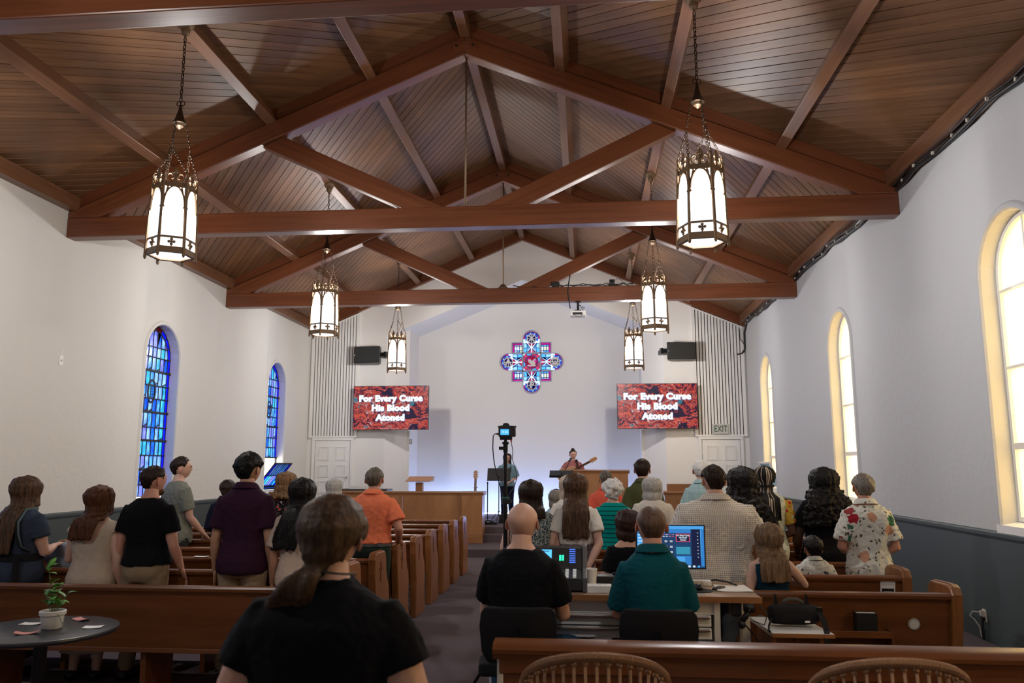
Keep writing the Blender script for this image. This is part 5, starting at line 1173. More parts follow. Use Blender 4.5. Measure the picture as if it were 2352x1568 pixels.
def finish(me, name, mat, parent, **kw):
    me.name = name; me.materials.clear(); me.materials.append(mat); me.polygons.foreach_set('use_smooth', [True] * len(me.polygons)); return link(name, me, parent, **kw)
def fabric(name, col, rough=.85, pat=None, bump=.25):
    t = NT(name); v = t.co()
    c = col if pat is None else pat(t, v)
    t.p(Base_Color=c, Roughness=rough); t.set(t.b, 'Specular IOR Level', .12)
    t.bump(t.math('ADD', t.math('MULTIPLY', t.noise(v, 320, 2), .4), t.noise(v, 14, 4)), bump, .012); return t.m
def skin_mat():
    t = NT('skin'); a = t.n('VertexColor'); a.layer_name = 'Col'; n = t.noise(t.co(), 60, 4)
    t.p(Base_Color=t.mix(.10, a.outputs[0], t.mix(n, (.5, .25, .18), (1, .85, .75)), 'MULTIPLY'), Roughness=.5); t.set(t.b, 'Subsurface Weight', .08); t.set(t.b, 'Subsurface Radius', (.02, .008, .004)); t.set(t.b, 'Specular IOR Level', .35)
    t.bump(n, .08, .004); return t.m
SKIN = skin_mat()
def hair_mat(name, c0, c1, rough=.5):
    t = NT(name); n = t.noise(t.co((70, 70, 5)), 1.0, 5, .6, .5); n2 = t.noise(t.co((9, 9, 3)), 1.0, 3)
    t.p(Base_Color=t.mix(t.math('MULTIPLY', n2, .35), t.ramp(n, [(.36, c0), (.62, c1)]), c0), Roughness=rough); t.set(t.b, 'Specular IOR Level', .22); t.bump(n, .4, .005); return t.m
TONE = dict(light=(.60, .36, .27), fair=(.66, .42, .33), tan=(.46, .25, .16), ruddy=(.56, .29, .21), brown=(.15, .07, .042), deep=(.075, .035, .022))
HC = dict(black=((.004, .003, .003), (.012, .010, .010)), darkbrown=((.012, .006, .004), (.035, .018, .011)), brown=((.035, .018, .010), (.14, .075, .042)), ash=((.032, .017, .009), (.10, .054, .029)), auburn=((.045, .015, .006), (.13, .048, .020)),
          blond=((.18, .10, .045), (.42, .27, .13)), pale=((.42, .33, .24), (.68, .56, .44)), white=((.52, .51, .50), (.82, .81, .80)), grey=((.13, .115, .095), (.30, .27, .235)), silver=((.30, .29, .27), (.58, .57, .54)), saltpepper=((.06, .05, .04), (.20, .17, .14)), stubble=((.075, .042, .028), (.15, .092, .066)))
HM = {k: hair_mat('hair_' + k, *v) for k, v in HC.items()}

def head_pt(th, ph, hh):
    """skull surface; th polar from crown, ph azimuth (0 = face direction +Y)"""
    d = V((math.sin(th) * math.sin(ph), math.sin(th) * math.cos(ph), math.cos(th)))
    zz = d.z; w = 1 + .13 * math.sin(PI * min(1, max(0, zz)) ** .9) if zz > 0 else 1
    x, y, z = d.x * .355 * hh * w, d.y * .435 * hh * w, d.z * .5 * hh
    if zz < 0:
        x *= 1 - .30 * (-zz) ** 1.4
        if y < 0: y *= 1 - .55 * min(1, -zz) ** 1.2
        else: y *= 1 - .12 * (-zz) ** 2
    f = max(0, d.y)
    if f > .3:
        g = lambda cz, cx, sz, sx: math.exp(-((zz - cz) / sz) ** 2 - ((d.x - cx) / sx) ** 2)
        y += hh * (.070 * g(-.17, 0, .10, .085) + .038 * g(-.02, 0, .15, .06) + .022 * g(-.48, 0, .10, .20) + .035 * g(-.74, 0, .14, .26) + .02 * g(.16, 0, .07, .5)) - hh * (.035 * g(.04, .30, .09, .15) + .035 * g(.04, -.30, .09, .15))
    return V((x, y, z)), d
def make_head(hh, tone, face=True, nu=30, nv=22):
    vs = []; cs = []; fs = []
    for j in range(nv + 1):
        for i in range(nu):
            p, d = head_pt(PI * (j + .0001) / (nv + .0002), 2 * PI * i / nu, hh); vs.append(p); c = V(tone)
            if face and d.y > .4:
                if (d.z + .50) ** 2 / .006 + d.x ** 2 / .04 < 1: c = V((tone[0] * .75, tone[1] * .42, tone[2] * .45))
                if (d.z - .17) ** 2 / .0025 + (abs(d.x) - .32) ** 2 / .02 < 1: c = V((.05, .03, .02))
            cs.append(c)
    for j in range(nv):
        for i in range(nu): k = (i + 1) % nu; fs.append((j * nu + i, (j + 1) * nu + i, (j + 1) * nu + k, j * nu + k))
    mb = MB(); mb._add(vs, fs); 
    for s in (-1, 1):
        M = Matrix.Translation((s * .375 * hh, -.02 * hh, -.03 * hh)) @ Matrix.Rotation(s * .55, 4, 'Z') @ Matrix.Rotation(-.12, 4, 'X')
        n0 = len(mb.v); mb.ball((0, 0, 0), (.030 * hh, .095 * hh, .145 * hh), 10, 8, M=M); mb.ball((0, .01 * hh, 0), (.036 * hh, .045 * hh, .08 * hh), 8, 6, M=M)
        cs += [V((tone[0] * .95, tone[1] * .80, tone[2] * .78))] * (len(mb.v) - n0)
        if face:
            n0 = len(mb.v); c, _ = head_pt(math.acos(.04), s * .37, hh); mb.ball(c - V((0, .012 * hh, 0)), (.040 * hh, .022 * hh, .022 * hh), 8, 6); cs += [V((.75, .72, .68))] * (len(mb.v) - n0)
            n0 = len(mb.v); mb.ball(c + V((0, .006 * hh, 0)), (.017 * hh, .009 * hh, .018 * hh), 8, 6); cs += [V((.03, .02, .015))] * (len(mb.v) - n0)
    return mb, cs
def hand_mb(s, curl=.5, sc=1.0):
    """relaxed hand, fingers along +Z, palm faces +Y, thumb on side -s*X"""
    mb = MB(); L = .098 * sc; w = .042 * sc
    R = []
    for z, ww, tt in ((-.02, .026, .020), (.01, .032, .018), (.05, .041, .016), (.085, .043, .0135), (.098, .040, .011)):
        R.append([(ww * math.cos(a) * sc, tt * math.sin(a) * sc, z * sc) for a in [2 * PI * k / 12 for k in range(12)]])
    mb.rings(R)
    for k, (x, fl, r) in enumerate(((-.031, .072, .0085), (-.0105, .080, .009), (.0105, .075, .0088), (.030, .058, .0078))):
        x *= -s; p = V((x * sc, 0, L * .93)); d = 0.0; pts = [p - V((0, 0, .02 * sc)), p]
        for f, q in ((.45, .5), (.32, .85), (.23, .6)):
            d += curl * q; p = p + V((x * .10 * f, math.sin(d) * fl * f * sc, math.cos(d) * fl * f * sc)); pts.append(p)
        mb.tube(pts, [r * sc, r * sc, r * .95 * sc, r * .85 * sc, r * .62 * sc], 7)
    t = [V((-s * .026, .004, .015)) * sc, V((-s * .050, .014, .045)) * sc, V((-s * .060, .026, .075)) * sc, V((-s * .056, .036, .100)) * sc]
    mb.tube(t, [.0125 * sc, .0115 * sc, .0100 * sc, .0070 * sc], 7); return mb

# torso outline: (height fraction, half width, half depth, forward shift)
TOR = [(.455, .080, .060, 0), (.49, .098, .072, -.004), (.53, .102, .074, -.004), (.57, .094, .066, 0), (.615, .086, .060, .002), (.66, .090, .064, .003), (.71, .098, .068, .002), (.755, .104, .067, -.002), (.785, .106, .062, -.005), (.806, .102, .054, -.008), (.822, .090, .046, -.009), (.836, .073, .040, -.008), (.850, .053, .036, -.005), (.866, .037, .034, 0)]
def torso_rings(h, bw, bd, z0, z1, grow, dz, sh, hem=0.0, n=22, lift=0.0):
    R = []
    zs = sorted(set([z0] + [r[0] for r in TOR if z0 < r[0] < z1] + [z1])); A = np.array(TOR)
    for z in zs:
        w, d, y = (np.interp(z, A[:, 0], A[:, k]) for k in (1, 2, 3))
        k = 1.0 if z > .80 else min(1.0, (.80 - z) / .12 + 0) 
        bwz = bw if z < .78 else bw + (sh - bw) * min(1, (z - .78) / .03)
        bwz = bwz if z < .835 else bwz + (1 - bwz) * min(1, (z - .835) / .031)
        bdz = bd if z < .80 else bd + (1 - bd) * min(1, (z - .80) / .055)
        g = grow + (hem * max(0, (.62 - z) / .16) if z < .62 else 0)
        R.append((y * h, z * h + dz, w * h * bwz + g, d * h * bdz + g))
    out = []
    for y, z, rx, ry in R:
        ring = []
        for k in range(n):
            a = 2 * PI * k / n; c, s = math.cos(a), math.sin(a); e = .82
            ring.append((rx * math.copysign(abs(c) ** e, c), y + ry * math.copysign(abs(s) ** e, s), z))
        out.append(ring)
    return out
ARM = {'down': ((.030, -.008, -.165), (.010, .035, -.150)), 'away': ((.055, -.010, -.160), (.035, .040, -.142)), 'front': ((.040, -.012, -.160), (-.085, .115, -.050)), 'rail': ((.045, .045, -.155), (.035, .085, -.115)), 'fold': ((.035, .02, -.165), (-.06, .13, .02)),
       'desk': ((.030, .05, -.155), (-.035, .145, -.01)), 'back': ((.030, -.045, -.160), (-.065, -.060, -.125)), 'strum': ((.07, .0, -.13), (-.06, .13, -.045)), 'fret': ((.045, -.01, -.150), (.02, .135, .055)), 'elbow': ((.10, .06, -.105), (-.12, .09, .02))}
def person(label, x, y, top, h, tone='light', sh=1.0, bw=1.0, bd=1.0, rz=0.0, floor=0.0, seat=None, arms=('down', 'down'), hair=None, shirt=None, pants=None, head=(0, 0), vox=.013, face=False, ah=None, arml=1.0, extra=None, headsc=1.0, y2=None, splay=.03):
    """standing (or seated when seat = seat height) figure facing +Y; one continuous body mesh with clothes and hair as children"""
    if y2: k = y2 / y; x = 1.5346 + (x - 1.5346) * k; t2 = 1.68 + (top - 1.68) * k; h += t2 - top; top = t2; y = y2
    hh = (h / 7.3 if h > 1.35 else h / 6.6 + .006) * headsc
    rootz = floor
    if seat is None: dz = (top - floor) - h
    else: dz = (top - floor) - h
    tone_c = TONE[tone]; aw = ah if ah else (.5 + .5 * bw)
    B = MB()
    B.rings(torso_rings(h, bw, bd, .455, .866, -.004, dz, sh))
    swd = .100 * h * sh; shz = .788 * h + dz
    armp = []
    for s, a in zip((-1, 1), arms):
        e_, w_ = ARM[a] if isinstance(a, str) else a
        so = V((s * swd, -.008 * h, shz)); bs = max(0, bw - sh) * .06
        el = so + V((s * (e_[0] + bs), e_[1], e_[2])) * h * arml; wr = el + V((s * w_[0], w_[1], w_[2])) * h * arml
        armp.append((so, el, wr))
        B.tube([so + V((-s * .03 * h, 0, .0)), so, so.lerp(el, .35), so.lerp(el, .75), el, el.lerp(wr, .3), el.lerp(wr, .75), wr], [.030 * h * aw, .033 * h * aw, .032 * h * aw, .027 * h * aw, .025 * h * aw, .026 * h * aw, .019 * h * min(aw, 1.15), .0165 * h * min(aw, 1.1)], 10)
    # legs
    hipz = .50 * h + dz; legs = []
    for s in (-1, 1):
        hp = V((s * .052 * h * (.6 + .4 * bw), -.002 * h, hipz))
        if seat is None: kn = V((s * .058 * h, .012 * h, max(.27 * h, hipz * .54))); an = V((s * .062 * h, -.01 * h, .05 * h))
        else: kn = hp + V((s * splay * h, .235 * h, .0)); an = V((kn.x + s * .01 * h, kn.y + .01, .05 * h)); 
        legs.append((hp, kn, an))
        lw = .65 + .35 * bw
        B.tube([hp + V((0, 0, .03 * h)), hp.lerp(kn, .12), hp.lerp(kn, .6), kn, kn.lerp(an, .35), an, an + V((0, 0, -.03 * h))], [.055 * h * lw, .054 * h * lw, .042 * h * lw, .032 * h * lw, .033 * h * lw, .022 * h, .022 * h], 10)
        B.rings([[(an.x + .026 * h * math.cos(q) * k, an.y + yy * h, max(.004, .022 * h + .02 * h * math.sin(q) * k)) for q in [2 * PI * i / 10 for i in range(10)]] for yy, k in ((-.035, .7), (-.01, 1.0), (.05, 1.0), (.10, .8), (.115, .45))])
    hc = V((head[2] if len(head) > 2 else 0, .014 * h, h + dz - .5 * hh))
    HM_ = Matrix.Translation(hc) @ Matrix.Rotation(head[0], 4, 'Z') @ Matrix.Rotation(head[1], 4, 'X')
    nb = V((0, -.006 * h, .825 * h + dz)); nt = hc + V((0, -.06 * hh, -.26 * hh))
    B.tube([nb - V((0, 0, .02 * h)), nb.lerp(nt, .35), nb.lerp(nt, .75), nt], [.044 * h * (.7 + .3 * bw), .0365 * h * (.75 + .25 * bw), .034 * h * (.75 + .25 * bw), .033 * h], 14)
    hd0, cs0 = make_head(hh, tone_c, face); core = MB(); core.v = [tuple(HM_ @ V(p)) for p in hd0.v]; core.f = hd0.f
    body = remesh(B, vox, 3)
    P = arr(body); nB = len(P)
    F = [tuple(p.vertices) for p in body.polygons]; full = MB(); full.v = [tuple(p) for p in P]; full.f = F; full.m = [0] * len(F)
    full.add(MB_from(core)); cols = [tone_c] * nB + [tuple(c) for c in cs0]
    for (so, el, wr), s, a in zip(armp, (-1, 1), arms):
        d = (wr - el).normalized(); pal = V((-s, .25, 0)) if a in ('down', 'away') else V((0, .25, -1)); pal = (pal - d * pal.dot(d)).normalized(); xx = pal.cross(d)
        M = Matrix((xx, pal, d)).transposed().to_4x4(); M.translation = wr
        hm = hand_mb(s, .75 if a in ('fret', 'strum', 'rail') else .45, h / 1.72); n0 = len(full.v); full.add(hm, M); cols += [tone_c] * (len(full.v) - n0)
    bpy.data.meshes.remove(body)
    me = full.mesh('person', SKIN, True); ca = me.color_attributes.new('Col', 'FLOAT_COLOR', 'POINT'); ca.data.foreach_set('color', np.array([(*c, 1) for c in cols], 'f').ravel())
    o = link('person', me); o.location = (x, y, rootz); o.rotation_euler = (0, 0, rz); tag(o, label, 'person')
    ctx = dict(h=h, dz=dz, hh=hh, hc=hc, HM=HM_, armp=armp, legs=legs, bw=bw, bd=bd, sh=sh, vox=vox, aw=aw, seat=seat, root=o, arms=arms, swd=swd)
    if pants: make_pants(o, ctx, **pants)
    if shirt: make_shirt(o, ctx, **shirt)
    if hair: make_hair(o, ctx, **hair)
    if extra: extra(o, ctx)
    return o
def MB_from(c):
    m = MB(); m.v = list(c.v); m.f = list(c.f); m.m = [0] * len(c.f); return m
SEED = [100]
def make_shirt(o, c, mat, hem=.44, grow=.014, sleeve=.55, top=.850, fold=.006, flare=.02, collar=None, loose=1.0, name='shirt', scoop=None, belly=0.0, armg=1.0):
    SEED[0] += 1; h, dz = c['h'], c['dz']; S_ = MB()
    R = torso_rings(h, c['bw'] * loose, c['bd'], max(hem, .2), top, grow, dz, c['sh'], flare)
    if hem < .455:   # skirt of the shirt or dress below the hip
        base = R[0]; 
        w, d = max(p[0] for p in base), max(p[1] for p in base)
        zb = hem * h + dz if c['seat'] is None else hem * h + dz
    S_.rings(R)
    if sleeve > 0:
        for (so, el, wr), s in zip(c['armp'], (-1, 1)):
            aw = c['aw'] * armg; L = sleeve
            if L <= 1: pts = [so + V((-s * .05 * h, 0, -.008 * h)), so + V((0, 0, -.002 * h)), so.lerp(el, L * .5), so.lerp(el, L)]; rad = [.032 * h * aw + grow * .7, .034 * h * aw + grow * .8, .036 * h * aw + grow, .036 * h * aw + grow * 1.25]
            else: pts = [so + V((-s * .05 * h, 0, -.012 * h)), so, so.lerp(el, .5), el, el.lerp(wr, (L - 1) * .6), el.lerp(wr, L - 1)]; rad = [.032 * h * aw + grow * .7, .034 * h * aw + grow * .8, .034 * h * aw + grow, .031 * h * aw + grow, .027 * h * aw + grow, .022 * h * aw + grow]
            S_.tube(pts, rad, 14)
    me = remesh(S_, c['vox'] * .85, 4)
    P = arr(me); z = (P[:, 2] - dz) / h
    d = wobble(P * [1, 1, .55], SEED[0], 24 / h * 1.7) * fold * .45 + wobble(P * [1.1, .6, .18], SEED[0] + 50, 34) * fold * np.clip((.74 - z) / .25, .15, 1) * .75
    fine = wobble(P * [1, 1, 1.5], SEED[0] + 9, 55) * fold * .25
    displace(me, d + fine)
    if scoop:   # cut a low neckline at the back
        P = arr(me); m = (P[:, 2] > (scoop[0] * h + dz + (np.abs(P[:, 0]) / (scoop[1] * h)) ** 2.4 * (.835 - scoop[0]) * h)) & (np.abs(P[:, 0]) < scoop[1] * h * 1.02)
        bm = bmesh.new(); bm.from_mesh(me); bm.verts.ensure_lookup_table(); bmesh.ops.delete(bm, geom=[bm.verts[i] for i in np.where(m)[0]], context='VERTS'); bm.to_mesh(me); bm.free()
    s = finish(me, name, mat, o)
    if collar:
        zc = .855 * h + dz; n = 20; cw = .040 * h * (.75 + .25 * c['bw']); R = []
        for zz, k in ((-.012, 1.35), (.0, 1.22), (.020, 1.10), (.028, 1.06), (.026, 1.15), (.008, 1.42), (-.012, 1.58)):
            R.append([(cw * k * math.cos(2 * PI * i / n), -.006 * h + cw * k * .98 * math.sin(2 * PI * i / n), zc + zz * 1.15 * h / 1.7 - .010 * math.sin(2 * PI * i / n)) for i in range(n)])
        obj('collar', MB().rings(R, closed=True), collar if not isinstance(collar, bool) else mat, o, smooth='auto')
    return s
def make_pants(o, c, mat, grow=.010, top=.53, shoes=None, skirt=None, belt=None, rise=0.0, crop=1.0):
    SEED[0] += 1; h, dz = c['h'], c['dz']; S_ = MB()
    S_.rings(torso_rings(h, c['bw'], c['bd'], .455, top, grow if (belt is not None or top > .65) else .003, dz, c['sh']))
    if skirt:
        n = 22; b = torso_rings(h, c['bw'], c['bd'], .455, .5, grow, dz, c['sh'])[0]; R = []
        for k in range(6):
            u = k / 5; zz = (.50 * h + dz) * (1 - u) + skirt * h * u
            R.append([(p[0] * (1.05 + .25 * u), p[1] * (1.05 + .35 * u), zz) for p in b])
        S_.rings(R)
    else:
        lw = .65 + .35 * c['bw']
        for hp, kn, an in c['legs']:
            e = kn.lerp(an, crop)
            S_.tube([hp + V((0, 0, .01 * h)), hp.lerp(kn, .12), hp.lerp(kn, .6), kn, kn.lerp(e, .4), e + V((0, 0, .005))], [.056 * h * lw + grow, .055 * h * lw + grow, .045 * h * lw + grow, .037 * h * lw + grow, .036 * h * lw + grow, .031 * h * lw + grow], 12)
    me = remesh(S_, c['vox'] * 1.05, 4); P = arr(me)
    displace(me, wobble(P * [1, 1, .6], SEED[0], 30) * .003 + wobble(P, SEED[0] + 3, 60) * .0012)
    finish(me, 'skirt' if skirt else 'trousers', mat, o)
    if belt is not None:
        R = torso_rings(h, c['bw'], c['bd'], top - .012, top + .010, grow + .008, dz, c['sh']); obj('belt', MB().rings([R[0], R[-1]]), belt, o, smooth='auto')
    for hp, kn, an in c['legs']:
        mb = MB().rings([[(an.x + .031 * h * math.cos(q) * k, an.y + yy * h, max(.0, .024 * h + .026 * h * math.sin(q) * k)) for q in [2 * PI * i / 12 for i in range(12)]] for yy, k in ((-.045, .7), (-.02, 1.0), (.05, 1.0), (.10, .85), (.125, .5))])
        obj('shoe', mb, shoes or M_['black'], o, smooth=True)

def make_hair(o, c, kind, col, L=.3, thick=.02, seed=1, side=0.0, nape=-.30, curl=0, mat=None, n=64, wide=1.0, spread=1.0, front=.30):
    """kind: cap (short), long, bob, pony, braids, puff"""
    hh, h, HMx = c['hh'], c['h'], c['HM']; mat = mat or HM[col]; r = random.Random(seed); th = thick
    ci = HMx.inverted()
    def line(ph):   # hairline height (unit sphere z) by azimuth: 0 face, pi back
        a = abs(((ph + PI) % (2 * PI)) - PI)
        if a < .65: return .62
        if a < 1.25: return .62 + (.10 - .62) * (a - .65) / .6
        if kind in ('cap', 'pony'):
            if a < 1.95: return .10 + .16 * math.sin((a - 1.25) / .7 * PI)
            return .10 + (nape * 2 - .10) * min(1, (a - 1.95) / .45)
        if a < 1.75: return .10
        return .10 + (nape * 2 - .10) * min(1, (a - 1.75) / .7)
    vs = []; fs = []; nu, nv = 40, 26
    for j in range(nv + 1):
        for i in range(nu):
            t = PI * (j + .0001) / (nv + .0002); ph = 2 * PI * i / nu; p, d = head_pt(t, ph, hh); 
            if d.y > .4: p.y = min(p.y, d.y * .435 * hh)
            m = 1 / (1 + math.exp(-(d.z - line(ph)) / .045)); nn = p.normalized(); a = abs(((ph + PI) % (2 * PI)) - PI)
            up = max(0, d.z); e = th * (.75 + .45 * up) * (1 + (.12 * math.sin(ph * 7 + seed) + .12 * math.sin(ph * 13 + t * 9 + seed)) * (.8 if kind == 'cap' else .4))
            vs.append(p + nn * (-.012 * (1 - m) + e * m))
    for j in range(nv):
        for i in range(nu): k = (i + 1) % nu; fs.append((j * nu + i, (j + 1) * nu + i, (j + 1) * nu + k, j * nu + k))
    cap = MB(); cap._add(vs, fs)
    if kind == 'cap' or kind == 'buzz':
        if curl:
            for k in range(curl):
                t = math.acos(r.uniform(-.2, 1)); ph = r.uniform(.9, 2 * PI - .9); p, d = head_pt(t, ph, hh)
                if d.z > line(ph): cap.ball(p * (1 + th / hh * 1.6), r.uniform(.010, .018), 7, 5)
            me = remesh(MB_in(cap, HMx), .007, 2); displace(me, wobble(arr(me), seed, 140) * .003); finish(me, 'hair', mat, o)
        else:
            me = remesh(MB_in(cap, HMx), .0075 if c['vox'] < .0125 else .010, 1)
            if th > .008:
                P = arr(me); displace(me, wobble(P * [1, 1, .35], seed, 230) * .0022 + wobble(P * [1, 1, .5], seed + 2, 90) * .0026)
            finish(me, 'hair', mat, o)
        return
    mbh = MB_in(cap, HMx); locks = []
    zs = .815 * h + c['dz']; back = .07 * h * c['bd'] + .022
    tie = HMx @ V((side * .10 * hh, -.44 * hh, -.30 * hh)); 
    if kind in ('long', 'bob', 'braids'):
        for k in range(n):
            u = (k + .5) / n; ph = PI + (u - .5) * 2 * (PI - .95) + r.uniform(-.05, .05)      # azimuths around the back and sides
            lay = r.uniform(.0, 1.0); pts = []
            for t in (.15, .5, .85, 1.2, 1.55, 1.85):
                if t > 1.3 and abs(((ph + PI) % (2 * PI)) - PI) < 1.1 and kind != 'bob': pass
                p, d = head_pt(t, ph, hh); pts.append(HMx @ (p * (1 + (th * (.9 + .5 * lay)) / (.42 * hh) * min(1, t * 1.2))))
            q = pts[-1]; LL = L * r.uniform(.93, 1.02); steps = 7; base = V(q); out = V((base.x - c['hc'].x, base.y - c['hc'].y, 0)); ang = math.atan2(out.x, -out.y)
            for j in range(1, steps + 1):
                f = j / steps; z = base.z - LL * f
                if kind == 'bob': rr = 1.0 - .22 * f * f; X_, Y_ = c['hc'].x + out.x * rr * (1 + .12 * math.sin(PI * f)), c['hc'].y + out.y * rr * (1 + .10 * math.sin(PI * f))
                else:
                    tx = c['hc'].x + (out.x * wide * (1 + .15 * spread)) + side * .10 * f; X_ = base.x + (tx - base.x) * min(1, f * 1.4)
                    bk = -(back + .012 * lay + .010) if z < zs + .05 else None
                    Yc = base.y if bk is None else min(base.y, bk * math.sqrt(max(.2, 1 - (X_ / (.16 * h * c['sh'])) ** 2)))
                    if out.y > .02 and z < zs: Yc = max(base.y, .08 * h)     # locks falling in front of the shoulder
                    Y_ = base.y + (Yc - base.y) * min(1, f * 2.2)
                wv = curl * .001
                pts.append(V((X_ + wv * math.sin(f * (14 if curl > 8 else 9) + k * 1.7), Y_ + wv * .6 * math.cos(f * 11 + k), z)))
            w = (.0115 if kind != 'braids' else .0062) * hh / .22 * (1.15 if curl > 8 else 1)
            locks.append((pts, [w * .7] + [w * 1.05] * 6 + [w * (1.1 - .48 * (j / steps) ** 2.6) for j in range(1, steps + 1)]))
    if kind == 'pony':
        for k in range(46):
            ph = PI + ((k + .5) / 46 - .5) * 2 * (PI - .8); pts = [HMx @ (head_pt(t, ph, hh)[0] * (1 + th * 1.15 / (.42 * hh))) for t in (.2, .55, .9, 1.25, 1.55)]
            e = tie + V((r.uniform(-.02, .02), r.uniform(-.01, .012), r.uniform(-.02, .02))); m = pts[-1].lerp(e, .5); m = m + (m - c['hc']).normalized() * .012
            pts += [m, e]; locks.append((pts, [.007, .008, .0085, .0085, .008, .008, .007]))
        for k in range(22):
            ex, ey = r.uniform(-.035, .035), r.uniform(-.025, .02); q = [tie + V((ex * .3, ey * .3, 0))]
            for j in range(1, 8):
                f = j / 7; q.append(tie + V((side * L * .80 * f ** .8 + ex * (1 + 1.2 * math.sin(f * 2.2)), ey - .035 * math.sin(f * PI) - .01 + .16 * abs(side) * f * f, -L * f * (1 - .12 * abs(side)))))
            locks.append((q, [.012, .014, .014, .013, .012, .011, .009, .005]))
    if kind == 'puff':
        for k in range(int(n)):
            t = math.acos(r.uniform(-.55, 1)); ph = r.uniform(1.0, 2 * PI - 1.0); p, d = head_pt(t, ph, hh)
            if d.z > line(ph) - .1: mbh.ball(HMx @ (p * (1 + th * r.uniform(1.0, 1.9) / (.45 * hh))), r.uniform(.016, .030), 8, 6)
    if kind == 'braids':
        me = mbh.mesh('hair', mat, True); link('hair', me, o)
        cm = [HM['black'], HM['black'], HM['pale'], HM['black'], HM['blond']]
        for k, (p, w) in enumerate(locks):
            pts = []
            for i, q in enumerate(p):
                if 5 <= i <= 7: q = q.lerp(V((tie.x, tie.y - .02, q.z)), .35)
                pts.append(q)
            b = MB().tube(pts, w, 6); obj('braid', b, cm[r.randint(0, 4)] if k % 3 == 0 else HM['black'], o, smooth=True)
        R = [[tie + V((.075 * math.cos(q), .05 * math.sin(q) + .03, zz)) for q in [2 * PI * i / 16 for i in range(16)]] for zz in (-.012, .012)]; obj('hair_tie', MB().rings(R), HM['black'], o, smooth='auto'); return
    for p, w in locks: mbh.tube(p, w, 6)
    if curl > 8:
        for p, w in locks:
            for j in range(5, len(p)):
                for q in range(2): mbh.ball(p[j] + V((r.uniform(-.022, .022), r.uniform(-.022, .008), r.uniform(-.022, .022))), r.uniform(.010, .019), 7, 5)
    me = remesh(mbh, .0075 if c['vox'] < .012 else .009, 2 if curl <= 8 else 1, .5)
    P = arr(me); displace(me, wobble(P * [1, 1, .12], seed, 260) * .0016 + (wobble(P, seed, 150) * .004 if curl > 8 else 0) + wobble(P * [1, 1, .25], seed + 4, 60) * .0025)
    finish(me, 'hair', mat, o)
    if kind == 'pony': obj('hair_tie', MB().tube([tie + V((.028 * math.cos(q), .004, .028 * math.sin(q))) for q in [2 * PI * i / 14 for i in range(14)]], .007, 6, closed=True), M_['black'], o, smooth=True)
def MB_in(mb, M):
    m = MB(); m.v = [tuple(M @ V(p)) for p in mb.v]; m.f = list(mb.f); m.m = list(mb.m); return m

# fabrics
def pat_gingham(a, b, n=90, wd=.28):
    def f(t, v):
        x, y, z = t.xyz(v); gx = t.math('LESS_THAN', t.math('FRACT', t.math('MULTIPLY', x, n)), wd); gz = t.math('LESS_THAN', t.math('FRACT', t.math('MULTIPLY', z, n)), wd)
        return t.mix(t.math('MULTIPLY', t.math('ADD', gx, gz), .5), a, b)
    return f
def pat_stripes(a, b, n=17, wd=.22):
    def f(t, v):
        x, y, z = t.xyz(v); return t.mix(t.math('LESS_THAN', t.math('FRACT', t.math('ADD', t.math('MULTIPLY', z, n), t.math('MULTIPLY', t.noise(v, 5), .25))), wd), a, b)
    return f
def pat_floral(base, cols, scale=16, thr=.30, small=None, seed=0):
    def f(t, v):
        w = t.n('TexNoise'); t.set(w, 'Vector', v); t.set(w, 'Scale', 26); vv = t.n('VectorMath'); vv.operation = 'MULTIPLY_ADD'; t.set(vv, 0, w.outputs[1]); t.set(vv, 1, (.045,) * 3); t.set(vv, 2, v)
        vo = t.voro(vv.outputs[0], scale); sep = t.n('SeparateColor'); t.set(sep, 0, vo.outputs['Color'])
        c = t.ramp(sep.outputs[0], [(i / len(cols), q) for i, q in enumerate(cols)], 'CONSTANT'); on = t.math('MULTIPLY', t.math('LESS_THAN', vo.outputs['Distance'], thr), t.math('GREATER_THAN', sep.outputs[1], .28))
        r = t.mix(on, base, c)
        if small:
            v2 = t.voro(vv.outputs[0], scale * 3.2); s2 = t.n('SeparateColor'); t.set(s2, 0, v2.outputs['Color'])
            on2 = t.math('MULTIPLY', t.math('LESS_THAN', v2.outputs['Distance'], .30), t.math('GREATER_THAN', s2.outputs[1], .42)); r = t.mix(t.math('MULTIPLY', on2, t.math('SUBTRACT', 1.0, on)), r, small)
        return r
    return f
def pat_speckle(a, b, scale=120):
    def f(t, v): return t.mix(t.ramp(t.noise(v, scale, 3, .7), [(.48, 0.0), (.58, 1.0)]), a, b)
    return f
def pat_paisley(a, b, c):
    def f(t, v):
        w = t.n('TexWave'); t.set(w, 'Vector', v); t.set(w, 'Scale', 9); t.set(w, 'Distortion', 9); t.set(w, 'Detail', 2); t.set(w, 'Detail Scale', 6)
        vo = t.voro(v, 28); r = t.mix(t.ramp(w.outputs[0], [(.4, 0.0), (.55, 1.0)]), a, b); return t.mix(t.ramp(vo.outputs['Distance'], [(.18, 1.0), (.24, 0.0)]), r, c)
    return f
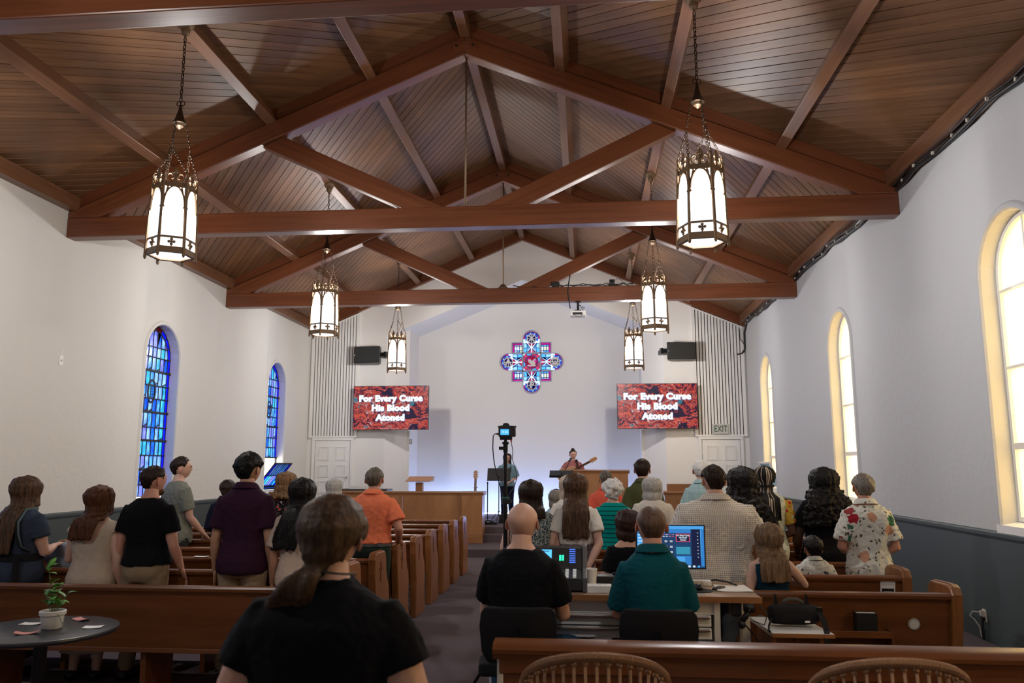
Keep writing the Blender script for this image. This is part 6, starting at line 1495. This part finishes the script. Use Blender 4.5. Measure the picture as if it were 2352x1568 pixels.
F = dict(black=fabric('black_tee', (.006, .006, .008)), navyblue=fabric('slate_blue_tee', (.040, .052, .085)), cream=fabric('cream_knit', (.50, .42, .34), bump=.4), greygreen=fabric('sage_tee', (.22, .235, .20)), maroon=fabric('maroon_polo', (.034, .010, .026)), navy=fabric('navy_jersey', (.010, .012, .030)),
         beige=fabric('beige_blouse', (.52, .41, .33)), orange=fabric('orange_polo', (.78, .20, .10)), coral=fabric('coral_polo', (.76, .13, .085)), teal=fabric('teal_polo', (.004, .075, .098)), olive=fabric('olive_shirt', (.070, .078, .032)), white=fabric('white_blouse', (.70, .66, .60)), offwhite=fabric('white_tee', (.74, .71, .66)),
         tealtank=fabric('teal_tank', (.006, .030, .055), pat=pat_stripes((.006, .030, .055), (.010, .045, .075), 60, .4)), blouse=fabric('pale_blue_blouse', (.17, .29, .36)), rose=fabric('rose_tee', (.33, .12, .12)),
         gingham=fabric('checked_shirt', (.6, .55, .45), pat=pat_gingham((.86, .80, .70), (.26, .23, .24), 70, .30), bump=.7), striped=fabric('striped_knit', (0, .3, .3), pat=pat_stripes((.0, .27, .255), (.004, .06, .055), 21, .22)),
         hawaii=fabric('hawaiian_shirt', (.8, .8, .7), pat=pat_floral((.72, .72, .66), [(.40, .025, .04), (.60, .33, .22), (.05, .17, .10), (.32, .05, .05)], 8.5, .40, (.13, .11, .09)), bump=.6), floral=fabric('dark_floral_top', (0, 0, 0), pat=pat_floral((.012, .010, .014), [(.55, .08, .06), (.66, .60, .52), (.60, .12, .10), (.10, .12, .08)], 20, .40, (.4, .3, .26))),
         paisley=fabric('patterned_top', (0, 0, 0), pat=pat_paisley((.05, .095, .115), (.40, .43, .42), (.03, .03, .04))), speckle=fabric('speckled_dress', (0, 0, 0), pat=pat_speckle((.045, .022, .040), (.40, .34, .36), 150)), plaidblue=fabric('pale_plaid_shirt', (0, 0, 0), pat=pat_gingham((.34, .50, .53), (.16, .28, .34), 17, .08)),
         boyprint=fabric('white_print_shirt', (0, 0, 0), pat=pat_floral((.64, .64, .60), [(.10, .10, .11), (.28, .28, .28), (.08, .08, .09)], 22, .30, (.3, .3, .3)), bump=.7), african=fabric('bold_print', (0, 0, 0), pat=pat_floral((.60, .38, .05), [(.52, .03, .02), (.01, .01, .01), (.62, .55, .35), (.52, .03, .02)], 26, .42, (.01, .01, .01))), palegreen=fabric('pale_leaf_top', (0, 0, 0), pat=pat_speckle((.62, .64, .54), (.36, .44, .36), 28)),
         khaki=fabric('khaki_trousers', (.30, .225, .145)), dkgreen=fabric('dark_green_trousers', (.020, .030, .026)), charcoal=fabric('charcoal_trousers', (.03, .03, .034)), jeans=fabric('blue_jeans', (.03, .075, .13)), denim=fabric('dark_denim', (.012, .016, .032)), whitep=fabric('white_trousers', (.62, .60, .57)), greyp=fabric('grey_trousers', (.10, .10, .10)), creamd=fabric('cream_skirt', (.50, .42, .34)))
def bt(mat='charcoal', **k): return dict(mat=F[mat], **k)
def st(mat, **k): return dict(mat=F[mat], **k)

# --- nearest: woman with the low ponytail
def necklace(o, c):
    h, dz = c['h'], c['dz']; z = .878 * h + dz
    obj('lanyard', MB().tube([(.052 * h * math.cos(a), -.004 * h - .050 * h * math.sin(a), z + .004 * math.sin(a) - .012 * abs(math.cos(a))) for a in [PI * k / 10 for k in range(11)]], .0035, 6), M_['black'], o)
person('large foreground woman in a black tee with a low brown ponytail', 0.755, 2.42, 1.575, 1.66, 'light', 1.10, 1.34, 1.25, arms=('away', 'away'), head=(.04, .05), vox=.010, ah=1.22,
       hair=dict(kind='pony', col='ash', L=.20, thick=.014, side=-.75, seed=3, nape=-.44), shirt=st('black', hem=.42, sleeve=.48, top=.866, grow=.012, fold=.006), pants=bt('denim'), extra=necklace)
# --- second row behind the round table
def carrier(o, c):
    h, dz = c['h'], c['dz']; tealp = fabric('carrier_padding', (.10, .14, .15)); b = M_['black_cloth']
    for s in (-1, 1):
        pth = [V((s * .060 * h, .03 * h, .84 * h + dz)), V((s * .062 * h, -.045 * h, .838 * h + dz)), V((s * .066 * h, -.092 * h, .78 * h + dz)), V((s * .078 * h, -.098 * h, .72 * h + dz)), V((s * .090 * h, -.085 * h, .66 * h + dz)), V((s * .096 * h, -.02, .62 * h + dz))]
        obj('shoulder_pad', MB().tube(pth, [.024, .026, .028, .026, .020, .012], 10, flat=.5), tealp if s > 0 else b, o, smooth=True)
        obj('strap', MB().tube([p + V((-s * .0, -.014, .0)) for p in pth], .012, 8, flat=.6), b, o, smooth=True)
    R = torso_rings(h, c['bw'], c['bd'], .585, .622, .028, dz, c['sh']); obj('waist_belt', MB().rings([R[0], R[-1]]), b, o, smooth='auto')
    obj('hanging_strap', MB().box((.085 * h, -.12 * h, .40 * h + dz), (.108 * h, -.10 * h, .62 * h + dz)), b, o)
person('woman with very long brown hair in a slate blue tee with black carrier straps', -3.02, 6.2, 1.575, 1.58, 'light', 1.02, 1.18, 1.15, y2=6.36, arms=('fold', 'fold'), rz=-.15, head=(-.2, 0), hair=dict(kind='long', col='brown', L=.46, thick=.022, seed=5, side=-.5, n=70, curl=5), shirt=st('navyblue', hem=.46, sleeve=.55), pants=bt('navy', skirt=.1), extra=carrier)
person('woman with auburn hair in a cream dress with a low back', -2.38, 6.2, 1.505, 1.53, 'fair', 1.0, 1.18, 1.12, rz=.05, y2=6.36, arms=('fold', 'down'), head=(-.45, .06), hair=dict(kind='long', col='auburn', L=.27, thick=.020, seed=8, side=-.6, n=60), shirt=dict(mat=F['cream'], hem=.30, sleeve=.16, top=.830, scoop=(.715, .080), name='dress', flare=.012, fold=.005, grow=.010), pants=bt('creamd', skirt=.14))
person('bearded man in a black tee and khaki trousers beside the woman in the cream dress', -1.97, 6.25, 1.67, 1.68, 'ruddy', .95, 1.04, 1.12, y2=6.37, arms=('down', ((.035, .0, -.165), (.02, .055, -.112))), head=(-.5, -.05), hair=dict(kind='cap', col='darkbrown', thick=.010, seed=2), shirt=st('black', hem=.535, sleeve=.62), pants=bt('khaki', top=.575, grow=.006),
       extra=lambda o, c: obj('beard', MB_in(MB().ball((0, .24, -.36), (.22, .20, .17), 14, 10), c['HM'] @ Matrix.Scale(c['hh'], 4)), HM['auburn'], o, smooth=True))
person('tall dark-haired man in a maroon polo and khaki trousers', -1.15, 6.2, 1.765, 1.77, 'tan', .94, .97, 1.08, y2=6.36, arms=('down', 'down'), head=(-.28, 0), hair=dict(kind='cap', col='black', thick=.024, seed=4, curl=60), shirt=st('maroon', hem=.475, sleeve=.72, collar=True, flare=.025, grow=.018), pants=bt('khaki'))
person('woman with long black hair in a beige blouse next to the maroon polo man', -.745, 6.32, 1.565, 1.58, 'tan', .92, .95, 1.0, y2=6.38, arms=('down', 'down'), rz=.1, head=(.1, .0), hair=dict(kind='long', col='black', L=.40, thick=.020, seed=9, side=-1.0, n=60), shirt=st('beige', hem=.36, sleeve=.75, grow=.020), pants=bt('whitep'))
# --- further rows, stained-glass side
person('man in a sage grey tee turned sideways with a hand on a pew rail', -3.05, 8.74, 1.765, 1.77, 'fair', .98, .95, 1.05, rz=-.55, y2=8.97, arms=('down', ((.02, .03, -.165), (.0, .105, -.108))), head=(-.55, .06), face=True, hair=dict(kind='cap', col='darkbrown', thick=.017, seed=6), shirt=st('greygreen', hem=.46, sleeve=.72, grow=.018, fold=.012), pants=bt('charcoal'))
person('girl with a dark ponytail in a navy jacket beyond the maroon polo man', -2.93, 9.72, 1.49, 1.50, 'light', .95, .95, 1.0, y2=9.83, arms=('front', 'front'), head=(.1, .1), hair=dict(kind='pony', col='darkbrown', L=.25, thick=.014, side=-.1, seed=12), shirt=st('navy', hem=.44, sleeve=1.8), pants=bt('navy'))
person('woman with curly blond-brown hair in a dark floral top', -2.17, 9.7, 1.575, 1.58, 'light', .95, .98, 1.0, y2=9.83, arms=('front', 'front'), head=(-.2, .0), hair=dict(kind='long', col='blond', L=.13, thick=.032, seed=13, curl=12, n=50, mat=hair_mat('hair_honey', (.10, .05, .022), (.30, .17, .08))), shirt=st('floral', hem=.42, sleeve=.7), pants=bt('black'))
person('woman with shoulder-length white hair next to the man in the orange shirt', -1.84, 10.57, 1.485, 1.49, 'fair', .95, 1.0, 1.0, y2=10.7, arms=('front', 'front'), hair=dict(kind='bob', col='silver', L=.15, thick=.026, seed=14, n=60), shirt=st('offwhite', hem=.42, sleeve=.7), pants=bt('greyp'))
person('grey-haired man in an orange polo and dark belted trousers gripping the pew end', -.585, 7.93, 1.655, 1.70, 'ruddy', 1.08, 1.10, 1.05, y2=8.08, arms=('away', ((.055, -.02, -.135), (-.025, .125, -.080))), head=(0, .12), hair=dict(kind='cap', col='saltpepper', thick=.010, seed=15), shirt=st('orange', hem=.562, sleeve=.72, grow=.022, collar=True, flare=.0, fold=.008), pants=dict(mat=F['dkgreen'], belt=M_['black'], top=.560, grow=.004),
       extra=lambda o, c: obj('pocket_paper', MB().box((.055, -.118, .86), (.10, -.112, .872)), M_['paper'], o))
# --- seated at the desk
person('bald man in a black tee seated at the sound desk', 1.148, 4.80, 1.462, 1.74, 'light', .98, 1.08, 1.08, seat=.6, arms=('desk', 'desk'), head=(.05, .12), vox=.011, ah=1.0, splay=.07, rz=-.16, shirt=st('black', hem=.47, sleeve=.72, grow=.016), pants=bt('jeans'))
person('man in a dark teal polo with buzzed brown hair seated before the monitor', 1.912, 4.85, 1.442, 1.70, 'ruddy', .86, .92, 1.0, seat=.6, arms=('desk', 'desk'), head=(.04, .10), vox=.011, hair=dict(kind='cap', col='stubble', thick=.004, seed=16), shirt=st('teal', hem=.47, sleeve=.85, grow=.016, collar=True), pants=bt('greyp'))
# --- daylight side, near rows
person('large man in a checked shirt with dark cropped hair', 2.49, 6.2, 1.678, 1.69, 'light', 1.36, 1.72, 1.5, y2=6.37, arms=('down', 'down'), rz=.05, head=(.15, .0), vox=.012, ah=1.35, hair=dict(kind='cap', col='darkbrown', thick=.010, seed=17), shirt=st('gingham', hem=.42, sleeve=.80, grow=.020, fold=.016, collar=True), pants=bt('greyp'))
person('girl with short brown hair in a black top beside the man in teal', 1.845, 6.2, 1.335, 1.36, 'light', .90, .95, 1.0, arms=('front', 'front'), head=(.05, .15), vox=.011, hair=dict(kind='bob', col='darkbrown', L=.085, thick=.020, seed=18, n=60, mat=hair_mat('hair_chestnut', (.02, .008, .006), (.055, .024, .018))), shirt=st('black', hem=.42, sleeve=.7, top=.815), pants=bt('black'))
person('woman with dark brown hair in a grey and teal patterned sleeveless top', 1.05, 7.05, 1.535, 1.56, 'fair', 1.06, 1.25, 1.15, y2=7.36, arms=('front', 'down'), rz=.1, head=(.1, .05), hair=dict(kind='long', col='darkbrown', L=.17, thick=.024, seed=19, n=60, side=.15), shirt=st('paisley', hem=.36, sleeve=.14, grow=.014), pants=bt('charcoal'), ah=1.12)
person('woman with long wavy brown hair over a white tee and speckled dress', 1.44, 7.05, 1.595, 1.60, 'fair', .92, .98, 1.0, y2=7.36, arms=('front', 'back'), head=(0, .05), hair=dict(kind='long', col='brown', L=.40, thick=.022, seed=20, n=76, curl=6, spread=1.3), shirt=st('offwhite', hem=.62, sleeve=.62, top=.83), pants=bt('speckle', top=.72, skirt=.12),
       extra=lambda o, c: [obj('dress_strap', MB().tube([(s * .055 * c['h'], -.075 * c['h'], .715 * c['h'] + c['dz']), (s * .068 * c['h'], -.085 * c['h'], .77 * c['h'] + c['dz']), (s * .066 * c['h'], -.05 * c['h'], .835 * c['h'] + c['dz'])], .006, 6), F['speckle'], o) for s in (-1, 1)])
person('blond person mostly hidden behind the woman with long wavy brown hair', 1.35, 8.75, 1.555, 1.56, 'fair', .95, .95, 1.0, y2=9.08, arms=('front', 'front'), hair=dict(kind='bob', col='pale', L=.16, thick=.028, seed=21), shirt=st('white', hem=.44, sleeve=.7), pants=bt('charcoal'))
person('small grey-haired woman with a dark hair band near the stage steps', 1.17, 9.72, 1.385, 1.42, 'fair', .92, .95, 1.0, y2=9.94, arms=('front', 'front'), hair=dict(kind='bob', col='grey', L=.10, thick=.016, seed=22), shirt=st('plaidblue', hem=.44, sleeve=.7), pants=bt('greyp'),
       extra=lambda o, c: obj('hair_band', MB().tube([c['HM'] @ (V((math.cos(a) * .43, -.10, math.sin(a) * .58)) * c['hh']) for a in [PI * k / 14 for k in range(15)]], .008, 6), M_['black'], o))
person('woman with curly white hair in a teal striped knit top', 1.81, 8.75, 1.51, 1.52, 'fair', .98, 1.0, 1.0, y2=9.08, arms=('front', 'front'), head=(.05, .1), hair=dict(kind='puff', col='white', thick=.018, seed=23, n=130), shirt=st('striped', hem=.46, sleeve=.9), pants=bt('whitep'))
person('woman with a silver bob in a loose white blouse', 2.23, 8.75, 1.54, 1.55, 'fair', .92, 1.02, 1.05, y2=9.08, arms=('away', 'away'), hair=dict(kind='bob', col='silver', L=.12, thick=.024, seed=24, n=64), shirt=st('white', hem=.42, sleeve=1.1, grow=.028, armg=1.15), pants=bt('greyp'))
person('man in a coral red polo with grey cropped hair', 1.78, 10.5, 1.615, 1.64, 'ruddy', .94, 1.0, 1.0, y2=10.81, arms=('front', 'front'), head=(.1, .1), hair=dict(kind='cap', col='saltpepper', thick=.008, seed=25), shirt=st('coral', hem=.46, sleeve=.8, collar=True), pants=bt('charcoal'))
person('man in an olive green shirt near the pulpit', 2.20, 9.72, 1.745, 1.76, 'light', .86, .90, 1.0, y2=9.94, arms=('down', 'down'), head=(-.15, .12), hair=dict(kind='cap', col='darkbrown', thick=.018, seed=26), shirt=st('olive', hem=.46, sleeve=.72, collar=True, grow=.02), pants=bt('charcoal'))
person('white-haired man in a pale blue plaid shirt', 2.89, 9.72, 1.735, 1.75, 'ruddy', .88, .92, 1.0, y2=9.94, arms=('front', 'down'), head=(-.3, .0), hair=dict(kind='cap', col='white', thick=.012, seed=27), shirt=st('plaidblue', hem=.46, sleeve=.72, collar=True, grow=.02), pants=bt('greyp'))
person('woman with long black curls in a black top behind the man in the checked shirt', 2.87, 7.1, 1.635, 1.64, 'deep', 1.05, 1.20, 1.1, y2=7.36, arms=('front', 'front'), head=(.15, 0), hair=dict(kind='long', col='black', L=.38, thick=.036, seed=28, curl=14, n=70, spread=2.0, wide=1.3), shirt=st('black', hem=.40, sleeve=.8), pants=bt('black'))
person('woman with tied highlighted braids in a pale top with bold printed sleeves', 3.24, 7.95, 1.665, 1.67, 'brown', .98, 1.05, 1.05, y2=8.22, arms=('front', 'front'), hair=dict(kind='braids', col='black', L=.36, thick=.016, seed=29, n=54), shirt=st('palegreen', hem=.40, sleeve=.0), pants=bt('palegreen', skirt=.12),
       extra=lambda o, c: [obj('printed_sleeve', MB().tube([so + V((-s * .02, 0, .012)), so + V((s * .012, 0, .0)), so.lerp(el, .4), so.lerp(el, .72)], [.05, .074, .076, .064], 16), F['african'], o, smooth='auto') for (so, el, wr), s in zip(c['armp'], (-1, 1))])
person('woman with big black curls in a black tee beside the floral shirt man', 3.78, 7.9, 1.62, 1.625, 'deep', 1.12, 1.38, 1.25, y2=8.22, arms=(((.05, .0, -.16), (-.01, .075, -.12)), 'front'), hair=dict(kind='long', col='black', L=.34, thick=.042, seed=30, curl=16, n=80, spread=2.4, wide=1.5), shirt=st('black', hem=.40, sleeve=.72, grow=.016), pants=bt('black'), ah=1.25)
person('grey-haired man in a white shirt with red flowers by the daylight wall', 3.855, 7.05, 1.605, 1.66, 'ruddy', .92, 1.0, 1.10, y2=7.36, arms=('front', 'front'), head=(.05, .18), hair=dict(kind='cap', col='grey', thick=.013, seed=31), shirt=st('hawaii', hem=.465, sleeve=.80, grow=.020, fold=.015, collar=True), pants=bt('dkgreen'))
person('girl with long light brown hair in a teal tank top leaning on the pew', 2.84, 6.03, 1.255, 1.32, 'fair', .88, .90, .95, seat=.44, arms=('front', 'elbow'), head=(-.1, .1), vox=.010, hair=dict(kind='long', col='ash', L=.24, thick=.018, seed=32, n=60, side=.1, mat=hair_mat('hair_lightbrown', (.09, .05, .026), (.26, .165, .095))), shirt=st('tealtank', hem=.42, sleeve=0.0, top=.80, grow=.008), pants=bt('jeans'))
person('small boy with black hair in a white printed shirt', 3.38, 6.92, 1.09, 1.14, 'tan', .95, .95, 1.0, seat=.44, arms=('front', 'front'), head=(.1, .05), vox=.010, hair=dict(kind='cap', col='black', thick=.020, seed=33, nape=-.26), shirt=st('boyprint', hem=.44, sleeve=.8, grow=.016, fold=.009, collar=True), pants=bt('charcoal'))
# --- on stage, facing the congregation
person('singer with long dark hair in a pale blue blouse behind the music stand', -.34, 19.1, 1.955, 1.51, 'light', .98, 1.0, 1.0, rz=PI + .05, floor=.45, arms=('front', 'front'), face=True, hair=dict(kind='long', col='darkbrown', L=.30, thick=.018, seed=34, n=50, wide=.95), shirt=st('blouse', hem=.50, sleeve=.9, grow=.022, armg=1.15), pants=bt('navy'))
def guitar_extra(o, c):
    h, dz = c['h'], c['dz']
    obj('guitar_strap', MB().tube([V((-.03 * h, .075 * h, .84 * h + dz)), V((-.06 * h, .02 * h, .857 * h + dz)), V((-.05 * h, -.07 * h, .80 * h + dz)), V((.06 * h, -.09 * h, .66 * h + dz)), V((.12 * h, .0, .60 * h + dz))], .022, 8, flat=.25), M_['black_cloth'], o, smooth=True)
    obj('front_strap', MB().tube([V((-.055 * h, .03 * h, .850 * h + dz)), V((-.060 * h, .082 * h, .79 * h + dz)), V((-.075 * h, .11 * h, .70 * h + dz)), V((-.09 * h, .13 * h, .66 * h + dz))], .026, 8, flat=.25), M_['black_cloth'], o, smooth=True)
    obj('hair_bun', MB().ball(c['hc'] + V((0, -.03, .52 * c['hh'])), (.045, .045, .045), 12, 9), HM['darkbrown'], o, smooth=True)
person('guitarist in a rose tee with dark hair in a bun singing on stage', 1.22, 19.1, 2.045, 1.60, 'light', 1.0, 1.02, 1.0, rz=PI + .1, floor=.45, arms=('fret', 'strum'), face=True, head=(.15, -.1), hair=dict(kind='cap', col='darkbrown', thick=.010, seed=35), shirt=st('rose', hem=.50, sleeve=.62, grow=.014), pants=bt('charcoal'), extra=guitar_extra)
t = thing('guitar', 'acoustic guitar held by the singing guitarist on stage', 'guitar', (1.09, 18.90, 1.50), 0)
guitar_parts(t, spruce, 1, Matrix.Rotation(.10, 4, 'X') @ Matrix.Rotation(1.08, 4, 'Y'))
# jacket over the pew back
jk = MB()
for p, s in (((0, .02, .05), (.19, .07, .09)), ((.10, .0, .0), (.14, .06, .10)), ((-.13, .01, -.02), (.11, .06, .07)), ((.0, -.02, -.06), (.20, .04, .08))): jk.ball(p, s, 14, 9)
me = remesh(jk, .012, 3); displace(me, wobble(arr(me) * [1, 1, .7], 77, 38) * .012)
t = finish(me, 'jacket', fabric('pale_blue_cotton', (.24, .29, .36)), None); t.location = (-2.86, 6.62, .90); tag(t, 'pale blue jacket bunched over the pew back between the long-haired woman and the cream dress', 'jacket')
bpy.data.scenes.remove(TMP)
